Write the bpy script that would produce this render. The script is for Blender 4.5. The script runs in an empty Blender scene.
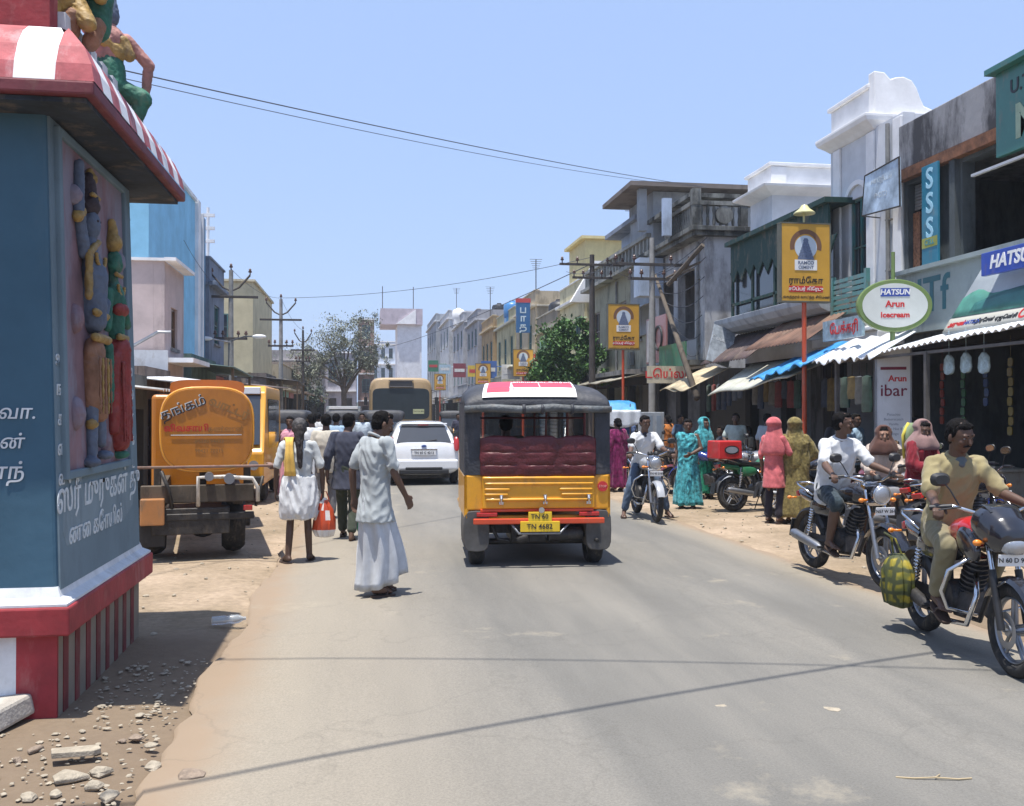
import bpy, math, random
from mathutils import Vector as V, Matrix, noise, Euler
random.seed(7)
SC = bpy.context.scene
COL = SC.collection
R = math.radians
PI = math.pi
# ---------------------------------------------------------------- camera
CAMH, FPX, YAW, HOR = 1.70, 950.0, R(8.8), 412.0
PITCH = math.atan((HOR - 403.0) / FPX)
cam = bpy.data.objects.new('camera', bpy.data.cameras.new('camera'))
COL.objects.link(cam)
cam.location = (0, 0, CAMH)
cam.rotation_euler = (PI / 2 + PITCH, 0, -YAW)
cam.data.sensor_width = 36.0
cam.data.lens = 36.0 * FPX / 1024.0
cam.data.clip_start = 0.05
cam.data.clip_end = 3000.0
SC.camera = cam
CM = cam.rotation_euler.to_matrix()
def ray(px, py):
    return CM @ V(((px - 512) / FPX, (403 - py) / FPX, -1.0))
def gx(px, py, X):
    d = ray(px, py); t = X / d.x
    return V((X, d.y * t, CAMH + d.z * t))
def gy(px, py, Y):
    d = ray(px, py); t = Y / d.y
    return V((d.x * t, Y, CAMH + d.z * t))
def gz(px, py, Z=0.0):
    d = ray(px, py); t = (Z - CAMH) / d.z
    return V((d.x * t, d.y * t, Z))
# ---------------------------------------------------------------- materials
MATS = {}
def nn(nt, t, **kw):
    n = nt.nodes.new(t)
    for k, v in kw.items():
        setattr(n, k, v)
    return n
def M(name, rgb, rough=0.7, metal=0.0, var=0.18, scale=4.0, bump=0.15, dirt=0.0, dirtcol=(0.20, 0.15, 0.10), stretch=(1, 1, 1), emit=0.0, spec=0.5, alpha=1.0, trans=0.0, coat=0.0, bdist=0.01, sheen=0.0):
    if name in MATS:
        return MATS[name]
    m = bpy.data.materials.new(name); m.use_nodes = True
    nt = m.node_tree; b = nt.nodes['Principled BSDF']; L = nt.links.new
    b.inputs['Roughness'].default_value = rough
    b.inputs['Metallic'].default_value = metal
    b.inputs['Specular IOR Level'].default_value = spec
    b.inputs['Coat Weight'].default_value = coat
    b.inputs['Sheen Weight'].default_value = sheen
    if trans: b.inputs['Transmission Weight'].default_value = trans
    if alpha < 1: b.inputs['Alpha'].default_value = alpha
    tc = nn(nt, 'ShaderNodeTexCoord'); mp = nn(nt, 'ShaderNodeMapping'); mp.inputs['Scale'].default_value = stretch
    L(tc.outputs['Object'], mp.inputs['Vector'])
    nz = nn(nt, 'ShaderNodeTexNoise'); nz.inputs['Scale'].default_value = scale; nz.inputs['Detail'].default_value = 6; nz.inputs['Roughness'].default_value = 0.62
    L(mp.outputs[0], nz.inputs['Vector'])
    cr = nn(nt, 'ShaderNodeValToRGB')
    lo = [max(0, c * (1 - var * 1.5)) for c in rgb]; hi = [min(1, c * (1 + var)) for c in rgb]
    cr.color_ramp.elements[0].position = 0.28; cr.color_ramp.elements[0].color = (*lo, 1)
    cr.color_ramp.elements[1].position = 0.72; cr.color_ramp.elements[1].color = (*hi, 1)
    L(nz.outputs['Fac'], cr.inputs['Fac'])
    out = cr.outputs['Color']
    if dirt > 0:
        n2 = nn(nt, 'ShaderNodeTexNoise'); n2.inputs['Scale'].default_value = scale * 0.9; n2.inputs['Detail'].default_value = 8; n2.inputs['Roughness'].default_value = 0.7
        m2 = nn(nt, 'ShaderNodeMapping'); m2.inputs['Scale'].default_value = (1.0, 1.0, 0.35); m2.inputs['Location'].default_value = (3.1, 1.7, 0.4)
        L(tc.outputs['Object'], m2.inputs['Vector']); L(m2.outputs[0], n2.inputs['Vector'])
        r2 = nn(nt, 'ShaderNodeValToRGB')
        r2.color_ramp.elements[0].position = 0.60 - 0.20 * dirt; r2.color_ramp.elements[0].color = (0, 0, 0, 1)
        r2.color_ramp.elements[1].position = 0.70 - 0.16 * dirt; r2.color_ramp.elements[1].color = (1, 1, 1, 1)
        L(n2.outputs['Fac'], r2.inputs['Fac'])
        ml = nn(nt, 'ShaderNodeMath', operation='MULTIPLY'); ml.inputs[1].default_value = min(1, dirt * 1.2)
        L(r2.outputs['Color'], ml.inputs[0])
        mx = nn(nt, 'ShaderNodeMixRGB'); mx.inputs['Color2'].default_value = (*dirtcol, 1)
        L(ml.outputs[0], mx.inputs['Fac']); L(out, mx.inputs['Color1']); out = mx.outputs['Color']
    L(out, b.inputs['Base Color'])
    if bump > 0:
        bp = nn(nt, 'ShaderNodeBump'); bp.inputs['Strength'].default_value = bump; bp.inputs['Distance'].default_value = bdist
        n3 = nn(nt, 'ShaderNodeTexNoise'); n3.inputs['Scale'].default_value = scale * 6; n3.inputs['Detail'].default_value = 5
        L(mp.outputs[0], n3.inputs['Vector']); L(n3.outputs['Fac'], bp.inputs['Height']); L(bp.outputs[0], b.inputs['Normal'])
    if emit > 0:
        b.inputs['Emission Color'].default_value = (*rgb, 1); b.inputs['Emission Strength'].default_value = emit
    MATS[name] = m
    return m
def paint(name, rgb, **k):
    a = dict(rough=0.38, var=0.07, scale=7, bump=0.03, dirt=0.25, coat=0.25); a.update(k); return M(name, rgb, **a)
def cloth(name, rgb, **k):
    a = dict(rough=0.9, var=0.10, scale=9, bump=0.25, spec=0.15, bdist=0.004, sheen=0.15); a.update(k); return M(name, rgb, **a)
def plaster(name, rgb, dirt=0.45, **k):
    a = dict(rough=0.9, var=0.12, scale=1.6, bump=0.3, dirt=dirt, spec=0.2, dirtcol=tuple(c * 0.35 for c in rgb)); a.update(k); return M(name, rgb, **a)
chrome = M('chrome', (0.62, 0.63, 0.65), rough=0.18, metal=1, var=0.04, bump=0)
steel = M('dull_steel', (0.30, 0.31, 0.33), rough=0.45, metal=0.9, var=0.2, bump=0.05)
rubber = M('tyre_rubber', (0.022, 0.021, 0.02), rough=0.85, var=0.35, scale=20, bump=0.3, dirt=0.35, dirtcol=(0.16, 0.13, 0.10))
black_m = M('black_plastic', (0.018, 0.018, 0.02), rough=0.5, var=0.2, scale=8, bump=0.05, dirt=0.2, dirtcol=(0.10, 0.085, 0.07))
dark_m = M('dark_metal', (0.045, 0.042, 0.04), rough=0.55, metal=0.4, var=0.4, scale=9, bump=0.3, dirt=0.3, dirtcol=(0.14, 0.11, 0.08))
seat_m = M('black_leather', (0.016, 0.016, 0.018), rough=0.42, var=0.2, bump=0.2, scale=12)
glass_dark = M('dark_glass', (0.03, 0.035, 0.042), rough=0.06, var=0.05, bump=0, spec=0.8, coat=0.3)
glass_lamp = M('lamp_glass', (0.42, 0.44, 0.47), metal=.6, rough=0.16, var=0.1, scale=30, bump=0.5, coat=0.8)
red_lens = M('red_lens', (0.42, 0.02, 0.015), rough=0.2, var=0.15, scale=20, bump=0.1, coat=0.6)
amber = M('amber_lens', (0.75, 0.22, 0.02), rough=0.2, var=0.1, bump=0, coat=0.6)
white_p = M('plain_white_paint', (0.78, 0.78, 0.77), rough=0.5, var=0.05, bump=0.02)
blackp = M('plain_black_paint', (0.02, 0.02, 0.022), rough=0.5, var=0.1, bump=0.02)
redp = M('plain_red_paint', (0.55, 0.03, 0.03), rough=0.5, var=0.1, bump=0.02)
wood = M('old_wood', (0.22, 0.15, 0.09), rough=0.85, var=0.35, scale=4, bump=0.5, stretch=(1, 1, 0.15), dirt=0.3)
rust = M('rusted_iron', (0.20, 0.085, 0.04), rough=0.8, var=0.4, scale=8, bump=0.3, dirt=0.4, dirtcol=(0.06, 0.035, 0.025))
# ---------------------------------------------------------------- mesh builder
def bas(d):
    d = d.normalized(); a = V((0, 0, 1)) if abs(d.z) < 0.9 else V((1, 0, 0))
    x = a.cross(d).normalized(); return x, d.cross(x).normalized()
class MB:
    def __init__(s, T=None):
        s.v = []; s.f = []; s.mi = []; s.T = T or Matrix(); s.m = 0
    def add(s, vs, fs, T=None):
        k = len(s.v); A = s.T @ T if T is not None else s.T
        s.v += [A @ V(p) for p in vs]
        s.f += [tuple(i + k for i in f) for f in fs]; s.mi += [s.m] * len(fs)
        return s
    def box(s, c, size, rot=None, taper=1.0, tx=None):
        x, y, z = size[0] / 2, size[1] / 2, size[2] / 2; t = taper; u = tx if tx is not None else t
        vs = [(-x, -y, -z), (x, -y, -z), (x, y, -z), (-x, y, -z), (-x * u, -y * t, z), (x * u, -y * t, z), (x * u, y * t, z), (-x * u, y * t, z)]
        T = Matrix.Translation(c)
        if rot: T = T @ Euler(rot).to_matrix().to_4x4()
        return s.add(vs, [(3, 2, 1, 0), (4, 5, 6, 7), (0, 1, 5, 4), (1, 2, 6, 5), (2, 3, 7, 6), (3, 0, 4, 7)], T)
    def bx(s, a, b):
        a = V(a); b = V(b); return s.box((a + b) / 2, [abs(q) for q in (b - a)])
    def ring(s, c, x, y, rx, ry, n, ph=0, p=2.0):
        o = []
        for i in range(n):
            a = 2 * PI * i / n + ph; ca, sa = math.cos(a), math.sin(a)
            if p != 2.0:
                ca = math.copysign(abs(ca) ** (2 / p), ca); sa = math.copysign(abs(sa) ** (2 / p), sa)
            o.append(c + x * (rx * ca) + y * (ry * sa))
        return o
    def loft(s, rings, cap=True, closed=False):
        n = len(rings[0]); vs = [p for r in rings for p in r]; fs = []
        K = len(rings)
        for k in range(K if closed else K - 1):
            for i in range(n):
                a = k * n + i; b = k * n + (i + 1) % n; k2 = ((k + 1) % K) * n
                fs.append((a, b, k2 + (i + 1) % n, k2 + i))
        if cap and not closed:
            fs.append(tuple(range(n - 1, -1, -1))); fs.append(tuple((K - 1) * n + i for i in range(n)))
        return s.add(vs, fs)
    def cyl(s, p0, p1, r0, r1=None, n=12, ph=0):
        p0 = V(p0); p1 = V(p1); r1 = r0 if r1 is None else r1; x, y = bas(p1 - p0)
        return s.loft([s.ring(p0, x, y, r0, r0, n, ph), s.ring(p1, x, y, r1, r1, n, ph)])
    def tube(s, pts, r, n=8, closed=False):
        pts = [V(p) for p in pts]; rs = r if isinstance(r, (list, tuple)) else [r] * len(pts); rings = []; x = None
        for i, p in enumerate(pts):
            if closed: d = pts[(i + 1) % len(pts)] - pts[i - 1]
            else: d = pts[min(i + 1, len(pts) - 1)] - pts[max(i - 1, 0)]
            if d.length < 1e-9: d = V((0, 0, 1))
            d.normalize()
            if x is None: x, _ = bas(d)
            x = (x - d * x.dot(d)).normalized(); y = d.cross(x)
            rings.append(s.ring(p, x, y, rs[i], rs[i], n))
        return s.loft(rings, closed=closed)
    def cap(s, p0, r0, p1, r1, n=14):
        p0 = V(p0); p1 = V(p1); d = p1 - p0
        if d.length < 1e-6: d = V((0, 0, 1e-4)); p1 = p0 + d
        u = d.normalized(); x, y = bas(u); rings = []
        for a in (80, 55, 28): rings.append(s.ring(p0 - u * r0 * math.sin(R(a)), x, y, r0 * math.cos(R(a)), r0 * math.cos(R(a)), n))
        rings.append(s.ring(p0, x, y, r0, r0, n)); rings.append(s.ring(p1, x, y, r1, r1, n))
        for a in (28, 55, 80): rings.append(s.ring(p1 + u * r1 * math.sin(R(a)), x, y, r1 * math.cos(R(a)), r1 * math.cos(R(a)), n))
        return s.loft(rings)
    def ell(s, c, r, T=None, n=16, k=9):
        c = V(c); A = T.to_3x3() if T is not None else Matrix.Identity(3); rings = []
        for j in range(k):
            t = -PI / 2 + PI * (j + 0.35) / (k - 0.3); z = math.sin(t); q = math.cos(t)
            rings.append([c + A @ V((r[0] * q * math.cos(2 * PI * i / n), r[1] * q * math.sin(2 * PI * i / n), r[2] * z)) for i in range(n)])
        return s.loft(rings)
    def torus(s, c, R_, r, axis=(1, 0, 0), n=28, m=10, w=None):
        c = V(c); ax = V(axis).normalized(); x, y = bas(ax); w = w or r; rings = []
        for i in range(n):
            a = 2 * PI * i / n; d = x * math.cos(a) + y * math.sin(a)
            rings.append([c + d * (R_ + r * math.cos(2 * PI * j / m)) + ax * (w * math.sin(2 * PI * j / m)) for j in range(m)])
        return s.loft(rings, closed=True)
    def lathe(s, prof, c=(0, 0, 0), axis=(0, 0, 1), n=24):
        ax = V(axis).normalized(); x, y = bas(ax); c = V(c)
        return s.loft([s.ring(c + ax * z, x, y, r, r, n) for r, z in prof])
    def prism(s, poly, a, b, T=None):
        n = len(poly); vs = [(p[0], a, p[1]) for p in poly] + [(p[0], b, p[1]) for p in poly]
        fs = [tuple(range(n)), tuple(range(2 * n - 1, n - 1, -1))] + [(i, i + n, (i + 1) % n + n, (i + 1) % n) for i in range(n)]
        return s.add(vs, fs, T)
    def grid(s, fn, nu, nv, th=0.0, T=None):
        vs = [V(fn(i / nu, j / nv)) for j in range(nv + 1) for i in range(nu + 1)]; w = nu + 1
        fs = [(j * w + i, j * w + i + 1, (j + 1) * w + i + 1, (j + 1) * w + i) for j in range(nv) for i in range(nu)]
        if th:
            K = len(vs); nrm = [V((0, 0, 0)) for _ in vs]
            for f in fs:
                q = (vs[f[1]] - vs[f[0]]).cross(vs[f[3]] - vs[f[0]])
                for i in f: nrm[i] += q
            vs2 = [v - n_.normalized() * th if n_.length > 0 else v for v, n_ in zip(vs, nrm)]
            fs2 = [tuple(i + K for i in reversed(f)) for f in fs]
            b = [i for i in range(w)] + [j * w + nu for j in range(1, nv + 1)] + [nv * w + i for i in range(nu - 1, -1, -1)] + [j * w for j in range(nv - 1, 0, -1)]
            sd = [(b[i], b[i] + K, b[(i + 1) % len(b)] + K, b[(i + 1) % len(b)]) for i in range(len(b))]
            vs = vs + vs2; fs = fs + fs2 + sd
        return s.add(vs, fs, T)
def wm(o):
    m = o.matrix_basis.copy()
    while o.parent: o = o.parent; m = o.matrix_basis @ m
    return m
def tag(o, label=None, cat=None, group=None, kind=None):
    if label: o['label'] = label
    if cat: o['category'] = cat
    if group: o['group'] = group
    if kind: o['kind'] = kind
    return o
def finish(me, name, mats, parent=None, loc=None, smooth=False, bevel=0.0, sub=0, seg=2, angle=40):
    for m in (mats if isinstance(mats, (list, tuple)) else [mats]): me.materials.append(m)
    o = bpy.data.objects.new(name, me); COL.objects.link(o)
    if parent is not None: o.parent = parent
    elif loc is not None: o.location = loc
    if smooth:
        me.shade_smooth() if smooth is True and sub else None
        for p in me.polygons: p.use_smooth = True
        if not sub and smooth != 'all':
            me.set_sharp_from_angle(angle=R(angle))
    if bevel > 0:
        b = o.modifiers.new('bevel', 'BEVEL'); b.width = bevel; b.segments = seg; b.limit_method = 'ANGLE'; b.angle_limit = R(35); b.harden_normals = False
    if sub:
        q = o.modifiers.new('subdivision', 'SUBSURF'); q.levels = sub; q.render_levels = sub
    return o
def put(mb, name, mats, parent=None, world=False, loc=None, **k):
    """links the builder as one mesh; world=True: its vertices are world points"""
    vs = mb.v
    if world:
        if parent is not None:
            inv = wm(parent).inverted(); vs = [inv @ p for p in vs]
        elif loc is not None:
            l = V(loc); vs = [p - l for p in vs]
    me = bpy.data.meshes.new(name); me.from_pydata([tuple(p) for p in vs], [], mb.f)
    if any(mb.mi): me.polygons.foreach_set('material_index', mb.mi)
    me.validate(); me.update()
    return finish(me, name, mats, parent, loc, **k)
def thing(name, label, cat, loc=(0, 0, 0), rz=0.0, group=None, rot=None):
    o = bpy.data.objects.new(name, None); COL.objects.link(o); o.location = loc; o.rotation_euler = rot or (0, 0, rz); o.empty_display_size = 0.2
    return tag(o, label, cat, group)
KIDS = {}
def copy_tree(o, parent=None, label=None, loc=None, rz=None):
    c = o.copy(); COL.objects.link(c); c.parent = parent
    for ch in list(o.children): copy_tree(ch, c)
    if label: c['label'] = label
    if loc is not None: c.location = loc
    if rz is not None: c.rotation_euler = (c.rotation_euler[0], c.rotation_euler[1], rz)
    return c
TMP = bpy.data.scenes.new('workbench')
def evalmesh(o, name):
    vl = TMP.view_layers[0]; vl.update(); dg = vl.depsgraph; me = bpy.data.meshes.new_from_object(o.evaluated_get(dg)); me.name = name
    return me
def remesh(mb, voxel, smooth=2, name='shape'):
    me = bpy.data.meshes.new('t'); me.from_pydata([tuple(p) for p in mb.v], [], mb.f); me.validate()
    o = bpy.data.objects.new('t', me); TMP.collection.objects.link(o)
    r = o.modifiers.new('r', 'REMESH'); r.mode = 'VOXEL'; r.voxel_size = voxel; r.adaptivity = 0
    if smooth:
        q = o.modifiers.new('s', 'SMOOTH'); q.factor = 0.5; q.iterations = smooth
    n = evalmesh(o, name); bpy.data.objects.remove(o); bpy.data.meshes.remove(me)
    return n
def wrinkle(me, amp, freq=(9, 9, 5), seed=0.0):
    n = len(me.vertices); co = [0.0] * (3 * n); no = [0.0] * (3 * n); me.vertices.foreach_get('co', co); me.vertices.foreach_get('normal', no)
    for i in range(0, 3 * n, 3):
        p = V(co[i:i + 3]); q = V((p.x * freq[0] + seed, p.y * freq[1] + seed * 1.7, p.z * freq[2]))
        a = .9 * noise.noise(q * .6) + 1.25 * (.3 - abs(noise.noise(V((q.x + q.z * .8, q.y - q.z * .6, q.z * .7)) * 1.15 + V((5, 3, 1)))) * 1.6) + .25 * noise.noise(q * 2.3)
        co[i] += no[i] * amp * a; co[i + 1] += no[i + 1] * amp * a; co[i + 2] += no[i + 2] * amp * a
    me.vertices.foreach_set('co', co); me.update()
def frame(face, o):
    """text / panel frame: x right, y up, z out of the wall, for a wall facing S (-Y), W (-X), E (+X) or a heading angle"""
    if face == 'S': x = V((1, 0, 0))
    elif face == 'W': x = V((0, -1, 0))
    elif face == 'E': x = V((0, 1, 0))
    else: x = V((math.cos(face), math.sin(face), 0))
    y = V((0, 0, 1)); z = x.cross(y)
    T = Matrix((x, y, z)).transposed().to_4x4(); T.translation = V(o); return T
def text(body, size, mat, T, parent, name='lettering', ext=0.003, world=True, xs=1.0, bold=0.0, align='CENTER', shear=0.0, line=1.0, arc=None):
    cu = bpy.data.curves.new('t', 'FONT'); cu.body = body; cu.size = size; cu.extrude = ext; cu.offset = bold * size; cu.align_x = align; cu.align_y = 'CENTER'; cu.shear = shear; cu.resolution_u = 3; cu.space_line = line
    o = bpy.data.objects.new('t', cu); TMP.collection.objects.link(o)
    me = evalmesh(o, name); bpy.data.objects.remove(o)
    S = Matrix.Diagonal((xs, 1, 1, 1))
    me.transform(S)
    if arc:
        for v in me.vertices:
            a = v.co.x / arc; rr = arc + v.co.y; v.co = V((rr * math.sin(a), rr * math.cos(a) - arc, v.co.z))
    A = T
    if world and parent is not None: A = wm(parent).inverted() @ T
    me.transform(A)
    return finish(me, name, mat, parent)
# ---------------------------------------------------------------- people
def skin_m(tone):
    return M('skin_%d' % int(tone * 1000), (tone, tone * 0.56, tone * 0.38), rough=0.5, var=0.12, scale=8, bump=0.1, spec=0.4)
SK1 = 0.115
HAIR = M('black_hair', (0.007, 0.006, 0.006), spec=.12, rough=0.8, var=0.3, scale=30, bump=0.6, stretch=(1, 1, 0.3))
HAIRG = M('greying_hair', (0.065, 0.06, 0.06), rough=0.7, var=0.6, scale=22, bump=0.6)
STAND = dict(pel=(0, 0, .93), che=(0, .0, 1.22), nek=(0, .0, 1.45), hed=(0, .025, 1.585),
             shL=(-.168, 0, 1.395), elL=(-.225, -.03, 1.12), wrL=(-.245, .05, .88), hpL=(-.09, 0, .90), knL=(-.10, .03, .50), anL=(-.10, -.02, .09), toL=(-.12, .14, .03),
             shR=(.168, 0, 1.395), elR=(.225, -.03, 1.12), wrR=(.245, .05, .88), hpR=(.09, 0, .90), knR=(.10, .03, .50), anR=(.10, -.02, .09), toR=(.12, .14, .03))
WALK = dict(knL=(-.09, .17, .52), anL=(-.09, .22, .10), toL=(-.10, .37, .07), knR=(.09, .02, .50), anR=(.09, -.22, .12), toR=(.10, -.08, .03),
            elL=(-.24, -.10, 1.13), wrL=(-.25, -.08, .88), elR=(.24, .05, 1.13), wrR=(.25, .22, .93))
RIDE = dict(pel=(0, -.26, .88), che=(0, -.17, 1.17), nek=(0, -.10, 1.39), hed=(0, -.06, 1.53),
            shL=(-.165, -.12, 1.325), elL=(-.255, .05, 1.12), wrL=(-.33, .30, 1.05), hpL=(-.09, -.24, .84), knL=(-.19, .15, .76), anL=(-.17, -.06, .38), toL=(-.18, .10, .31),
            shR=(.165, -.12, 1.325), elR=(.255, .05, 1.12), wrR=(.33, .30, 1.05), hpR=(.09, -.24, .84), knR=(.19, .15, .76), anR=(.17, -.06, .38), toR=(.18, .10, .31))
SIT = dict(pel=(0, -.1, .55), che=(0, -.08, .84), nek=(0, -.05, 1.07), hed=(0, -.02, 1.21), shL=(-.185, -.06, 1.02), elL=(-.25, .0, .76), wrL=(-.16, .22, .66), hpL=(-.09, -.08, .53), knL=(-.14, .34, .52), anL=(-.14, .34, .10), toL=(-.15, .50, .03),
           shR=(.185, -.06, 1.02), elR=(.25, .0, .76), wrR=(.16, .22, .66), hpR=(.09, -.08, .53), knR=(.14, .34, .52), anR=(.14, .34, .10), toR=(.15, .50, .03))
def mirror(d):
    o = {}
    for k, v in d.items():
        if k[-1] in 'LR': k = k[:-1] + ('R' if k[-1] == 'L' else 'L')
        o[k] = (-v[0], v[1], v[2])
    return o
def torso(mb, J, g=0.0, w=1.0, top=True, low=0.0, belly=0.0, hang=0.0):
    """one loft from the crotch to the neck base, g = how far it stands off the skin"""
    pel, che, nek = J['pel'], J['che'], J['nek']
    ux = (J['shR'] - J['shL']).normalized(); hx = (J['hpR'] - J['hpL']).normalized()
    def pt(t):
        if t < 0: return pel + (pel - che).normalized() * (-t)
        return pel.lerp(che, t) if t <= 1 else che.lerp(nek, t - 1)
    S = [(-.10 - low, .135 + hang, .10 + hang), (0, .160, .108), (.45, .140, .10 + belly), (1.0, .158, .112 + belly * .5), (1.45, .165, .103), (1.76, .128, .080), (1.98, .070, .058)]
    rings = []
    for t, rx, ry in S:
        c = pt(t); d = (pt(t + .1) - pt(t - .1)).normalized() if t >= 0 else (che - pel).normalized()
        x = hx.lerp(ux, min(1, max(0, t / 1.4))); x = (x - d * x.dot(d)).normalized(); y = d.cross(x)
        rings.append(mb.ring(c, x, y, rx * w + g, ry * w + g, 20, p=2.4))
    mb.loft(rings)
def hand(mb, el, wr, side, grip=None, fr=.0095, s=1.0):
    d = (wr - el).normalized()
    out = V((side, 0, 0)); out = (out - d * out.dot(d))
    if out.length < .1: out = V((0, 0, 1)) - d * d.z
    out.normalize(); fw = d.cross(out) * (-side)   # thumb side
    if fw.length < .1: fw = V((0, 1, 0))
    fw.normalize()
    if grip is not None:   # the palm lies on a bar running along grip
        fw = V(grip).normalized(); out = d.cross(fw).normalized()
        if out.z < 0: out = -out
    pc = wr + d * .045 * s
    for k in (-1.5, -.5, .5, 1.5):
        mb.cap(wr + fw * (.006 * k), .017 * s, pc + d * .03 * s + fw * (.0185 * k * s), .0125 * s, n=8)
    L = [.052, .066, .072, .064]
    for i, k in enumerate((-1.5, -.5, .5, 1.5)):
        b = pc + d * .035 * s + fw * (.0195 * k * s); l = L[i] * s
        c1, c2 = ((d * .55 - out * .85), (-d * .6 - out * .8)) if grip is not None else ((d * .93 - out * .35), (d * .75 - out * .65))
        m = b + c1.normalized() * l * .55; e = m + c2.normalized() * l * .5
        mb.cap(b, fr * 1.05, m, fr, n=8); mb.cap(m, fr, e, fr * .85, n=8)
    b = wr + d * .018 * s + fw * .024 * s; m = b + (d * .6 + fw * .75 - out * .25).normalized() * .034 * s; e = m + (d * .9 + fw * .15 - out * .4).normalized() * .03 * s
    mb.cap(b, .014, m, .0115, n=8); mb.cap(m, .0115, e, .0095, n=8)
def head(mb, J, face, s=1.0):
    c = J['hed']; f = V(face).normalized(); up = (c - J['nek']).normalized().lerp(V((0, 0, 1)), .6).normalized()
    x = f.cross(up).normalized(); up = x.cross(f).normalized(); A = Matrix((x, f, up)).transposed().to_4x4()
    mb.ell(c + up * .025, (.074 * s, .092 * s, .095 * s), A)
    mb.ell(c + f * .018 - up * .035, (.058 * s, .068 * s, .075 * s), A)
    mb.ell(c + f * .062 - up * .082, (.026, .022, .020), A)                 # chin
    mb.cap(c + f * .083 + up * .018, .009, c + f * .104 - up * .024, .0135, n=8)   # nose
    mb.cap(c + f * .086 - up * .05 - x * .016, .0075, c + f * .086 - up * .05 + x * .016, .0075, n=8)
    mb.cap(c + f * .086 - up * .061 - x * .014, .008, c + f * .086 - up * .061 + x * .014, .008, n=8)
    mb.cap(c + f * .080 + up * .032 - x * .04, .012, c + f * .080 + up * .032 + x * .04, .012, n=8)  # brow
    for q in (-1, 1):
        mb.ell(c + x * (.076 * q) - f * .005 - up * .005, (.012, .022, .032), A, n=8, k=6)
        mb.ell(c + x * (.038 * q) + f * .062 - up * .02, (.024, .022, .024), A, n=10, k=6)
    mb.cap(J['nek'] - V((0, 0, .05)), .062, c - up * .05 - f * .01, .052)
    return A, c, x, f, up
def person(label, loc, rz, pose=None, h=1.68, face=(0, 1, 0), tone=SK1, hair='short', wear=(), voxel=.012, group=None, grip=False, sandals=True, moustache=False, w=1.0, seed=1.0, cat='person', root=None, bald=False):
    J = dict(STAND); J.update(pose or {}); k = h / 1.70
    J = {a: V(b) * k for a, b in J.items()}
    t = root or thing('person', label, cat, loc, rz, group)
    mb = MB()
    torso(mb, J, -.012, w)
    for s_, q in (('L', -1), ('R', 1)):
        sh, el, wr, hp, kn, an, to = [J[a + s_] for a in ('sh', 'el', 'wr', 'hp', 'kn', 'an', 'to')]
        mb.cap(J['nek'] - V((0, 0, .05)), .042, sh, .040 * w)
        mb.cap(sh, .042 * w, el, .037 * w); mb.cap(el, .038 * w, el.lerp(wr, .35), .036 * w); mb.cap(el.lerp(wr, .35), .036 * w, wr, .0245)
        mb.cap(hp, .070 * w, kn, .052 * w); mb.cap(kn, .052 * w, kn.lerp(an, .35) - V((0, .012, 0)), .052 * w); mb.cap(kn.lerp(an, .35) - V((0, .012, 0)), .052 * w, an, .034)
        heel = an + (an - to).normalized() * .035; heel.z = min(heel.z, to.z + .03) if an.z < .2 else heel.z - .03
        dd = (to - an); dd.normalize(); sd = V((1, 0, 0))
        mb.cap(an, .034, heel, .028); mb.cap(heel, .027, to - dd * .03, .026); mb.cap(an, .034, to - dd * .05, .028)
        for i_ in range(5):
            r_ = .0125 if (i_ == 0) else .0095
            off = sd * (-q) * (.026 - .0125 * i_)
            mb.cap(to - dd * .05 + off, r_ + .003, to + off * 1.15 + dd * (.02 - .007 * i_), r_, n=8)
        hand(mb, el, wr, q, (-q if grip else None) and (V((-q, .05, 0))), fr=max(.0085, voxel * .8))
    A, c, x, f, up = head(mb, J, face)
    me = remesh(mb, voxel, 2, 'body')
    body = finish(me, 'body', skin_m(tone), t, smooth='all')
    # face details
    e = MB(); e2 = MB()
    for q in (-1, 1):
        pc = c + x * (.031 * q) + f * .0775 + up * .012
        e.ell(pc, (.0125, .009, .0065), A, n=10, k=6); e2.ell(pc + f * .006, (.0062, .0045, .0062), A, n=8, k=6)
    put(e, 'eyes', M('eye_white', (.30, .27, .25), rough=.6, spec=.1, var=.05, bump=0), t, smooth='all')
    put(e2, 'iris', M('eye_dark', (.012, .008, .006), rough=.15, var=.05, bump=0), t, smooth='all')
    hm = HAIRG if hair == 'grey' else HAIR
    if hair:
        mb = MB()
        if hair != 'bald':
            mb.ell(c - f * .020 + up * .045, (.083, .090, .083), A); mb.ell(c - f * .038 + up * .005, (.079, .070, .082), A)
            mb.ell(c + f * .045 + up * .088, (.055, .035, .030), A)
            for q in (-1, 1): mb.cap(c + x * (.077 * q) + up * .05 + f * .01, .010, c + x * (.077 * q) + up * .005 + f * .015, .007, n=6)
        if hair == 'bun': mb.ell(c - f * .115 - up * .02, (.05, .042, .05), A)
        if hair == 'long':
            mb.cap(c - f * .07 - up * .01, .062, c - f * .105 - up * .16, .050); mb.cap(c - f * .105 - up * .16, .050, c - f * .11 - up * .40, .022)
        me = remesh(mb, .008 if voxel < .01 else .012, 1, 'hair'); wrinkle(me, .006, (55, 55, 40), seed)
        finish(me, 'hair', hm, t, smooth='all')
        mb = MB()
        for q in (-1, 1): mb.cap(c + x * (.016 * q) + f * .090 + up * .034, .0045, c + x * (.048 * q) + f * .074 + up * .036, .0035, n=6)
        put(mb, 'eyebrows', HAIR, t, smooth='all')
    if moustache:
        mb = MB()
        for q in (-1, 1): mb.cap(c + x * .002 * q + f * .098 - up * .038, .008, c + x * (.036 * q) + f * .083 - up * .047, .004, n=6)
        put(mb, 'moustache', HAIR, t, smooth='all')
    for g in wear: garment(t, J, g, seed, A, c, x, f, up, w, voxel)
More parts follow.
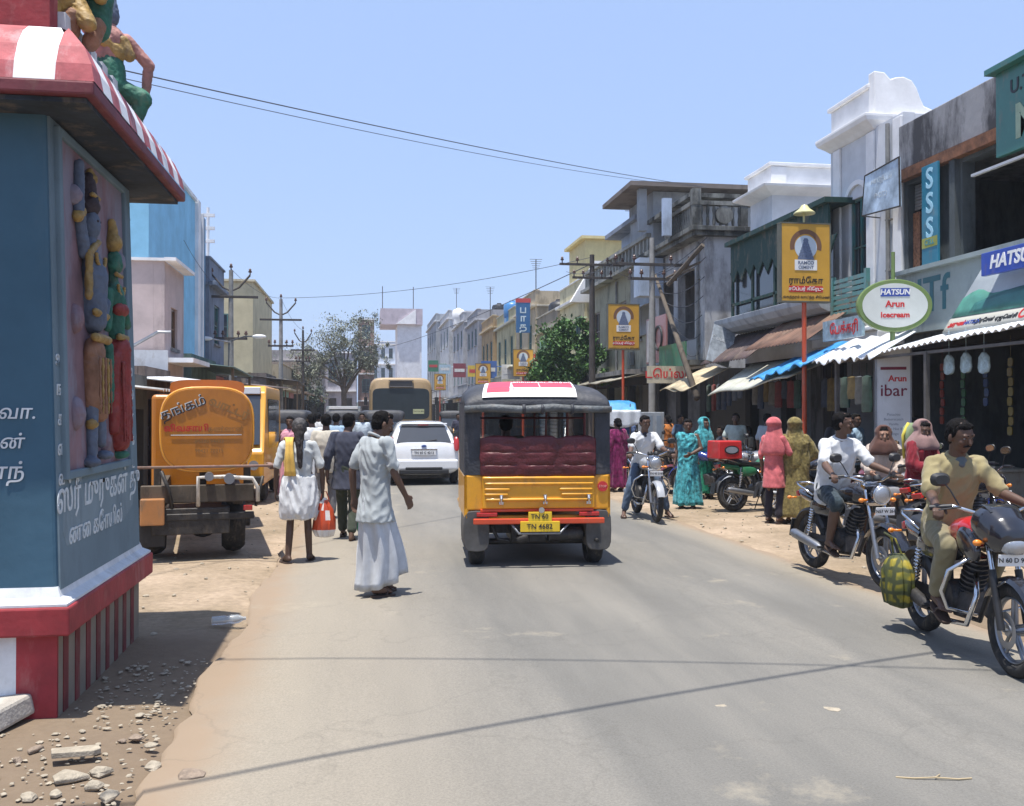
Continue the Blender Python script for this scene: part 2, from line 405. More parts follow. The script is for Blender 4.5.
    if sandals:
        for s_ in 'LR':
            an, to = J['an' + s_], J['to' + s_]; d = (to - an); d.z = 0 if an.z < .2 else d.z; d.normalize()
            mb = MB(); heel = an - d * .045; heel.z = to.z
            c0 = heel.lerp(to, .5) + d * .012; c0.z = c0.z - .026 if an.z < .2 else c0.z - .03
            if an.z < .2: c0.z = max(.011, c0.z)
            L_ = (to - heel).length + .055; sx = d.cross(V((0, 0, 1))).normalized(); sz = sx.cross(d).normalized()
            mb.loft([mb.ring(c0 + sz * zz, d, sx, L_ / 2, .045, 18, p=3) for zz in (-.009, .009)])
            st = an + d * .06; st.z = c0.z + .045
            mb.tube([c0 + sx * .045 + d * .01, c0.lerp(st, .9) + sx * .03 + d * .03, to + V((0, 0, .022)), c0.lerp(st, .9) - sx * .03 + d * .03, c0 - sx * .045 + d * .01], .008, 6)
            put(mb, 'sandal', M('brown_sandal', (.06, .035, .025), rough=.6, var=.2), t, smooth=True)
    return t, J
def garment(t, J, g, seed, A, c, x, f, up, w, voxel):
    kind, mat = g[0], g[1]; o = g[2] if len(g) > 2 else {}
    vx = max(voxel, .011); mb = MB(); amp = o.get('amp', .008)
    if kind == 'shirt':
        torso(mb, J, .016, w, low=o.get('low', .06), belly=o.get('belly', .01), hang=.055 if o.get('low', .06) > .1 else .0)
        n = o.get('sleeve', .75)
        for s_ in 'LR':
            sh, el, wr = J['sh' + s_], J['el' + s_], J['wr' + s_]
            mb.cap(J['nek'] - V((0, 0, .055)), .050, sh, .058 * w)
            e = sh.lerp(el, min(1, n)); mb.cap(sh, .060 * w, e, .062 * w)
            if n > 1: mb.cap(el, .056 * w, el.lerp(wr, n - 1), .044 * w)
        me = remesh(mb, vx, 2, 'shirt')
    elif kind == 'collar':
        nk = J['nek']; d = (J['hed'] - nk).normalized()
        mb.torus(nk + V((0, 0, .0)) + d * .0, .064, .015, axis=tuple(d.lerp(V((0, .45, 1)), .5)), n=20, m=8)
        me = remesh(mb, .008, 1, 'collar'); amp = .002
    elif kind == 'trousers':
        mb.loft([mb.ring(J['pel'] + V((0, 0, z)), V((1, 0, 0)), V((0, 1, 0)), .165 * w + .008 - o.get('slim', 0), .115 * w + .008 - o.get('slim', 0), 18, p=2.3) for z in (-.06, .10)]) if not o.get('sit') else mb.ell(J['pel'], (.175 * w, .135, .12))
        for s_ in 'LR':
            hp, kn, an = J['hp' + s_], J['kn' + s_], J['an' + s_]; e = o.get('len', .93)
            mb.cap(hp, .090 * w - o.get('slim', 0), kn, .073 * w - o.get('slim', 0) * .5)
            if e > .5: mb.cap(kn, .073 * w, kn.lerp(an, (e - .5) * 2), .062)
        me = remesh(mb, vx, 2, 'trousers')
    elif kind == 'wrap':      # lungi, dhoti, sari skirt: one hanging loft
        z1 = o.get('hem', .10); zt = J['pel'].z + o.get('top', .05); n = 44; rings = []
        sp = o.get('spread', 0.0); wd = o.get('wide', .2); lean = V(o.get('lean', (0, 0, 0))); nf = o.get('folds', 11)
        K = 14
        for i in range(K + 1):
            u = i / K; z = zt + (z1 - zt) * u
            cc = V((J['pel'].x, J['pel'].y, z)) + lean * (u * u if not o.get('bulge') else math.sin(PI * min(1, u * 1.02) * .72) * u)
            rx = .148 * w + .006 + (wd - .165) * (u ** .8); ry = .108 * w + .006 + (wd * .9 + sp - .125) * (u ** .8)
            ring = []
            for j in range(n):
                a = 2 * PI * j / n
                fo = (.006 + .034 * u) * (math.sin(a * nf + 2.2 * noise.noise(V((math.cos(a), math.sin(a), u * 1.5 + seed)))) + .8 * noise.noise(V((3 * math.cos(a), 3 * math.sin(a), 2 * u + seed))))
                hem = (.03 * noise.noise(V((2 * math.cos(a), 2 * math.sin(a), seed))) + o.get('dip', 0) * math.sin(a)) * u
                ring.append(cc + V(((rx + fo) * math.cos(a), (ry + fo) * math.sin(a), hem)))
            rings.append(ring)
        inner = [[V((p.x * .94 + J['pel'].x * .06, p.y * .94 + J['pel'].y * .06, p.z + .004)) for p in r_] for r_ in reversed(rings[3:])]
        mb.loft(rings + inner)
        ob = put(mb, o.get('name', 'lungi'), mat, t, smooth='all', sub=0)
        return ob
    elif kind == 'mini_dhoti':   # tied-up dhoti above the knee, bulky, knotted in front
        mb.loft([mb.ring(J['pel'] + V((0, 0, z)), V((1, 0, 0)), V((0, 1, 0)), rx, ry, 20) for z, rx, ry in ((.10, .17, .13), (0, .20, .155), (-.16, .225, .18), (-.32, .215, .19), (-.38, .20, .17))])
        me = remesh(mb, vx, 1, 'dhoti')
    elif kind == 'sari':      # blouse part of the cloth over one shoulder and down the back
        torso(mb, J, .028, w, low=.02)
        q = o.get('side', -1); s_ = 'L' if q < 0 else 'R'
        sh = J['sh' + s_]; mb.cap(J['nek'] + V((.02 * q, 0, -.03)), .06, sh + V((0, -.01, .0)), .075)
        mb.cap(sh + V((-.05 * q, -.09, 0)), .06, J['pel'] + V((.04 * q, -.15, -.05)), .075)
        mb.cap(J['pel'] + V((.04 * q, -.15, -.05)), .075, J['pel'] + V((.06 * q, -.16, -.40)), .06)
        me = remesh(mb, vx, 3, 'sari_top'); amp = .012
    elif kind == 'veil':      # headscarf: hood open in front, falling over shoulders
        r_ = o.get('drop', .35)
        mb2 = MB(); K = 12; n = 30; rings = []
        for i in range(K + 1):
            u = i / K
            if u < .5:
                a_ = u / .5 * PI * .55; z = c.z + .03 + .125 * math.cos(a_); rr = .125 * math.sin(a_) + .012
                cc = V((c.x, c.y - .015, 0)) - V((f.x, f.y, 0)) * .01; rx = rr * .88; ry = rr
            else:
                q = (u - .5) / .5; z = c.z + .03 - .02 - q * (.18 + r_)
                cc = V((c.x, c.y, 0)).lerp(V((J['nek'].x, J['nek'].y, 0)), min(1, q * 2)); rx = .098 + (.115 * w * min(1, q * 1.5)); ry = .108 + .05 * min(1, q * 1.5)
            ring = []
            for j in range(n):
                a = 2 * PI * j / n; v_ = (x * math.cos(a) * rx + f * math.sin(a) * ry)
                fo = 1 + (.09 * math.sin(6 * a + 5 * u + seed) + .05 * math.sin(13 * a + seed)) * u * u
                # pull in the face opening
                fr = max(0, math.sin(a)); 
                if .22 < u < .62 and fr > .62: fo *= .55
                ring.append(V((cc.x + v_.x * fo, cc.y + v_.y * fo, z)))
            rings.append(ring)
        mb2.loft(rings)
        return put(mb2, 'headscarf', mat, t, smooth='all', sub=1)
    elif kind == 'shawl':
        torso(mb, J, .030, w, low=o.get('low', .2))
        for s_ in 'LR':
            mb.cap(J['nek'] - V((0, 0, .03)), .055, J['sh' + s_], .060); mb.cap(J['sh' + s_], .062, J['el' + s_], .078); mb.cap(J['el' + s_], .075, J['el' + s_].lerp(J['wr' + s_], .6), .07)
            mb.cap(J['el' + s_], .065, J['pel'] + V((0, .04, o.get('z', .0))), .10)
        me = remesh(mb, vx, 3, 'shawl'); amp = .018; o = dict(o, freq=(16, 16, 3))
    elif kind == 'vneck':
        n0 = J['nek']; fd = V((f.x, f.y, 0)).normalized(); fd = V((0, 1, 0)); c1 = n0 + V((0, .045, -.05)); c2 = J['che'].lerp(n0, .05) + V((0, .100, 0))
        cm = n0.lerp(J['che'], .30) + V((0, .085, 0)); mb.cap(c1, .050, cm, .026); return put(mb, 'undershirt', mat, t, smooth='all')
    elif kind == 'cap':
        mb.ell(c + up * .055 - f * .01, (.088, .102, .075), A); mb.ell(c + f * .10 + up * .055, (.06, .05, .012), A)
        me = remesh(mb, .01, 1, 'cap'); amp = .001
    elif kind == 'towel':     # folded towel over a shoulder
        q = o.get('side', -1); s_ = 'L' if q < 0 else 'R'; sh = J['sh' + s_] + V((-.05 * q, 0, 0))
        path = [sh + V((0, .12, -.25)), sh + V((0, .12, -.08)), sh + V((0, .07, .055)), sh + V((0, -.02, .078)), sh + V((0, -.10, .03)), sh + V((0, -.14, -.12)), sh + V((.01, -.135, -.34))]
        def fn(u, v):
            tt = v * (len(path) - 1); i = min(int(tt), len(path) - 2); p = path[i].lerp(path[i + 1], tt - i)
            return p + V(((u - .5) * .11 * (1 + .25 * math.sin(v * 7)), .01 * math.sin(u * 12), 0))
        mb.grid(fn, 8, 24, th=.012)
        return put(mb, 'shoulder_towel', mat, t, smooth='all')
    wrinkle(me, amp, o.get('freq', (11, 11, 7)), seed * 3.1 + len(kind))
    return finish(me, o.get('name', me.name.split('.')[0]), mat, t, smooth='all')
# ---------------------------------------------------------------- motorbike
def bike_wheel(root, c, r=.295, wd=.045, front=True, spoked=False):
    c = V(c); a = MB(); a.torus(c, r - wd, wd, axis=(1, 0, 0), n=40, m=10, w=wd * .95)
    ty = put(a, 'wheel', rubber, root, smooth='all')
    b = MB(); b.torus(c, r - wd * 2 - .004, .012, axis=(1, 0, 0), n=36, m=8, w=.022)
    if spoked:
        for i in range(18):
            q = 2 * PI * i / 18; e = c + V((.0, math.cos(q), math.sin(q))) * (r - wd * 2); q2 = q + .5
            b.cyl(c + V((.03 if i % 2 else -.03, math.cos(q2) * .03, math.sin(q2) * .03)), e, .0028, n=5)
    else:
        for i in range(5):
            q = 2 * PI * i / 5 + .3; e = c + V((0, math.cos(q), math.sin(q))) * (r - wd * 2); s_ = V((0, -math.sin(q), math.cos(q)))
            b.cyl(c + s_ * .02, e + s_ * .02, .014, .010, n=6); b.cyl(c - s_ * .02, e - s_ * .02, .014, .010, n=6)
    b.cyl(c - V((.05, 0, 0)), c + V((.05, 0, 0)), .038, n=16); b.cyl(c - V((.075, 0, 0)), c + V((.075, 0, 0)), .012, n=8)
    put(b, 'rim', steel, ty, smooth=True)
    if front and not spoked:
        d = MB(); d.torus(c + V((.055, 0, 0)), .095, .022, n=24, m=4, w=.002); put(d, 'brake_disc', steel, ty, smooth=True)
    return ty
def motorbike(label, loc, rz, col, trim=None, fairing=False, guard=True, lean=0.0, group=None, plate=True, spoked=False, seatm=None, lamp='round', plate_text='TN 45 2187'):
    t = thing('motorbike', label, 'motorbike', loc, group=group, rot=(0, lean, rz))
    trim = trim or col; RW, FW = (0, -.62, .295), (0, .66, .295)
    bike_wheel(t, RW, wd=.052, front=False, spoked=spoked); bike_wheel(t, FW, wd=.043, spoked=spoked)
    m = MB()
    for q in (-1, 1):
        m.tube([(q * .085, .66, .295), (q * .085, .55, .66)], .024, 10); 
    put(m, 'fork', steel if not fairing else black_m, t, smooth=True)
    m = MB()
    for q in (-1, 1): m.tube([(q * .085, .56, .63), (q * .085, .44, .98)], .0165, 10)
    m.box((0, .50, .80), (.20, .06, .03), rot=(R(-20), 0, 0)); m.box((0, .45, .955), (.21, .07, .03), rot=(R(-20), 0, 0))
    put(m, 'fork_tube', chrome, t, smooth=True)
    m = MB()
    def mud(c, r, a0, a1, w_, n=14):
        rings = []
        for i in range(n + 1):
            a = R(a0 + (a1 - a0) * i / n); d = V((0, math.cos(a), math.sin(a)))
            ring = []
            for u, dr in ((-1, -.02), (-.75, .006), (0, .016), (.75, .006), (1, -.02), (.7, -.004), (0, .006), (-.7, -.004)):
                ring.append(V(c) + d * (r + dr) + V((u * w_, 0, 0)))
            rings.append(ring)
        m.loft(rings)
    mud(FW, .325, 20, 150, .062); 
    for q in (-1, 1): m.cyl((q * .06, .66 , .60), (q * .085, .585, .55), .008, n=6)
    put(m, 'front_mudguard', col, t, smooth=True)
    m = MB(); mud(RW, .345, 30, 175, .075); m.box((0, -.99, .40), (.14, .02, .20), rot=(R(-16), 0, 0)); put(m, 'rear_mudguard', black_m, t, smooth=True)
    # tank
    m = MB(); S = [(-.10, .055, .05, .80), (-.03, .10, .075, .825), (.08, .135, .10, .85), (.22, .15, .11, .865), (.33, .135, .10, .87), (.41, .09, .07, .865), (.445, .04, .04, .85)]
    m.loft([m.ring(V((0, y, z)), V((1, 0, 0)), V((0, 0, 1)), rx, rz_, 20, p=2.6) for y, rx, rz_, z in S])
    me = remesh(m, .012, 3, 'tank'); finish(me, 'tank', col, t, smooth='all')
    m = MB(); m.cyl((0, .20, .955), (0, .20, .985), .035, n=16); put(m, 'tank_cap', chrome, t, smooth=True)
    # seat
    m = MB(); S = [(-.70, .075, .035, .845), (-.60, .115, .05, .845), (-.40, .125, .05, .825), (-.25, .12, .045, .80), (-.10, .10, .045, .795), (-.04, .08, .04, .80)]
    m.loft([m.ring(V((0, y, z)), V((1, 0, 0)), V((0, 0, 1)), rx, rz_, 18, p=3) for y, rx, rz_, z in S]); finish(remesh(m, .012, 2, 'seat'), 'seat', seatm or seat_m, t, smooth='all')
    m = MB()
    for q in (-1, 1): m.loft([m.ring(V((q * xx, y, z)), V((0, 1, 0)), V((0, 0, 1)), a_, b_, 14, p=2.6) for xx, y, z, a_, b_ in ((.07, -.33, .68, .20, .09), (.105, -.35, .68, .17, .07), (.115, -.36, .68, .10, .04))])
    m.loft([m.ring(V((0, y, z)), V((1, 0, 0)), V((0, 0, 1)), rx, rz_, 14, p=2.5) for y, rx, rz_, z in ((-.50, .10, .05, .74), (-.70, .09, .05, .77), (-.84, .06, .035, .80))])
    put(m, 'side_panel', trim, t, smooth=True)
    m = MB(); m.box((0, -.86, .78), (.13, .05, .06), rot=(R(10), 0, 0)); put(m, 'tail_light', red_lens, t, bevel=.01)
    m = MB()
    m.tube([(-.11, -.45, .80), (-.12, -.72, .88), (-.07, -.86, .90), (.07, -.86, .90), (.12, -.72, .88), (.11, -.45, .80)], .011, 8); put(m, 'grab_rail', chrome, t, smooth='all')
    # frame, swingarm, shocks
    m = MB()
    m.tube([(0, .46, .92), (0, .30, .78), (0, -.10, .76), (0, -.50, .76)], .02, 8); m.tube([(0, .45, .85), (0, .36, .50), (0, .22, .26), (0, -.12, .24), (0, -.18, .40), (0, -.2, .76)], .018, 8)
    for q in (-1, 1):
        m.tube([(q * .06, -.12, .36), (q * .075, -.62, .295)], .018, 8); m.cyl((q * .10, -.12, .30), (q * .25, -.12, .30), .014, n=8)
    m.box((.07, -.35, .34), (.02, .50, .10)); put(m, 'chassis', black_m, t, smooth=True)
    m = MB()
    for q in (-1, 1):
        for i in range(9): m.torus((q * .105, -.53 + .008 * i, .42 + .028 * i), .024, .006, axis=(0, .25, 1), n=12, m=5)
        m.cyl((q * .105, -.56, .33), (q * .105, -.47, .74), .010, n=8)
    put(m, 'shock_absorber', chrome, t, smooth=True)
    m = MB()
    m.cyl((-.13, .02, .40), (.14, .02, .40), .11, n=18); m.cyl((-.14, -.12, .40), (.12, -.12, .40), .08, n=16); m.box((0, .0, .36), (.20, .30, .16))
    for i in range(7): m.cyl((0, .10 + .018 * i, .46 + .034 * i), (0, .103 + .018 * i, .468 + .034 * i), .088 - .002 * abs(i - 3), n=14)
    m.cyl((0, .10, .46), (0, .22, .70), .055, n=12)
    put(m, 'engine', M('engine_grey', (.09, .09, .095), rough=.5, metal=.6, var=.4, scale=12, dirt=.4), t, smooth=True)
    m = MB()
    m.tube([(.03, .24, .58), (.08, .34, .45), (.12, .28, .25), (.13, .0, .22), (.14, -.25, .26)], .019, 10); put(m, 'exhaust_pipe', chrome, t, smooth='all')
    m = MB(); m.tube([(.14, -.22, .26), (.145, -.30, .28), (.15, -.75, .36), (.15, -.80, .37)], [.025, .045, .052, .035], 14); put(m, 'silencer', dark_m if fairing else steel, t, smooth=True)
    if guard:
        m = MB()
        pts = []
        for q in (-1, 1):
            m.tube([(q * .03, .36, .70), (q * .17, .37, .69), (q * .27, .34, .62), (q * .30, .30, .48), (q * .25, .28, .36), (q * .06, .30, .32)], .013, 8)
        put(m, 'leg_guard', chrome, t, smooth='all')
    # handlebar
    m = MB(); m.tube([(-.36, .32, 1.035), (-.24, .37, 1.05), (-.12, .43, 1.01), (0, .44, .99), (.12, .43, 1.01), (.24, .37, 1.05), (.36, .32, 1.035)], .012, 8); put(m, 'handlebar', chrome, t, smooth='all')
    for q in (-1, 1):
        m = MB(); m.cyl((q * .25, .37, 1.05), (q * .38, .31, 1.035), .018, n=10); m.tube([(q * .22, .42, 1.05), (q * .36, .40, 1.03)], .006, 6); put(m, 'grip', black_m, t, smooth=True)
        m = MB(); m.tube([(q * .22, .39, 1.06), (q * .27, .37, 1.16), (q * .30, .36, 1.20)], .006, 6)
        m.loft([m.ring(V((q * .32, yy, 1.225)), V((1, 0, 0)), V((0, 0, 1)), a_, b_, 14, p=2.6) for yy, a_, b_ in ((.325, .06, .04), (.335, .068, .046), (.37, .045, .03))])
        mi = put(m, 'mirror', black_m, t, smooth=True)
        m = MB(); m.loft([m.ring(V((q * .32, yy, 1.225)), V((1, 0, 0)), V((0, 0, 1)), .056, .036, 14, p=2.6) for yy in (.321, .3235)]); put(m, 'mirror_glass', chrome, mi)
        m = MB(); m.cyl((q * .09, .50, .83), (q * .15, .52, .83), .012, n=8); m.ell((q * .17, .53, .83), (.03, .022, .022)); put(m, 'indicator', amber, t, smooth='all')
        m = MB(); m.cyl((q * .08, -.84, .74), (q * .14, -.85, .74), .01, n=8); m.ell((q * .16, -.85, .74), (.026, .02, .02)); put(m, 'indicator', amber, t, smooth='all')
    if fairing:
        m = MB()
        m.loft([m.ring(V((0, y, z)), V((1, 0, 0)), V((0, .25, 1)), rx, rz_, 20, p=2.4) for y, z, rx, rz_ in ((.40, .96, .155, .11), (.50, .93, .16, .135), (.60, .88, .135, .125), (.68, .85, .09, .08), (.70, .84, .04, .035))])
        for q in (-1, 1):
            m.loft([m.ring(V((q * xx, y, z)), V((0, 1, -.5)).normalized(), V((0, .5, 1)).normalized(), a_, b_, 14, p=2.3) for xx, y, z, a_, b_ in ((.12, .33, .80, .17, .10), (.16, .35, .79, .14, .075), (.17, .36, .78, .06, .04))])
        fr = finish(remesh(m, .011, 3, 'fairing'), 'fairing', trim, t, smooth='all')
        m = MB(); m.loft([m.ring(V((0, y, z)), V((1, 0, 0)), V((0, .55, 1)).normalized(), rx, .004, 16) for y, z, rx in ((.44, 1.07, .10), (.50, 1.06, .105), (.56, 1.03, .10))]); put(m, 'windshield', M('smoked_visor', (.03, .03, .03), rough=.1, bump=0), t, smooth=True)
        m = MB(); m.loft([m.ring(V((0, y, .82)), V((1, 0, 0)), V((0, .2, 1)), rx, rz_, 18, p=2.3) for y, rx, rz_ in ((.66, .085, .055), (.70, .075, .045), (.715, .045, .025))]); put(m, 'headlight', glass_lamp, t, smooth=True)
    else:
        m = MB(); m.lathe([(.03, -.12), (.07, -.09), (.092, -.03), (.095, 0), (.088, .006)], (0, .60, .885), (0, 1, -.05), 24); put(m, 'headlight_shell', col, t, smooth=True)
        m = MB(); m.lathe([(.086, 0), (.080, .014), (.055, .026), (.02, .032)], (0, .604, .885), (0, 1, -.05), 24); hl = put(m, 'headlight', glass_lamp, t, smooth='all')
        m = MB(); m.torus((0, .606, .885), .088, .008, axis=(0, 1, -.05), n=28, m=8); put(m, 'lamp_rim', chrome, hl, smooth='all')
        m = MB()
        for q in (-1, 1): m.lathe([(.038, 0), (.042, .02), (.038, .045)], (q * .05, .46, 1.01), (0, -.6, 1), 16)
        put(m, 'speedometer', black_m, t, smooth=True)
    if plate:
        m = MB(); m.box((0, .655, .735), (.20, .008, .075), rot=(R(-6), 0, 0)); pl = put(m, 'number_plate', white_p, t, bevel=.002)
        text(plate_text, .042, blackp, wm(t) @ Matrix.Translation((0, .662, .735)) @ Matrix.Rotation(PI, 4, 'Z') @ Matrix.Rotation(PI / 2 , 4, 'X'), pl, bold=.01, ext=.001)
    m = MB(); m.tube([(-.08, -.05, .24), (-.16, -.10, .04) if lean else (-.12, -.22, .22)], .010, 6); put(m, 'side_stand', black_m, t, smooth='all')
    return t
# ---------------------------------------------------------------- light, sky
W = bpy.data.worlds.new('World'); SC.world = W; W.use_nodes = True
nt = W.node_tree; bg = nt.nodes['Background']
sky = nt.nodes.new('ShaderNodeTexSky'); sky.sky_type = 'NISHITA'; sky.sun_disc = False
SUNV = V((-.11, -.14, 1.0)).normalized()
sky.sun_elevation = math.asin(SUNV.z); sky.sun_rotation = math.atan2(SUNV.x, SUNV.y)
sky.altitude = 0; sky.air_density = 1.25; sky.dust_density = 1.6; sky.ozone_density = 3.0
mxs = nt.nodes.new('ShaderNodeMixRGB'); mxs.blend_type = 'MIX'; mxs.inputs['Fac'].default_value = .6; mxs.inputs['Color2'].default_value = (3.9, 5.3, 8.8, 1)
nt.links.new(sky.outputs[0], mxs.inputs['Color1']); nt.links.new(mxs.outputs[0], bg.inputs['Color']); bg.inputs['Strength'].default_value = 0.085
sl = bpy.data.lights.new('sun', 'SUN'); sl.energy = 4.2; sl.angle = R(.53); sl.color = (1.0, .955, .88)
so = bpy.data.objects.new('sun', sl); COL.objects.link(so); so.rotation_euler = SUNV.to_track_quat('Z', 'Y').to_euler(); so.location = (0, 0, 60)
SC.view_settings.view_transform = 'Standard'; SC.view_settings.look = 'None'; SC.view_settings.exposure = 0.75; SC.view_settings.gamma = 1; SC.view_settings.use_curve_mapping = False
# ---------------------------------------------------------------- ground and road
def ground_mat():
    m = bpy.data.materials.new('dusty_earth'); m.use_nodes = True; nt = m.node_tree; b = nt.nodes['Principled BSDF']; L = nt.links.new
    tc = nn(nt, 'ShaderNodeTexCoord'); n1 = nn(nt, 'ShaderNodeTexNoise'); n1.inputs['Scale'].default_value = .55; n1.inputs['Detail'].default_value = 8; n1.inputs['Roughness'].default_value = .65
    n2 = nn(nt, 'ShaderNodeTexNoise'); n2.inputs['Scale'].default_value = 14; n2.inputs['Detail'].default_value = 8; n2.inputs['Roughness'].default_value = .7
    L(tc.outputs['Object'], n1.inputs['Vector']); L(tc.outputs['Object'], n2.inputs['Vector'])
    c1 = nn(nt, 'ShaderNodeValToRGB'); e = c1.color_ramp.elements; e[0].position = .33; e[0].color = (.20, .155, .10, 1); e[1].position = .62; e[1].color = (.37, .285, .205, 1)
    L(n1.outputs['Fac'], c1.inputs['Fac']); mx = nn(nt, 'ShaderNodeMixRGB', blend_type='OVERLAY'); mx.inputs['Fac'].default_value = .55
    L(c1.outputs[0], mx.inputs['Color1']); L(n2.outputs['Fac'], mx.inputs['Color2'])
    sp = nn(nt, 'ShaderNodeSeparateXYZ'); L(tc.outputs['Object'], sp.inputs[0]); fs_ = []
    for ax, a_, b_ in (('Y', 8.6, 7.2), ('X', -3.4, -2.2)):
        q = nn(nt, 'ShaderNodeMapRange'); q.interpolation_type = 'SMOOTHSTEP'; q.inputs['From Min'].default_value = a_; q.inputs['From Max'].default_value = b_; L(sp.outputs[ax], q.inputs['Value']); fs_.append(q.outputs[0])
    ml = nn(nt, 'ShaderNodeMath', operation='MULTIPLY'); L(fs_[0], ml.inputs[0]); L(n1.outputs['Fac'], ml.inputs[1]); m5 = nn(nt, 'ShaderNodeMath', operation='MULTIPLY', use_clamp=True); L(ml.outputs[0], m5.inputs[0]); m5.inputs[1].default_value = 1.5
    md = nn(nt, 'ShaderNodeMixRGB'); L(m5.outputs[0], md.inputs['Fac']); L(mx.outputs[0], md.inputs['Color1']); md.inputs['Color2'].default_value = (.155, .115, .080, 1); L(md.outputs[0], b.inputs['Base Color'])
    b.inputs['Roughness'].default_value = .95; b.inputs['Specular IOR Level'].default_value = .15
    bp = nn(nt, 'ShaderNodeBump'); bp.inputs['Strength'].default_value = .7; bp.inputs['Distance'].default_value = .02; L(n2.outputs['Fac'], bp.inputs['Height']); L(bp.outputs[0], b.inputs['Normal'])
    return m
def road_mat():
    m = bpy.data.materials.new('bleached_asphalt'); m.use_nodes = True; nt = m.node_tree; b = nt.nodes['Principled BSDF']; L = nt.links.new
    tc = nn(nt, 'ShaderNodeTexCoord'); sp = nn(nt, 'ShaderNodeSeparateXYZ'); L(tc.outputs['Object'], sp.inputs[0])
    mp = nn(nt, 'ShaderNodeMapping'); mp.inputs['Scale'].default_value = (1, .16, 1); L(tc.outputs['Object'], mp.inputs['Vector'])
    n1 = nn(nt, 'ShaderNodeTexNoise'); n1.inputs['Scale'].default_value = 1.1; n1.inputs['Detail'].default_value = 9; n1.inputs['Roughness'].default_value = .62; L(mp.outputs[0], n1.inputs['Vector'])
    n2 = nn(nt, 'ShaderNodeTexNoise'); n2.inputs['Scale'].default_value = 85; n2.inputs['Detail'].default_value = 6; n2.inputs['Roughness'].default_value = .8; L(tc.outputs['Object'], n2.inputs['Vector'])
    n3 = nn(nt, 'ShaderNodeTexNoise'); n3.inputs['Scale'].default_value = .8; n3.inputs['Detail'].default_value = 10; n3.inputs['Roughness'].default_value = .7; L(tc.outputs['Object'], n3.inputs['Vector'])
    # dust share: high on the left and along the right edge, low on the driven middle
    def mapr(a, b_, lo, hi, src):
        q = nn(nt, 'ShaderNodeMapRange'); q.interpolation_type = 'SMOOTHSTEP'; q.inputs['From Min'].default_value = a; q.inputs['From Max'].default_value = b_; q.inputs['To Min'].default_value = lo; q.inputs['To Max'].default_value = hi; L(src, q.inputs['Value']); return q.outputs[0]
    l = mapr(-.7, 1.3, 1.0, .10, sp.outputs['X']); r_ = mapr(3.9, 4.75, 0, .85, sp.outputs['X'])
    ad = nn(nt, 'ShaderNodeMath', operation='ADD'); L(l, ad.inputs[0]); L(r_, ad.inputs[1])
    a2 = nn(nt, 'ShaderNodeMath', operation='MULTIPLY_ADD'); L(n1.outputs['Fac'], a2.inputs[0]); a2.inputs[1].default_value = .8; a2.inputs[2].default_value = -.46
    a3 = nn(nt, 'ShaderNodeMath', operation='ADD', use_clamp=True); L(ad.outputs[0], a3.inputs[0]); L(a2.outputs[0], a3.inputs[1])
    c = nn(nt, 'ShaderNodeValToRGB'); e = c.color_ramp.elements; e[0].position = .30; e[0].color = (.140, .134, .120, 1); e[1].position = .70; e[1].color = (.212, .202, .180, 1); L(n1.outputs['Fac'], c.inputs['Fac'])
    mx = nn(nt, 'ShaderNodeMixRGB'); mx.inputs['Color2'].default_value = (.300, .262, .205, 1); L(a3.outputs[0], mx.inputs['Fac']); L(c.outputs[0], mx.inputs['Color1'])
    gr = nn(nt, 'ShaderNodeValToRGB'); e = gr.color_ramp.elements; e[0].position = .40; e[0].color = (.80, .80, .80, 1); e[1].position = .60; e[1].color = (1.07, 1.07, 1.07, 1); L(n2.outputs['Fac'], gr.inputs['Fac'])
    m2 = nn(nt, 'ShaderNodeMixRGB', blend_type='MULTIPLY'); m2.inputs['Fac'].default_value = 1; L(mx.outputs[0], m2.inputs['Color1']); L(gr.outputs[0], m2.inputs['Color2'])
    # worn pale patches where chippings show
    pt = nn(nt, 'ShaderNodeValToRGB'); e = pt.color_ramp.elements; e[0].position = .60; e[0].color = (0, 0, 0, 1); e[1].position = .68; e[1].color = (.55, .55, .55, 1); L(n3.outputs['Fac'], pt.inputs['Fac'])
    m3 = nn(nt, 'ShaderNodeMixRGB'); m3.inputs['Color2'].default_value = (.33, .29, .22, 1); L(pt.outputs[0], m3.inputs['Fac'])
    el = mapr(-.98, -.35, 1.15, 0, sp.outputs['X']); er = mapr(4.45, 4.85, 0, 1.15, sp.outputs['X']); ea = nn(nt, 'ShaderNodeMath', operation='ADD'); L(el, ea.inputs[0]); L(er, ea.inputs[1])
    eb = nn(nt, 'ShaderNodeMath', operation='MULTIPLY_ADD'); L(n3.outputs['Fac'], eb.inputs[0]); eb.inputs[1].default_value = 2.4; eb.inputs[2].default_value = -1.3; ec = nn(nt, 'ShaderNodeMath', operation='ADD'); L(ea.outputs[0], ec.inputs[0]); L(eb.outputs[0], ec.inputs[1]); ed = nn(nt, 'ShaderNodeMath', operation='MULTIPLY', use_clamp=True); L(ec.outputs[0], ed.inputs[0]); L(ea.outputs[0], ed.inputs[1])
    me = nn(nt, 'ShaderNodeMixRGB'); L(ed.outputs[0], me.inputs['Fac']); L(m2.outputs[0], me.inputs['Color1']); me.inputs['Color2'].default_value = (.285, .215, .150, 1); L(me.outputs[0], m3.inputs['Color1'])
    vo = nn(nt, 'ShaderNodeTexVoronoi', feature='DISTANCE_TO_EDGE'); vo.inputs['Scale'].default_value = .55; nd = nn(nt, 'ShaderNodeTexNoise'); nd.inputs['Scale'].default_value = 2.2; nd.inputs['Detail'].default_value = 8; L(tc.outputs['Object'], nd.inputs['Vector'])
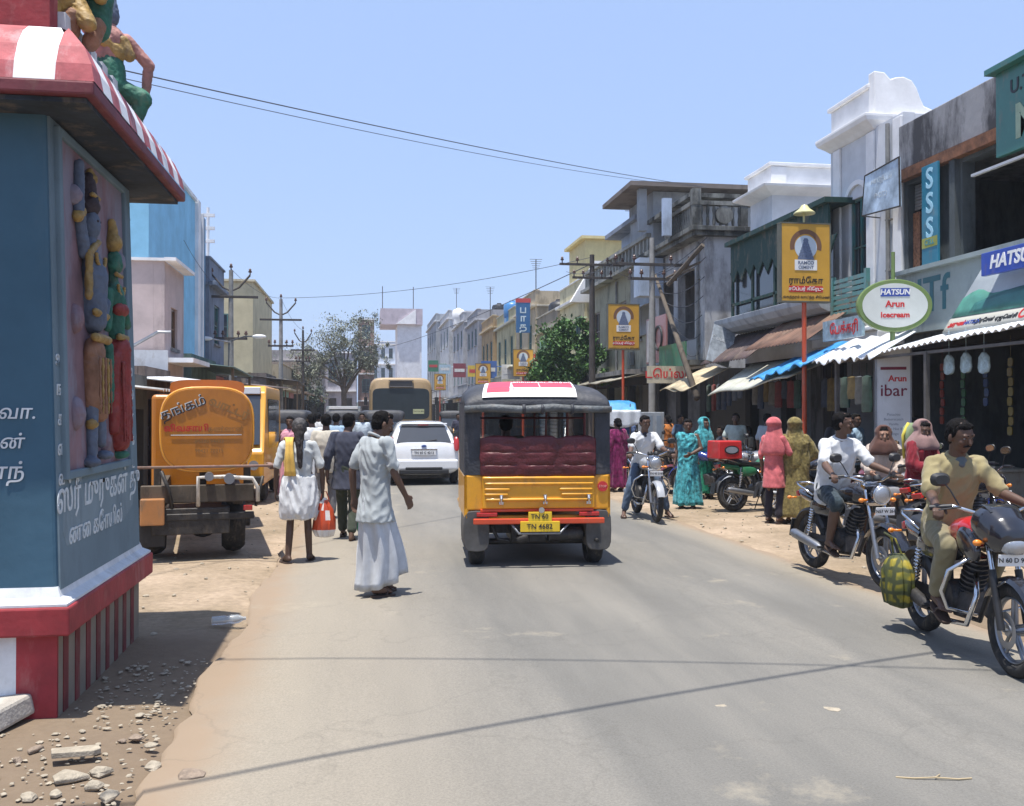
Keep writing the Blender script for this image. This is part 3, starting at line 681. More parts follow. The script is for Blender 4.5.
    va = nn(nt, 'ShaderNodeVectorMath', operation='MULTIPLY_ADD'); L(nd.outputs['Color'], va.inputs[0]); va.inputs[1].default_value = (.9, .9, .9); L(tc.outputs['Object'], va.inputs[2]); L(va.outputs[0], vo.inputs['Vector'])
    ck = nn(nt, 'ShaderNodeValToRGB'); e = ck.color_ramp.elements; e[0].position = .0; e[0].color = (.30, .30, .30, 1); e[1].position = .012; e[1].color = (0, 0, 0, 1); L(vo.outputs['Distance'], ck.inputs['Fac'])
    kx = nn(nt, 'ShaderNodeMath', operation='MULTIPLY', use_clamp=True); L(ck.outputs[0], kx.inputs[0]); L(n1.outputs['Fac'], kx.inputs[1]); m4 = nn(nt, 'ShaderNodeMixRGB'); L(kx.outputs[0], m4.inputs['Fac']); L(m3.outputs[0], m4.inputs['Color1']); m4.inputs['Color2'].default_value = (.07, .065, .055, 1)
    L(m4.outputs[0], b.inputs['Base Color']); b.inputs['Roughness'].default_value = .85; b.inputs['Specular IOR Level'].default_value = .3
    bp = nn(nt, 'ShaderNodeBump'); bp.inputs['Strength'].default_value = .45; bp.inputs['Distance'].default_value = .006; L(n2.outputs['Fac'], bp.inputs['Height']); L(bp.outputs[0], b.inputs['Normal'])
    return m
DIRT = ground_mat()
def gfn(u, v):
    return None
m = MB()
xs = [-900, -300, -100, -40, -20, -12] + [-8 + .25 * i for i in range(90)] + [15, 25, 50, 120, 300, 900]
ys = [-300, -60, -15, -4] + [0 + .3 * i for i in range(90)] + [27 + 2 * i for i in range(20)] + [80, 120, 200, 400, 1500]
vs = []
for y in ys:
    for x in xs:
        z = 0.0
        if -8 <= x <= 14 and 0 <= y < 60:
            z = .014 * noise.noise(V((x * 1.3, y * 1.3, 2))) + .008 * noise.noise(V((x * 5, y * 5, 7)))
            if -1.1 < x < 4.95: z = -.035
            elif x > 0: z = min(z, .01)
            z -= .010
        elif abs(x) < 20: z = -.02
        vs.append((x, y, z))
w_ = len(xs)
m.add(vs, [(j * w_ + i, j * w_ + i + 1, (j + 1) * w_ + i + 1, (j + 1) * w_ + i) for j in range(len(ys) - 1) for i in range(w_ - 1)])
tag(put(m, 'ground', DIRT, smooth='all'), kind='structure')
m = MB(); yy = [-12 + .12 * i for i in range(520)] + [50.4 + 2.5 * i for i in range(80)]
K = 15; vs = []
for y in yy:
    a = -1.00 + .10 * noise.noise(V((0, y * .7, 0))) + .05 * noise.noise(V((3, y * 4, 0))) + .02 * noise.noise(V((3, y * 11, 0)))
    b = 4.85 + .16 * noise.noise(V((9, y * .6, 0))) + .06 * noise.noise(V((7, y * 3, 0)))
    for i in range(K + 1):
        u = i / K; x = a + (b - a) * u
        z = .012 + .035 * (1 - (2 * u - 1) ** 2) if 0 < i < K else -.03
        if i in (1, K - 1): x = a + .03 if i == 1 else b - .05; z = .004
        vs.append((x, y, z))
w_ = K + 1
m.add(vs, [(j * w_ + i, j * w_ + i + 1, (j + 1) * w_ + i + 1, (j + 1) * w_ + i) for j in range(len(yy) - 1) for i in range(K)])
tag(put(m, 'road', road_mat(), smooth='all'), kind='structure')
# ---------------------------------------------------------------- rubble
def stone(mb, c, r, seed, flat=.5):
    rnd = random.Random(seed); n = 6 + seed % 3; rings = []
    sx, sy, sz = r * rnd.uniform(.8, 1.3), r * rnd.uniform(.7, 1.1), r * flat * rnd.uniform(.7, 1.1); rot = rnd.uniform(0, 6.28)
    for zz, q in ((-.9, .55), (-.3, .95), (.35, .9), (.9, .5)):
        ring = []
        for i in range(n):
            a = 2 * PI * i / n; k = q * (1 + .9 * noise.noise(V((math.cos(a) * 1.9 + seed * 1.37, math.sin(a) * 1.9, zz * .5))))
            x, y = sx * k * math.cos(a), sy * k * math.sin(a)
            ring.append(V((c[0] + x * math.cos(rot) - y * math.sin(rot), c[1] + x * math.sin(rot) + y * math.cos(rot), c[2] + sz * zz + .15 * sz * noise.noise(V((a, seed, 1))))))
        rings.append(ring)
    mb.loft(rings)
stoneM = M('pale_rubble', (.36, .31, .235), rough=.9, var=.25, scale=18, bump=.6); stoneD = M('brown_rubble', (.26, .20, .15), rough=.9, var=.3, scale=18, bump=.6)
big = [  # px, py, radius, label
 (190, 777, .055, 'squarish grey stone near the lower edge of the dirt verge'), (152, 768, .05, 'long pale cream stone pointing right toward the asphalt, in the rubble'),
 (149, 746, .036, 'pale yellow stone at the asphalt edge, uppermost on the verge'), (137, 738, .03, 'small cream stone between the two upper stones by the asphalt edge'),
 (69, 780, .07, 'broad rough grey lump just below the flat slab piece'), (99, 774, .05, 'elongated dusty stone touching the grey lump'),
 (38, 750, .045, 'rounded cream stone left of the flat slab piece'), (28, 798, .04, 'bright cream stone at the very bottom left of the rubble'),
 (93, 787, .05, 'pale wedge of stone below the grey lump'), (17, 761, .03, 'small cream pebble lying alone left of the rounded stone'),
 (140, 715, .028, 'rounded white stone halfway between shrine and asphalt'), (55, 795, .04, 'yellowish stone in the middle of the lower rubble'), (122, 741, .024, 'little cream stone on bare brown dirt right of the slab piece'), (107, 798, .05, 'grey stone at the bottom edge in front of the rubble')]
for i, (px, py, r_, lb) in enumerate(big):
    p = gz(px, py); mb = MB(); stone(mb, (0, 0, r_ * .25), r_, 20 + i, .5)
    tag(put(mb, 'stone', stoneM if i % 3 else stoneD, loc=(p.x, p.y, -.005), bevel=r_ * .06), lb, 'stone', 'loose stones on the dirt verge')
p = gz(74, 761); mb = MB(); mb.prism([(-.115, -.03), (.10, -.055), (.125, .0), (.10, .03), (-.09, .045)], 0, .028, Matrix.Rotation(PI / 2, 4, 'X'))
tag(put(mb, 'stone_slab', stoneM, loc=(p.x, p.y, .03), bevel=.004), 'flat broken piece of pale slab lying on the dirt before the shrine', 'slab')
mb = MB(); p = gz(-42, 752); mb.box((0, 0, .03), (.36, .7, .12), rot=(R(3), R(-4), R(-18)), taper=.96)
tag(put(mb, 'concrete_slab', M('slab_concrete', (.42, .39, .34), rough=.9, var=.2, scale=8, bump=.6), loc=(p.x - .08, p.y + .25, .02), bevel=.02), 'tilted concrete slab cut off by the left edge, beside the shrine plinth', 'slab')
mb = MB(); rnd = random.Random(3)
for i in range(900):
    t_ = rnd.random(); y = 3.2 + 3.6 * rnd.random() ** .9; x = -1.05 - rnd.random() ** 1.2 * 1.6
    if y > 5.4 and x < -1.65: continue
    stone(mb, (x, y, .0), rnd.choice([.006, .008, .010, .013, .017]), i + 100, .35)
for i in range(260):
    x = rnd.choice([rnd.uniform(-3.2, -1.0), rnd.uniform(4.9, 7.2)]); y = rnd.uniform(7.5, 20)
    stone(mb, (x, y, .0), rnd.choice([.012, .016, .025]), i + 900, .6)
tag(put(mb, 'gravel', stoneM), kind='stuff')
p = gz(228, 624)
mb = MB(); mb.lathe([(.02, -.13), (.034, -.125), (.036, -.03), (.031, 0), (.036, .03), (.034, .08), (.014, .12), (.013, .14)], (0, 0, .035), (1, .25, 0), 16)
tag(put(mb, 'plastic_bottle', M('clear_plastic', (.75, .8, .82), rough=.1, trans=.7, var=.05, bump=.2, scale=25), loc=(p.x, p.y, 0), smooth=True), 'crushed clear plastic bottle lying at the verge edge', 'bottle')
for px, py, lb in ((722, 714, 'pale tan scrap lying flat on the bare asphalt, left one of two'), (832, 717, 'larger pale scrap lying flat on the asphalt, right one of two')):
    p = gz(px, py); mb = MB(); stone(mb, (0, 0, .0), .05 if px > 800 else .035, px, .12)
    tag(put(mb, 'scrap', stoneM, loc=(p.x, p.y, .045)), lb, 'scrap')
p = gz(935, 790); mb = MB(); mb.tube([(-.16, .05, .006), (-.09, .02, .008), (0, .0, .014), (.10, -.02, .008), (.17, -.015, .006)], .004, 5); mb.tube([(0, 0, .014), (.05, .04, .01)], .003, 5)
tag(put(mb, 'dry_twig', M('dry_straw', (.42, .33, .2), rough=.9), loc=(p.x, p.y, .042)), 'dry straw coloured twig lying on the asphalt at lower right', 'twig')
# ---------------------------------------------------------------- shrine pavilion
SH = thing('shrine', 'blue grey roadside shrine with red and white striped plinth and carved side panel', 'shrine', (-2.9, 6.6, 0))
blueF = plaster('shrine_blue', (.058, .122, .175), dirt=.25, dirtcol=(.10, .15, .18)); greyF = plaster('shrine_grey', (.16, .22, .255), dirt=.3, dirtcol=(.10, .13, .15))
maroon = M('shrine_maroon', (.30, .028, .035), rough=.7, var=.25, scale=5, bump=.2, dirt=.3, dirtcol=(.45, .22, .2)); whiteS = M('shrine_white', (.62, .64, .66), rough=.8, var=.15, scale=5, bump=.2, dirt=.35, dirtcol=(.35, .33, .3))
pinkS = M('shrine_pink_red', (.42, .09, .10), rough=.7, var=.25, scale=6, bump=.2, dirt=.35, dirtcol=(.6, .42, .42)); creamS = M('stripe_cream', (.22, .19, .15), rough=.85, var=.15, bump=.2, dirt=.3)
XL, XR, Y0, Y1 = -4.9, -1.70, 5.66, 7.60
# plinth with stripes as 2-slot mesh
m = MB(); 
def stripes(mb, a, b, n, ax, lo, hi, face_c, th, cols, phase=0, wd=None):
    pass
m.bx((XL, Y0, -.1), (XR, Y1, .46)); put(m, 'plinth', creamS, SH, world=True)
m = MB(); k = 0; x = XR
while x > XL:
    if k % 2 == 0: m.m = 0
    else: m.m = 1
    m.bx((max(x - .215, XL), Y0 - .006, -.05), (x, Y0 + .02, .458)); x -= .215; k += 1
put(m, 'front_stripes', [maroon, whiteS], SH, world=True)
m = MB(); y = Y0 + .10
while y < Y1 - .05:
    m.bx((XR - .02, y, -.05), (XR + .006, y + .085, .458)); y += .225
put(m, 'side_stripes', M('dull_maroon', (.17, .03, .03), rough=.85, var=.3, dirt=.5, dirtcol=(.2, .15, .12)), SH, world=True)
m = MB(); m.bx((XL - .06, Y0 - .085, .46), (XR + .085, Y1 + .085, .62)); put(m, 'plinth_band', maroon, SH, world=True, bevel=.012)
m = MB(); v8 = []
m.loft([[V((XL - .05, Y0 - q, z)), V((XR + q, Y0 - q, z)), V((XR + q, Y1 + q, z)), V((XL - .05, Y1 + q, z))] for q, z in ((.07, .622), (.07, .635), (.02, .665), (.0, .72))]); put(m, 'ledge', [whiteS], SH, world=True)
m = MB(); XT = -1.775
def body_ring(z, ins=0):
    u = (z - .66) / (3.40 - .66); xr = XR + (XT - XR) * u - ins; y0 = Y0 + .0 * u + ins; y1 = Y1 - .06 * u - ins
    return [V((XL, y0, z)), V((xr, y0, z)), V((xr, y1, z)), V((XL, y1, z))]
m.loft([body_ring(.66), body_ring(3.45)])
bo = put(m, 'wall', blueF, SH, world=True, bevel=.02)
def sx(z, off=0): return XR + (XT - XR) * (z - .66) / (2.74) + off
# grey side face render coat
m = MB(); z0, z1 = .70, 3.39
m.loft([[V((sx(z, -.01), Y0 + .02, z)), V((sx(z, .012), Y0 + .02, z)), V((sx(z, .012), Y1 - .03 - .05 * (z - .66) / 2.7, z)), V((sx(z, -.01), Y1 - .03 - .05 * (z - .66) / 2.7, z))] for z in (z0, z1)])
put(m, 'side_render', greyF, SH, world=True)
# relief panel: frame moulding + pink ground
PY0, PY1, PZ0, PZ1 = 5.80, 7.24, 1.36, 3.29
def zz_(z): return z + .26 if z > 1.95 else 1.39 + (z - 1.43) * 1.577
m = MB()
m.loft([[V((sx(z, .004), PY0, z)), V((sx(z, .020), PY0, z)), V((sx(z, .020), PY1, z)), V((sx(z, .004), PY1, z))] for z in (PZ0, PZ1)])
pan = put(m, 'relief_panel', M('relief_ground', (.22, .13, .145), rough=.85, var=.3, scale=2.5, bump=.3, dirt=.6, dirtcol=(.22, .22, .27)), SH, world=True)
m = MB()
for a, b, z0, z1 in ((PY0 - .05, PY0, PZ0 - .05, PZ1 + .05), (PY1, PY1 + .05, PZ0 - .05, PZ1 + .05), (PY0, PY1, PZ0 - .05, PZ0), (PY0, PY1, PZ1, PZ1 + .05)):
    m.loft([[V((sx(z, .0), a, z)), V((sx(z, .045), a, z)), V((sx(z, .045), b, z)), V((sx(z, .0), b, z))] for z in (z0, z1)])
put(m, 'panel_frame', greyF, SH, world=True, bevel=.008)
def rel(parts, name, mat, vox=.010, parent=pan):
    mb = MB()
    for p in parts:
        if p[0] == 'c':
            (y0, z0, r0), (y1, z1, r1) = p[1], p[2]; d = p[3] if len(p) > 3 else .055
            z0, z1 = zz_(z0), zz_(z1); mb.cap((sx(z0, d * .8), y0, z0), r0 * .8, (sx(z1, d * .8), y1, z1), r1 * .8)
        else:
            y, z, ry, rz_ = p[1:5]; d = p[5] if len(p) > 5 else .05; z = zz_(z); mb.ell((sx(z, d), y, z), (.06, ry * .85, rz_))
    me = remesh(mb, vox, 1, name); wrinkle(me, .005, (30, 30, 30), len(name)); return finish(me, name, mat, SH, smooth='all') if parent is None else (lambda o: o)(finish_rel(me, name, mat))
def finish_rel(me, name, mat, T=None):
    me.transform(wm(SH).inverted() @ (T or Matrix())); n = len(me.vertices); par = list(range(n))
    def find(i):
        while par[i] != i: par[i] = par[par[i]]; i = par[i]
        return i
    for e in me.edges: a_, b_ = find(e.vertices[0]), find(e.vertices[1]); par[a_] = b_
    gr = {}
    for p in me.polygons: gr.setdefault(find(p.vertices[0]), []).append(p)
    if len(gr) < 2 or 'bead' in name or 'eyes' in name: return finish(me, name, mat, SH, smooth='all')
    for ps in gr.values():
        if len(ps) < 20: continue
        ix = {}; fs = []
        for p in ps: fs.append([ix.setdefault(v, len(ix)) for v in p.vertices])
        m2 = bpy.data.meshes.new(name); m2.from_pydata([tuple(me.vertices[v].co) for v in ix], [], fs); finish(m2, name, mat, SH, smooth='all')
gold = M('faded_gold', (.34, .215, .06), rough=.6, var=.3, scale=14, bump=.3, dirt=.3); slate = M('slate_skin', (.10, .125, .175), rough=.7, var=.2, scale=9, bump=.2, dirt=.2)
grn = M('deity_green', (.03, .14, .09), rough=.7, var=.35, scale=9, bump=.3, dirt=.3); redc = M('deity_red', (.26, .035, .03), rough=.65, var=.25, scale=7, bump=.3, dirt=.2)
org = M('deity_orange', (.28, .14, .08), rough=.7, var=.25, scale=7, bump=.3, dirt=.25); brn = M('crown_dark', (.055, .04, .045), rough=.8, var=.3, scale=12, bump=.4)
pnkb = M('deity_pink', (.40, .19, .16), rough=.7, var=.3, scale=9, bump=.3, dirt=.3)
a = 6.32   # male figure axis y
rel([('e', a, 2.62, .075, .10), ('c', (a, 2.53, .05), (a, 2.46, .06)), ('e', a, 2.33, .16, .15), ('c', (a - .01, 2.30, .13), (a, 2.02, .11)), ('c', (a - .15, 2.42, .05), (a - .24, 2.68, .045)), ('c', (a - .24, 2.68, .045), (a - .20, 2.95, .04)),
     ('c', (a + .15, 2.40, .05), (a + .22, 2.15, .045)), ('c', (a + .22, 2.15, .04), (a + .10, 2.0, .04), .09), ('c', (a - .05, 1.76, .06), (a - .08, 1.46, .042)), ('c', (a + .10, 1.76, .055), (a + .14, 1.5, .04)), ('e', a - .12, 1.43, .07, .03), ('e', a + .18, 1.45, .07, .03)], 'male_figure', slate)
rel([('e', a, 2.74, .085, .07), ('c', (a, 2.78, .07), (a, 2.92, .045))], 'male_hair', brn)
rel([('c', (a - .16, 2.42, .03), (a - .20, 2.15, .03), .10), ('c', (a - .16, 2.42, .03), (a + .05, 2.52, .025), .10), ('c', (a - .12, 2.06, .03), (a + .13, 2.05, .03), .12), ('c', (a - .02, 2.76, .02), (a + .05, 2.74, .02), .11), ('c', (a - .27, 2.62, .045), (a - .21, 2.66, .045), .06), ('c', (a - .15, 1.92, .035), (a + .15, 1.92, .035), .12),
     ('c', (a - .10, 1.58, .045), (a - .05, 1.58, .045), .06)], 'male_ornaments', gold)
rel([('e', a + .0, 1.86, .17, .11), ('c', (a - .06, 1.82, .09), (a - .05, 1.66, .075)), ('c', (a + .08, 1.82, .09), (a + .10, 1.62, .075))], 'loin_cloth', org)
b_ = 6.86
rel([('e', b_, 2.46, .07, .09), ('c', (b_, 2.38, .04), (b_, 2.3, .05)), ('e', b_, 2.22, .13, .12), ('c', (b_, 2.2, .1), (b_, 1.98, .085)), ('c', (b_ + .13, 2.28, .04), (b_ + .20, 2.05, .035)), ('c', (b_ + .20, 2.05, .035), (b_ + .10, 2.2, .03), .1), ('c', (b_ - .12, 2.25, .04), (b_ - .18, 2.0, .035)), ('e', b_ + .06, 1.44, .06, .03), ('c', (b_ - .18, 1.9, .045), (b_ - .16, 1.68, .035))], 'female_figure', grn)
rel([('e', b_, 2.60, .085, .07), ('c', (b_, 2.62, .06), (b_ , 2.74, .035)), ('c', (b_ - .08, 2.38, .02), (b_ + .08, 2.38, .02), .10), ('c', (b_ - .10, 1.95, .03), (b_ + .10, 1.95, .03), .12)], 'female_ornaments', gold)
rel([('e', b_, 2.14, .12, .055, .08), ('c', (b_ + .02, 1.90, .125), (b_ + .05, 1.50, .095)), ('c', (b_ - .06, 1.86, .08), (b_ - .08, 1.55, .05))], 'red_sari', redc)
def dots(pts, name, mat):
    mb = MB()
    for y, z, r, d in pts: mb.ell((sx(zz_(z), d), y, zz_(z)), (r, r, r), n=8, k=5)
    me_ = bpy.data.meshes.new(name); me_.from_pydata([tuple(p) for p in mb.v], [], mb.f); return finish_rel(me_, name, mat)
dots([(a + .10 * math.cos(t), 2.42 - .07 * math.sin(t), .014, .105) for t in [PI * i / 12 for i in range(13)]] + [(b_ + .08 * math.cos(t), 2.30 - .06 * math.sin(t), .012, .095) for t in [PI * i / 10 for i in range(11)]], 'bead_necklace', gold)
dots([(a - .03 + .05 * i, 2.64, .009, .10) for i in (0, 1)] + [(b_ - .025 + .045 * i, 2.475, .008, .09) for i in (0, 1)], 'carved_eyes', brn)
for j in range(5):
    rel([('c', (a - .13 + .06 * j, 1.84, .014), (a - .15 + .065 * j, 1.62, .010), .15)], 'cloth_fold', gold if j % 2 else org)
    rel([('c', (b_ - .08 + .045 * j, 1.84, .016), (b_ - .07 + .05 * j, 1.50, .012), .14)], 'sari_fold', redc)
rel([('c', (a + .02, 2.92, .06), (a + .02, 2.96, .03), .06), ('c', (a - .07, 2.80, .02), (a + .09, 2.80, .02), .10)], 'crown', gold)
for y_, z_, r_ in ((6.0, 1.62, .08), (6.02, 2.0, .07), (7.08, 2.5, .06), (7.05, 1.7, .07), (6.58, 1.5, .06), (6.05, 2.75, .05)):
    rel([('e', y_, z_, r_, r_ * 1.3, .02)], 'carved_flower', pan.data.materials[0])
m = MB(); m.loft([[V((sx(z, .010), y0_, z)), V((sx(z, .0135), y0_, z)), V((sx(z, .0135), y1_, z)), V((sx(z, .010), y1_, z))] for z, y0_, y1_ in ((.93, 5.80, 7.10), (1.02, 5.74, 7.38), (1.22, 5.76, 7.42), (1.26, 5.9, 7.3))]); put(m, 'whitewash_patch', plaster('patch_grey', (.21, .27, .30), dirt=.6, dirtcol=(.12, .16, .19)), SH, world=True)
# writing
wtxt = M('faded_white_paint', (.55, .60, .62), rough=.8, var=.2, scale=20, bump=0)
def sideT(y, z): 
    T = frame('E', (sx(z, .0155), y, z)); return T
text('ஸ்ரீ முருகன் து', .235, wtxt, sideT(6.62, 1.20), SH, bold=.012, ext=.002)
text('ணை கோயில்', .16, wtxt, sideT(6.45, .98), SH, bold=.012, ext=.002)
for i, ch in enumerate('உஙகளவ'):
    text(ch, .11, wtxt, sideT(5.735, 2.0 - .17 * i), SH, bold=.01, ext=.002)
for i, ch in enumerate('மலரகட'):
    text(ch, .11, wtxt, sideT(7.42, 2.0 - .17 * i), SH, bold=.01, ext=.002)
for i, s_ in enumerate(('ஓட்டேவா.', 'கவிஞன்', 'ஜீவானந்')): text(s_, .105 + .015 * (i == 2), M('fresh_white_paint', (.60, .64, .66), rough=.7, var=.15, bump=0), frame('S', (-2.08 + (-.04) * i, Y0 - .006, 1.695 - .165 * i)), SH, bold=.008, ext=.002, shear=.15)
text('வ', .12, MATS['fresh_white_paint'], frame('S', (-2.36, Y0 - .006, 1.20)), SH, bold=.03, ext=.002)
# eave slab, curved stripes, parapet
EX, EY0, EY1, EZ = -1.44, 5.36, 8.0, 3.40
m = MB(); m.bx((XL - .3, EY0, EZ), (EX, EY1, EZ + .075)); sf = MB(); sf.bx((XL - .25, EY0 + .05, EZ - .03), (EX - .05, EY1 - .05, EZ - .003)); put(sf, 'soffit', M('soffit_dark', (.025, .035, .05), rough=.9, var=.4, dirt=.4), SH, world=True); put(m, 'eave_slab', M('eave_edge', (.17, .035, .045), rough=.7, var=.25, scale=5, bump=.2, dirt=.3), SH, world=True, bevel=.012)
m = MB(); prof = [(0, .0), (.02, .10), (.07, .21), (.15, .31), (.24, .37), (.27, .38)]
# front curved face, stripes along x
x = EX; k = 0
def cpt(t_, side):  # inset, z
    return prof[t_]
while x > XL - .2:
    x2 = x - (.20 if k != 1 else .21); m.m = (k + 0) % 2
    for j in range(len(prof) - 1):
        (i0, h0), (i1, h1) = prof[j], prof[j + 1]; A_ = min(x, EX - i0), min(x, EX - i1)
        z_ = EZ + .076
        vs = [(max(x2, XL - .3), EY0 + i0 + .01, z_ + h0), (A_[0], EY0 + i0 + .01, z_ + h0), (A_[1] if A_[1] > x2 else x2, EY0 + i1 + .01, z_ + h1), (x2, EY0 + i1 + .01, z_ + h1)]
        m.add(vs, [(0, 1, 2, 3)])
    x = x2; k += 1
y = EY0; k = 0
while y < EY1 - .05:
    y2 = min(y + .20, EY1); m.m = (k) % 2
    for j in range(len(prof) - 1):
        (i0, h0), (i1, h1) = prof[j], prof[j + 1]; z_ = EZ + .076
        ya, yb = max(y, EY0 + i0 + .01), max(y, EY0 + i1 + .01)
        ye, yf = min(y2, EY1 - i0), min(y2, EY1 - i1)
        vs = [(EX - i0, ya, z_ + h0), (EX - i0, max(ya, ye), z_ + h0), (EX - i1, max(yb, yf), z_ + h1), (EX - i1, yb, z_ + h1)]
        m.add(vs, [(0, 1, 2, 3)])
    y = y2; k += 1
m.m = 0
m.bx((XL - .3, EY0 + .30, EZ + .08), (EX - .29, EY1 - .03, EZ + .45))
put(m, 'curved_cornice', [pinkS, M('cornice_white', (.80, .80, .80), rough=.7, var=.06, bump=.15, scale=5)], SH, world=True)
m = MB(); x0 = EX - .30
m.bx((XL, EY0 + .31, EZ + .45), (x0 - .02, EY0 + .45, 4.30)); put(m, 'front_parapet', maroon, SH, world=True)
m = MB(); y = EY0 + .46; k = 0
while y < EY1 - .3: m.m = k % 2; m.bx((x0 - .14, y, EZ + .30), (x0 + .02, y + .13, 4.02 - .03 * (k % 2))); y += .131; k += 1
put(m, 'side_parapet', [whiteS, greyF], SH, world=True)
# roof sculptures
def statue(name, parts_, loc, rz=0):
    T = Matrix.Translation(loc) @ Matrix.Rotation(rz, 4, 'Z') @ Matrix.Scale(.88, 4)
    for nm, mat, ps in parts_:
        mb = MB()
        for p in ps: mb.cap(p[0], p[1], p[2], p[3])
        me = remesh(mb, .010, 1, nm); wrinkle(me, .006, (28, 28, 28), len(nm)); finish_rel(me, nm, mat, T)
statue('s', [
  ('statue_body', pnkb, [((0, 0, .18), .10, (0, 0, .42), .12), ((0, 0, .50), .05, (0, .01, .58), .05), ((.13, 0, .44), .05, (.30, .0, .26), .048), ((.30, 0, .26), .045, (.27, .03, -.02), .035), ((-.13, 0, .44), .05, (-.26, 0, .62), .045), ((-.26, 0, .62), .04, (-.10, 0, .82), .035)]),
  ('statue_garment', grn, [((0, 0, .05), .13, (0, 0, .20), .12), ((.05, 0, .04), .085, (.24, -.05, -.04), .08), ((-.05, 0, .04), .085, (-.20, -.08, 0), .08), ((.24, -.05, -.04), .07, (.20, -.05, -.22), .05)]),
  ('statue_ornament', gold, [((-.08, -.04, .42), .08, (.05, -.05, .30), .07), ((.09, -.04, .40), .06, (.14, -.05, .30), .05), ((0, .0, .72), .05, (0, 0, .78), .03), ((-.18, -.10, .18), .06, (-.20, -.10, -.12), .045)]),
  ('statue_head', slate, [((0, 0, .60), .075, (0, 0, .66), .07), ((0, .0, .70), .06, (0, 0, .74), .05)])], (-1.80, 7.1, 3.98), R(20))
statue('s', [
  ('statue_body', gold, [((0, 0, .10), .13, (0, 0, .35), .12), ((.12, 0, .32), .05, (.22, -.05, .12), .05), ((-.12, 0, .32), .05, (-.2, -.08, .1), .05), ((.06, -.02, .05), .08, (.14, -.12, -.10), .06), ((-.06, -.02, .05), .08, (-.14, -.12, -.10), .06), ((0, 0, .45), .08, (0, 0, .55), .07)]),
  ('statue_garment', grn, [((.20, .10, -.05), .09, (.24, .10, .50), .10), ((.24, .10, .5), .06, (.36, .05, .40), .05)]),
  ('statue_ornament', org, [((.02, -.05, -.15), .07, (.05, -.08, -.05), .06), ((.16, .02, -.18), .06, (.2, .02, -.06), .06)])], (-1.78, 6.02, 4.10), R(15))
statue('s', [('statue_staff', brn, [((0, 0, 0), .018, (.16, 0, .26), .024)])], (-1.72, 6.8, 4.52), 0)
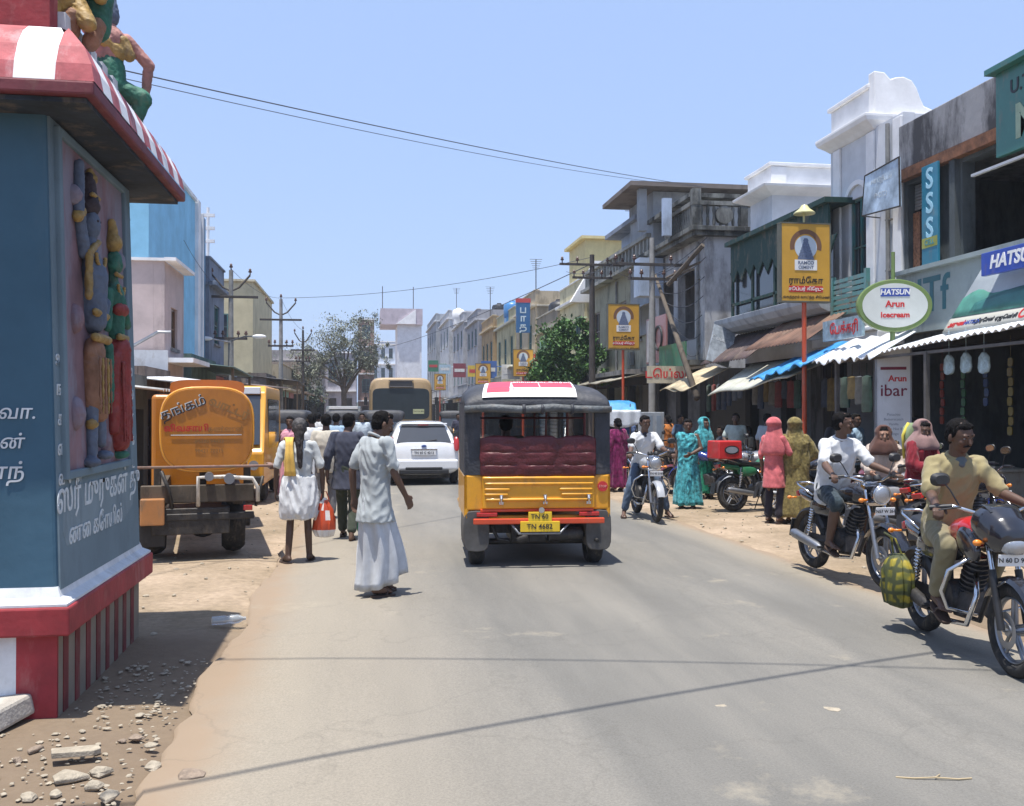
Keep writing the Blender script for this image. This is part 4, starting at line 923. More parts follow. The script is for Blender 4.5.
# ---------------------------------------------------------------- passenger three wheeler
yel = paint('auto_yellow', (.72, .33, .012), dirt=.35, dirtcol=(.30, .16, .05)); canv = M('black_canvas', (.035, .037, .045), rough=.6, var=.3, scale=5, bump=.35, dirt=.35, dirtcol=(.11, .10, .10), bdist=.02)
canvg = M('grey_canvas', (.10, .11, .115), rough=.6, var=.4, scale=7, bump=.5, dirt=.3, bdist=.02); mar = M('maroon_rexine', (.095, .010, .013), rough=.5, var=.25, scale=7, bump=.35, bdist=.02)
ored = paint('orange_red_paint', (.60, .07, .02)); clear = M('clear_glass', (.8, .85, .88), rough=.03, trans=1.0, var=.02, bump=0)
def rickshaw():
    p = gz(538, 567.5, .035); t = thing('auto_rickshaw', 'yellow and black passenger three wheeler seen from behind with red rear seat, mid road', 'three wheeler', (p.x, p.y, .03), R(-3.2))
    H = .79
    # tub: rear wall with pressed ribs
    m = MB(); m.bx((-H, 0, .62), (H, .06, 1.0)); m.bx((-H, .0, .52), (-H + .05, 1.5, 1.0)); m.bx((H - .05, .0, .52), (H, 1.5, 1.0)); m.bx((-H + .02, .06, .50), (H - .02, 2.3, .56)); 
    put(m, 'body', yel, t, bevel=.02)
    m = MB(); m.bx((-.60, -.035, .64), (.61, .0, .985)); bd = put(m, 'tail_board', yel, t, bevel=.012)
    m = MB()
    for z, a, b in ((.965, -.60, .61), (.905, -.58, .60), (.845, -.58, -.30), (.845, .22, .59), (.79, -.58, -.32), (.79, .24, .59), (.735, -.57, .58)):
        m.cap((a + .02, -.038, z), .017, (b - .02, -.038, z), .017, n=10)
    put(m, 'pressed_rib', yel, bd, smooth='all')
    for x in (-.40, .07, .54):
        m = MB(); m.box((x, -.055, .765), (.035, .03, .05)); m.tube([(x, -.06, .78), (x, -.085, .75), (x, -.06, .69)], .011, 8); m.box((x, -.052, .70), (.05, .02, .03)); put(m, 'latch', chrome, t, bevel=.004)
    m = MB(); m.cyl((.70, -.008, .87), (.70, -.02, .87), .055, n=28); st = put(m, 'round_sticker', redp, t)
    text('STOP', .035, M('sticker_pink', (.75, .35, .3), var=.05, bump=0), wm(t) @ frame('S', (.70, -.0215, .87)), st, bold=.01, ext=.001)
    m = MB(); m.bx((-.62, -.02, .605), (.60, .04, .635)); put(m, 'red_sill', ored, t, bevel=.006)
    m = MB(); m.bx((-.70, -.13, .485), (.70, -.085, .545)); m.bx((-.45, -.085, .49), (-.40, .25, .53)); m.bx((.40, -.085, .49), (.45, .25, .53)); put(m, 'bumper', ored, t, bevel=.01)
    for q in (-1, 1):
        m = MB(); m.bx((q * .55 - .11, -.045, .555), (q * .55 + .11, .01, .60)); put(m, 'tail_light', red_lens, t, bevel=.008)
        m = MB(); m.loft([m.ring(V((q * (.70 - .04), yy, .40)), V((1, 0, 0)), V((0, 0, 1)), .14, .22, 16, p=4) for yy in (.0, .62)]); put(m, 'mudguard', M('mudguard_grey', (.09, .085, .08), rough=.7, var=.3, dirt=.4, bump=.1), t, smooth=True, bevel=.01)
        m = MB(); c = V((q * .645, .30, .255)); m.torus(c, .20, .06, n=32, m=10, w=.085); ty = put(m, 'wheel', rubber, t, smooth='all')
        m = MB(); m.lathe([(.15, -.05), (.15, .05), (.06, .06)], c, (1, 0, 0), 24); put(m, 'rim', steel, ty, smooth=True)
    c = V((0, 2.45, .24)); m = MB(); m.torus(c, .19, .05, n=30, m=10, w=.055); ty = put(m, 'wheel', rubber, t, smooth='all'); m = MB(); m.cyl(c - V((.04, 0, 0)), c + V((.04, 0, 0)), .14, n=20); put(m, 'rim', steel, ty)
    # plate
    m = MB(); m.bx((-.205, -.150, .405), (.215, -.132, .515)); m.bx((-.12, -.148, .515), (.13, -.134, .615)); pl = put(m, 'number_plate', paint('plate_yellow', (.80, .52, .02), dirt=.1), t, bevel=.004)
    T = wm(t)
    text('TN 60', .07, blackp, T @ frame('S', (.0, -.151, .565)), pl, bold=.012, ext=.001); text('TN 4682', .075, blackp, T @ frame('S', (.0, -.153, .46)), pl, bold=.012, ext=.001)
    m = MB(); m.cyl((.02, -.155, .635), (.02, -.12, .635), .03, n=16); put(m, 'plate_lamp', chrome, t)
    m = MB(); m.tube([(-.30, -.1, .49), (-.22, -.12, .385), (.22, -.12, .385), (.32, -.1, .49)], .014, 8); put(m, 'bracket', steel, t, smooth='all')
    m = MB(); m.bx((-.5, .3, .34), (.5, .42, .46)); m.bx((-.28, .1, .27), (.10, .7, .45)); m.cyl((.12, .12, .33), (.5, .14, .35), .07, n=16); m.cyl((-.65, .30, .25), (.65, .30, .25), .035, n=10); m.tube([(.5, .14, .34), (.62, .05, .3), (.64, -.04, .29)], .022, 10); m.bx((-.55, .5, .38), (.55, 2.2, .50))
    m.tube([(-.5, .1, .45), (-.42, .12, .3), (-.3, .1, .28)], .02, 8); m.cyl((-.22, .05, .30), (-.10, .02, .33), .05, n=12)
    put(m, 'underbody', dark_m, t, smooth=True, bevel=.01)
    # frame posts
    m = MB()
    for q in (-1, 1):
        m.tube([(q * .72, .03, 1.0), (q * .72, .05, 1.72)], .018, 8); m.tube([(q * .74, 1.35, .95), (q * .74, 1.35, 1.80)], .016, 8); m.tube([(q * .66, 2.15, 1.15), (q * .62, 1.95, 1.80)], .018, 8)
    m.tube([(-.66, .95, 1.60), (.66, .95, 1.60)], .013, 6); m.tube([(.12, 1.30, .9), (.12, 1.30, 1.80)], .013, 6); m.tube([(.36, 2.12, 1.1), (.36, 1.98, 1.8)], .014, 6); m.tube([(-.66, 2.12, 1.22), (.66, 2.12, 1.22)], .014, 6)
    put(m, 'frame', M('frame_maroon', (.14, .03, .03), rough=.5, var=.2), t, smooth=True)
    # maroon back rest, tufted
    def fn(u, v):
        x = -.62 + 1.24 * u; z = 1.0 + .385 * v
        tuft = 1 - .8 * abs(math.cos(3 * PI * u)) ** 8; tz = 1 - .7 * math.exp(-((v - .28) / .04) ** 2) - .4 * math.exp(-((v - .62) / .03) ** 2)
        return (x, .03 - .020 * max(0, math.sin(PI * min(1, max(0, v)))) ** .35 * tuft * tz - .008 * noise.noise(V((x * 9, z * 14, 1))), z)
    m = MB(); m.grid(fn, 60, 24, th=-.06); put(m, 'seat_back', mar, t, smooth='all')
    m = MB(); m.bx((-.64, .08, .80), (.64, .5, .96)); put(m, 'seat', mar, t, bevel=.03)
    m = MB(); m.bx((-.62, 1.18, .8), (.62, 1.24, 1.36)); put(m, 'front_partition', M('grey_panel', (.10, .09, .09), rough=.6), t, bevel=.02)
    m = MB(); m.bx((-.45, 1.3, .62), (.45, 1.7, .84)); put(m, 'driver_seat', seat_m, t, bevel=.03)
    # nose
    m = MB(); m.loft([m.ring(V((0, y, z)), V((1, 0, 0)), V((0, 0, 1)), rx, rz_, 24, p=3) for y, z, rx, rz_ in ((1.95, .78, .74, .42), (2.30, .78, .68, .42), (2.58, .74, .50, .34), (2.72, .68, .30, .2))]); put(m, 'nose', yel, t, smooth=True)
    m = MB(); m.loft([[V((-.62, y, z)), V((.62, y, z)), V((.62, y + .01, z)), V((-.62, y + .01, z))] for y, z in ((2.18, 1.18), (1.97, 1.78))]); put(m, 'windscreen', clear, t)
    m = MB(); m.tube([(-.2, 1.95, 1.05), (-.38, 1.78, 1.06)], .014, 8); m.tube([(-.05, 1.95, 1.05), (.16, 1.78, 1.06)], .014, 8); m.cyl((-.1, 2.1, .9), (-.1, 1.95, 1.06), .03, n=10); put(m, 'handlebar', black_m, t, smooth='all')
    # canopy: shell lofted along y, open below
    def prof(y):
        # roof cross-section half width and crown height
        if y < .02: return .70, 1.755, .0
        return None
    sec = []
    for y, hw, top, sh in ((-.03, .775, 1.78, 1.72), (.0, .785, 1.84, 1.74), (.10, .79, 1.915, 1.74), (.35, .79, 1.985, 1.74), (.9, .785, 2.02, 1.74), (1.5, .77, 2.03, 1.74), (1.95, .70, 1.98, 1.74), (2.12, .64, 1.88, 1.72)):
        r = []
        for i in range(17):
            a = PI * i / 16; ca, sa = math.cos(a), math.sin(a)
            r.append(V((hw * math.copysign(abs(ca) ** .55, ca), y + .0, sh + (top - sh) * abs(sa) ** .62 + .006 * noise.noise(V((ca * 5, y * 5, 0))))))
        sec.append((y, hw, sh, r))
    m = MB(); rings = []
    for y, hw, sh, r in sec:
        inner = [V((p.x * .965, p.y, p.z - .03)) for p in reversed(r)]
        rings.append(r + inner)
    m.loft(rings); put(m, 'canopy', canv, t, smooth=True, angle=50)
    m = MB()
    for q in (-1, 1):
        # side curtains to the rear: black panels beside the window and along the side
        m = MB()
        m.loft([[V((q * .785, .01, z)), V((q * (.62), .01 - .02, z)), V((q * .62, .03, z)), V((q * .77, .05, z))] for z in (1.0, 1.2, 1.5, 1.76)])
        m.loft([[V((q * .79, .0, z)), V((q * .79, 1.30 if z > 1.1 else 1.28, z)), V((q * .775, 1.30, z)), V((q * .775, .0, z))] for z in ((1.0, 1.4, 1.76) if q < 0 else (1.0, 1.05))])
        put(m, 'side_curtain', canv, t)
    m = MB(); m.tube([(-.79, -.045, 1.70), (-.5, -.06, 1.712), (-.16, -.058, 1.695), (.15, -.062, 1.715), (.42, -.058, 1.70), (.79, -.045, 1.70)], [.036, .044, .042, .045, .042, .034], 12); rl = put(m, 'rolled_curtain', canvg, t, smooth='all')
    m = MB()
    for x in (-.16, .36, .04): m.torus((x, -.058, 1.70), .046, .009, axis=(1, 0, 0), n=16, m=6, w=.02)
    put(m, 'strap', canv, rl, smooth='all')
    # banner on the roof slope
    def bf(u, v):
        x = -.60 + 1.02 * u + (.07 * v if u < .3 else 0); vv = .02 + .96 * v; y = -.02 + .50 * vv
        # lie a few mm over the canopy
        ys = [s_[0] for s_ in sec]; tops = [1.78, 1.84, 1.915, 1.985, 2.02, 2.03, 1.98, 1.88]
        k = max(i for i in range(len(ys)) if ys[i] <= y); f_ = (y - ys[k]) / (ys[k + 1] - ys[k]); top = tops[k] + (tops[k + 1] - tops[k]) * f_
        ca = x / .79; sa = math.sqrt(max(0, 1 - abs(ca) ** (2 / .55))); return (x, y - .012, 1.74 + (top - 1.74) * sa ** .62 + .014)
    m = MB(); m.grid(bf, 24, 8, th=.003); bn = put(m, 'banner', M('banner_white', (.85, .83, .84), rough=.4, var=.04, bump=0), t, smooth=True)
    for u0, u1, v0, v1 in ((.04, .28, .12, .93), (.34, .62, .30, .94), (.63, .98, .30, .94)):
        m = MB(); m.grid(lambda u, v: tuple(V(bf(u0 + (u1 - u0) * u, v0 + (v1 - v0) * v)) + V((0, -.004, .004))), 8, 5); put(m, 'banner_print', M('banner_red', (.80, .06, .10), rough=.4, var=.1, bump=0), bn)
    for s_, u, v, sz in (('அம்மன்', .48, .66, .075), ('ஸ்டோர்ஸ்', .79, .66, .075), ('பஸ் ஸ்டாண்ட்', .45, .18, .045)):
        b0 = V(bf(u, v)); b1 = V(bf(u, v + .1)); up_ = (b1 - b0).normalized(); T2 = Matrix((V((1, 0, 0)), up_, V((1, 0, 0)).cross(up_))).transposed().to_4x4(); T2.translation = b0 + V((0, -.009, .009))
        text(s_, sz, white_p if v > .5 else MATS['banner_red'], T @ T2, bn, bold=.012, ext=.001)
    return t
rick = rickshaw()
p = rick.location
person('three wheeler driver seen from behind through the rear opening', (p.x - .14, p.y + 1.42, .36), R(-3.2), dict(SIT, wrL=(-.28, .33, .76), wrR=(.20, .33, .76)), h=1.66, wear=[('shirt', cloth('khaki_dark', (.12, .10, .07)), {}), ('trousers', cloth('khaki_trousers', (.14, .12, .08)), {'sit': 1})], seed=4)
# ---------------------------------------------------------------- white hatchback
def hatch():
    p = gz(424, 486, .03); t = thing('hatchback_car', 'white hatchback driving away ahead of the bus, rear view', 'car', (p.x, p.y, .03), R(0))
    wht = paint('car_white', (.80, .81, .82), rough=.2, dirt=.08, coat=.8, var=.03); W2 = .83
    # body side profile sections along y (rear y=0), superellipse sections
    m = MB(); S = [(.02, .70, .60, .30), (.06, .79, .63, .36), (.30, .825, .62, .40), (1.2, .84, .60, .39), (2.6, .83, .60, .38), (3.3, .80, .58, .34), (3.68, .70, .54, .26), (3.78, .56, .50, .16)]
    m.loft([m.ring(V((0, y, z)), V((1, 0, 0)), V((0, 0, 1)), rx, rz_, 32, p=4.2) for y, rx, z, rz_ in S]); bo = put(m, 'body', wht, t, smooth=True, angle=55)
    m = MB(); S = [(.10, .70, .72, .95, .99), (.265, .70, .64, .95, 1.18), (.42, .76, .60, .95, 1.36), (.70, .76, .60, .95, 1.42), (1.6, .76, .60, .95, 1.45), (2.2, .74, .58, .95, 1.36), (2.85, .70, .60, .93, 1.0)]
    rings = []
    for y, rb, rt, zb, zt in S:
        rt *= .93
        rings.append([V((-rb, y, zb)), V((-(rb + rt) / 2 - .02, y, (zb + zt) / 2)), V((-rt, y, zt - .045)), V((-rt + .08, y, zt)), V((0, y, zt + .02)), V((rt - .08, y, zt)), V((rt, y, zt - .045)), V(((rb + rt) / 2 + .02, y, (zb + zt) / 2)), V((rb, y, zb))])
    m.loft(rings); put(m, 'cabin', wht, t, smooth=True, angle=50, bevel=.02)
    def q4(z0, z1, w0, w1, y0, y1, out=.012, th=.01):
        return [[V((-w0, y0 - out, z0)), V((w0, y0 - out, z0)), V((w0, y0 + th, z0)), V((-w0, y0 + th, z0))], [V((-w1, y1 - out, z1)), V((w1, y1 - out, z1)), V((w1, y1 + th, z1)), V((-w1, y1 + th, z1))]]
    m = MB(); m.loft(q4(.985, 1.345, .62, .50, .085, .40, .03)); put(m, 'rear_window', glass_dark, t, bevel=.008)
    m = MB(); m.bx((-.55, .33, 1.385), (.55, .52, 1.415)); put(m, 'spoiler', wht, t, bevel=.012)
    m = MB(); m.bx((-.12, .325, 1.365), (.12, .345, 1.382)); put(m, 'brake_light', red_lens, t)
    m = MB(); m.cyl((0, .10, 1.0), (0, .07, 1.0), .02, n=8); m.tube([(0, .07, 1.0), (.3, .09, 1.045)], .008, 6); put(m, 'wiper', black_m, t)
    for q in (-1, 1):
        m = MB(); m.loft([m.ring(V((q * x, y, z)), V((1, 0, 0)), V((0, .25, 1)).normalized(), a_, b_, 14, p=2.6) for x, y, z, a_, b_ in ((.735, .045, .95, .062, .17), (.74, .01, .94, .055, .16), (.745, -.005, .93, .03, .11))]); put(m, 'tail_light', red_lens, t, smooth=True)
        m = MB(); m.ell((q * .90, 2.35, .98), (.10, .06, .065)); put(m, 'wing_mirror', wht, t, smooth='all')
        for y in (.55, 2.95):
            c = V((q * .72, y, .29)); m = MB(); m.torus(c, .225, .062, n=30, m=10, w=.09); ty = put(m, 'wheel', rubber, t, smooth='all'); m = MB(); m.cyl(c - V((.07, 0, 0)), c + V((.07, 0, 0)), .17, n=20); put(m, 'rim', steel, ty)
        m = MB(); m.loft([[V((q * .775, .55, 1.0)), V((q * .785, .55, 1.0)), V((q * .785, 2.5, 1.0)), V((q * .775, 2.5, 1.0))], [V((q * .665, .7, 1.33)), V((q * .675, .7, 1.33)), V((q * .665, 2.1, 1.33)), V((q * .655, 2.1, 1.33))]]); put(m, 'side_window', glass_dark, t)
    m = MB(); m.bx((-.78, -.03, .36), (.78, .16, .60)); put(m, 'bumper', wht, t, bevel=.05, seg=4)
    m = MB(); m.bx((-.56, -.045, .27), (.56, .05, .37)); m.bx((-.42, -.043, .37), (.42, -.0, .43)); put(m, 'bumper_insert', black_m, t, bevel=.03)
    m = MB(); m.bx((-.27, -.018, .70), (.27, .0, .80)); put(m, 'number_plate', white_p, t, bevel=.004)
    T = wm(t); text('TN 60 C 4213', .075, blackp, T @ frame('S', (0, -.021, .75)), t, name='plate_lettering', bold=.01, ext=.001)
    m = MB(); m.bx((-.30, -.02, .815), (.30, .02, .84)); put(m, 'chrome_strip', chrome, t, bevel=.005)
    m = MB(); m.loft([m.ring(V((0, y, .90)), V((1, 0, 0)), V((0, 0, 1)), a_, a_ * .5, 20) for y, a_ in ((.03, .06), (-.012, .055))]); put(m, 'badge', paint('badge_blue', (.05, .1, .3)), t)
    m = MB(); m.bx((-.6, .2, .16), (.6, 3.4, .3)); put(m, 'underbody', dark_m, t)
    return t
hatch()
# ---------------------------------------------------------------- bus
def bus():
    p = gz(401, 457); t = thing('bus', 'tan bus with big dark windscreen and a black roof slot, beyond the white car', 'bus', (p.x, p.y, .03), R(0))
    tan = paint('bus_tan', (.36, .25, .13), rough=.5, dirt=.3); W2 = 1.19; Hh = 2.92
    m = MB(); S = [(0, 1.10, 1.30), (.06, 1.17, 1.36), (.25, 1.19, 1.38), (9.0, 1.19, 1.38)]
    rings = []
    for y, hx, hz_ in S: rings.append(m.ring(V((0, y, 1.60)), V((1, 0, 0)), V((0, 0, 1)), hx, hz_, 36, p=7))
    m.loft(rings); put(m, 'body', tan, t, smooth=True, angle=50)
    m = MB(); m.loft([m.ring(V((0, y, 1.98)), V((1, 0, 0)), V((0, 0, 1)), 1.07, .59, 36, p=8) for y in (-.012, .05)]); gl = put(m, 'windscreen', M('bus_glass', (.035, .045, .05), rough=.3, var=.1, bump=0, spec=.3), t, bevel=.005)
    m = MB(); m.bx((.45, -.02, 1.60), (.87, -.013, 1.78)); put(m, 'sticker', M('sticker_cream', (.50, .52, .30), var=.15, bump=0), gl)
    text('TN57 N 1893', .07, blackp, wm(t) @ frame('S', (.66, -.021, 1.69)), gl, ext=.001, bold=.01)
    m = MB(); m.bx((-.42, -.035, 2.64), (.42, .02, 2.84)); m.tube([(-.46, -.03, 2.62), (.46, -.03, 2.62), (.46, -.03, 2.86), (-.46, -.03, 2.86)], .02, 6, closed=True); put(m, 'destination_box', M('slot_dark', (.05, .045, .045), rough=.3), t)
    m = MB(); m.bx((-1.12, -.10, .38), (1.12, .02, .62)); put(m, 'bumper', dark_m, t, bevel=.03)
    for q in (-1, 1):
        m = MB(); m.cyl((q * .88, -.05, .95), (q * .88, .01, .95), .10, n=18); put(m, 'lamp', amber if q > 0 else red_lens, t)
        m = MB(); m.tube([(q * 1.15, .05, 2.5), (q * 1.32, -.15, 2.45), (q * 1.32, -.18, 2.2)], .015, 6); m.box((q * 1.32, -.19, 2.08), (.13, .05, .3)); put(m, 'wing_mirror', black_m, t, bevel=.01)
        for y in (1.9, 7.0):
            c = V((q * 1.0, y, .47)); m = MB(); m.torus(c, .36, .11, n=28, m=8, w=.13); put(m, 'wheel', rubber, t, smooth='all')
        for i in range(6):
            m = MB(); m.bx((q * 1.195 - .01, .7 + 1.35 * i, 1.62), (q * 1.195 + .01, 1.85 + 1.35 * i, 2.45)); put(m, 'window', glass_dark, t)
    return t
bus()
# ---------------------------------------------------------------- orange tanker truck
def tanker():
    p = gz(198, 560); t = thing('tanker_truck', 'orange tanker truck with painted round tank end, parked beside the shrine', 'truck', (p.x, p.y, 0), R(9))
    orn = paint('tank_orange', (.46, .165, .012), dirt=.35, dirtcol=(.35, .12, .02), rough=.3); T = wm(t)
    k = 11.0 / 950.0      # metres per px at the rear plane
    m = MB(); c = V((.10, 0, 1.50))
    m.loft([m.ring(c + V((0, y, 0)), V((1, 0, 0)), V((0, 0, 1)), a_, b_, 40, p=3.2) for y, a_, b_ in ((.03, .50, .47), (.05, .515, .485), (.10, .53, .50), (2.6, .53, .50), (2.7, .50, .47))]); tk = put(m, 'tank', orn, t, smooth=True)
    m = MB(); m.torus(c + V((0, .06, 0)), .515, .016, axis=(0, 1, 0), n=40, m=8); 
    m = MB(); pts = m.ring(c + V((0, .05, 0)), V((1, 0, 0)), V((0, 0, 1)), .512, .482, 40, p=3.2); m.tube(pts, .014, 8, closed=True); put(m, 'tank_rim', paint('rim_orange', (.80, .36, .04)), tk, smooth='all')
    m = MB(); m.loft([m.ring(V((.10, y, 1.98)), V((1, 0, 0)), V((0, 0, 1)), a_, .10, 20, p=4) for y, a_ in ((.25, .42), (2.4, .42))]); put(m, 'tank_top_box', paint('dull_orange', (.50, .16, .02)), tk, smooth=True)
    A = lambda x, z: T @ frame('S', (x, .024, z))
    zb = M('tank_white_letter', (.65, .65, .62), var=.1, bump=0); gd = M('tank_brown_letter', (.30, .15, .04), var=.3, bump=0); rd = M('tank_red_letter', (.50, .03, .02), var=.2, bump=0)
    for off, mt, ex in ((0, zb, .001), (.002, blackp, .003)):
        text('தங்கம்', .15, mt, T @ Matrix.Translation((-.17 + off * 4, .022 - off, 1.745 - off * 2)) @ Matrix.Rotation(R(-22), 4, 'Y') @ frame('S', (0, 0, 0)), tk, bold=.03 if not off else .0, ext=ex)
    text('வாட்டர்', .13, gd, T @ Matrix.Translation((.34, .022, 1.74)) @ Matrix.Rotation(R(22), 4, 'Y') @ frame('S', (0, 0, 0)), tk, bold=.03, ext=.001)
    text('விவசாயி', .10, rd, A(-.13, 1.51), tk, bold=.025, ext=.001); text('கண்ணன்', .075, gd, A(.30, 1.50), tk, bold=.01, ext=.001)
    m = MB(); m.bx((-.30, .018, 1.43), (.48, .024, 1.44)); put(m, 'painted_line', zb, tk)
    text('செல் 94433', .06, gd, A(.12, 1.36), tk, bold=.01, ext=.001); text('98421 70215', .06, gd, A(.12, 1.25), tk, bold=.01, ext=.001)
    m = MB(); m.bx((-.95, -.29, 1.07), (.86, -.26, 1.10)); m.bx((-.95, -.26, 1.04), (-.85, .4, 1.09)); m.bx((.78, -.26, 1.04), (.84, .4, 1.09)); put(m, 'cross_rail', M('faded_red_rail', (.25, .15, .12), rough=.8, var=.3, dirt=.6), t, bevel=.01)
    m = MB(); m.bx((-.62, .0, .66), (.62, .10, .86)); m.bx((-.52, .1, .62), (-.40, 3.4, .80)); m.bx((.38, .1, .62), (.50, 3.4, .80))
    for x in (-.45, .05, .55): m.bx((x - .04, .2, .80), (x + .04, .3, 1.06))
    put(m, 'chassis', M('chassis_tan', (.075, .06, .045), rough=.8, var=.35, dirt=.4), t, bevel=.01)
    m = MB(); m.bx((-.60, -.05, .46), (.62, .03, .54)); m.bx((-.50, -.04, .30), (.35, .6, .60)); m.ell((.05, .5, .40), (.20, .22, .20)); m.cyl((-.6, .55, .38), (.6, .55, .38), .07, n=12); put(m, 'axle', dark_m, t, smooth=True, bevel=.01)
    m = MB(); m.tube([(.0, -.06, .62), (.0, -.06, .95), (.28, -.07, .955), (.60, -.07, .93), (.66, -.06, .82), (.66, -.06, .66)], .024, 10); put(m, 'outlet_pipe', paint('pipe_white', (.62, .60, .55), dirt=.5), t, smooth='all')
    m = MB(); m.cyl((.12, -.12, .96), (.12, .04, .96), .05, n=14); m.cyl((.34, -.10, .93), (.34, .04, .93), .06, n=14); put(m, 'valve', steel, t, smooth=True)
    m = MB(); m.bx((-.62, -.10, .42), (-.36, .08, .72)); put(m, 'battery_box', paint('box_orange', (.45, .20, .07), dirt=.6), t, bevel=.015)
    m = MB(); m.tube([(-.40, -.02, 1.03), (-.32, -.03, .82), (-.28, -.02, .60)], .022, 8); m.tube([(.64, 0, .6), (.72, .0, .95)], .018, 8); put(m, 'brace', dark_m, t, smooth='all')
    for q, x in ((-1, -.50), (1, .40)):
        for dx in ((0, .0), (q * .0, .20))[:1]:
            c2 = V((x, .55, .39)); m = MB(); m.torus(c2, .28, .10, n=32, m=10, w=.14); w_ = put(m, 'wheel', rubber, t, smooth='all'); m = MB(); m.cyl(c2 - V((.09, 0, 0)), c2 + V((.09, 0, 0)), .19, n=20); put(m, 'rim', dark_m, w_)
        if q < 0: m = MB(); m.box((x, .02, .34), (.28, .02, .34)); put(m, 'mud_flap', black_m, t)
    for q, x in ((-1, -.45), (1, .55)): m = MB(); m.bx((x - .05, -.065, .56), (x + .05, -.04, .62)); put(m, 'tail_light', red_lens, t, bevel=.006)
    # cab
    m = MB(); m.bx((-.66, 2.9, .6), (.66, 4.3, 1.95)); m.bx((-.70, 4.3, .6), (.70, 4.8, 1.2)); put(m, 'cab', orn, t, bevel=.06, seg=3)
    for q in (-1, 1):
        c2 = V((q * .55, 4.0, .39)); m = MB(); m.torus(c2, .28, .10, n=32, m=10, w=.10); put(m, 'wheel', rubber, t, smooth='all')
    m = MB(); m.bx((-.5, 2.88, 1.4), (.5, 2.91, 1.8)); put(m, 'cab_window', glass_dark, t)
    return t
tanker()
# ---------------------------------------------------------------- yellow van facing us, beyond the tanker
def van(px, py, w, h, label, frontcol, rz, name='van', L_=3.6, cat='van'):
    p = gz(px, py); t = thing(name, label, cat, (p.x, p.y, 0), rz)
    m = MB(); hw = w / 2
    rings = []
    for y, zt, q in ((0, .95, .93), (.10, 1.05, .98), (.55, h - .12, .97), (.75, h, .95), (L_, h, .95)): rings.append([V((-hw, y, .35)), V((hw, y, .35)), V((hw, y, .95)), V((hw * q, y, zt)), V((-hw * q, y, zt)), V((-hw, y, .95))])
    m.loft(rings); put(m, 'body', frontcol, t, bevel=.05, seg=3, smooth=True, angle=30)
    m = MB(); m.loft([[V((-hw * .86, .07, 1.10)), V((hw * .86, .07, 1.10)), V((hw * .86, .10, 1.10)), V((-hw * .86, .10, 1.10))], [V((-hw * .80, .525, h - .17)), V((hw * .80, .525, h - .17)), V((hw * .80, .55, h - .17)), V((-hw * .80, .55, h - .17))]]); put(m, 'windscreen', glass_dark, t)
    m = MB(); m.bx((-hw * .8, .47, h - .16), (hw * .8, .6, h - .03)); put(m, 'name_board', white_p, t, bevel=.01)
    for q in (-1, 1):
        m = MB(); m.cyl((q * hw * .7, -.03, .72), (q * hw * .7, .03, .72), .09, n=18); put(m, 'headlight', glass_lamp, t, smooth=True)
        for y in (.75, L_ - .6):
            c = V((q * (hw - .10), y, .30)); m = MB(); m.torus(c, .22, .08, n=26, m=8, w=.09); put(m, 'wheel', rubber, t, smooth='all')
        m = MB(); m.bx((q * hw * .985 - .008, .9, 1.0), (q * hw * .985 + .008, L_ - .5, h - .25)); put(m, 'side_window', glass_dark, t)
    m = MB(); m.bx((-hw, -.06, .38), (hw, .03, .52)); put(m, 'bumper', black_m, t, bevel=.02)
    m = MB(); m.bx((-.22, -.075, .52), (.22, -.06, .62)); put(m, 'number_plate', paint('plate_yellow2', (.8, .5, .02)), t)
    return t
van(230, 505, 1.2, 2.2, 'yellow van with a white board above its windscreen, facing us behind the tanker', paint('van_yellow', (.70, .32, .02)), 0)
def auto_small(px, py, label, rz=0.0, front=True):
    p = gz(px, py); t = thing('auto_rickshaw', label, 'three wheeler', (p.x, p.y, 0), rz, 'black hooded auto rickshaws in the traffic behind')
    m = MB(); m.loft([m.ring(V((0, y, z)), V((1, 0, 0)), V((0, 0, 1)), rx, rz_, 20, p=4) for y, z, rx, rz_ in ((-.02, .62, .30, .22), (.1, .66, .42, .34), (.6, .68, .58, .38), (1.0, .66, .64, .40), (2.3, .66, .64, .40))]); put(m, 'body', yel, t, smooth=True, angle=50)
    m = MB(); m.loft([m.ring(V((0, y, z)), V((1, 0, 0)), V((0, 0, 1)), rx, rz_, 20, p=4) for y, z, rx, rz_ in ((.55, 1.55, .52, .12), (.65, 1.60, .58, .16), (2.25, 1.60, .60, .16), (2.35, 1.58, .56, .13))]); m.bx((-.60, 1.75, .95), (.60, 2.32, 1.60)); put(m, 'canopy', canv, t, smooth=True, angle=50)
    m = MB(); m.loft([[V((-.50, .33, .98)), V((.50, .33, .98)), V((.50, .35, .98)), V((-.50, .35, .98))], [V((-.46, .60, 1.5)), V((.46, .60, 1.5)), V((.46, .62, 1.5)), V((-.46, .62, 1.5))]]); put(m, 'windscreen', glass_dark, t)
    for q in (-1, 1):
        c = V((q * .55, 1.9, .22)); m = MB(); m.torus(c, .17, .05, n=24, m=8, w=.06); put(m, 'wheel', rubber, t, smooth='all')
        m = MB(); m.cyl((q * .38, .08, .78), (q * .38, .13, .78), .07, n=16); put(m, 'headlight', glass_lamp, t, smooth=True)
    c = V((0, .22, .22)); m = MB(); m.torus(c, .17, .05, n=24, m=8, w=.05); put(m, 'wheel', rubber, t, smooth='all')
    return t
a1 = auto_small(282, 482, 'yellow auto rickshaw with black hood right of the yellow van')
a2 = copy_tree(a1, label='auto rickshaw further back, between the crowd and the dark jeep', loc=gz(345, 462), rz=R(4))
a3 = copy_tree(a1, label='auto rickshaw waiting at the right kerb far down the street, left of the rickshaw mirror', loc=gz(452, 452), rz=R(-8))
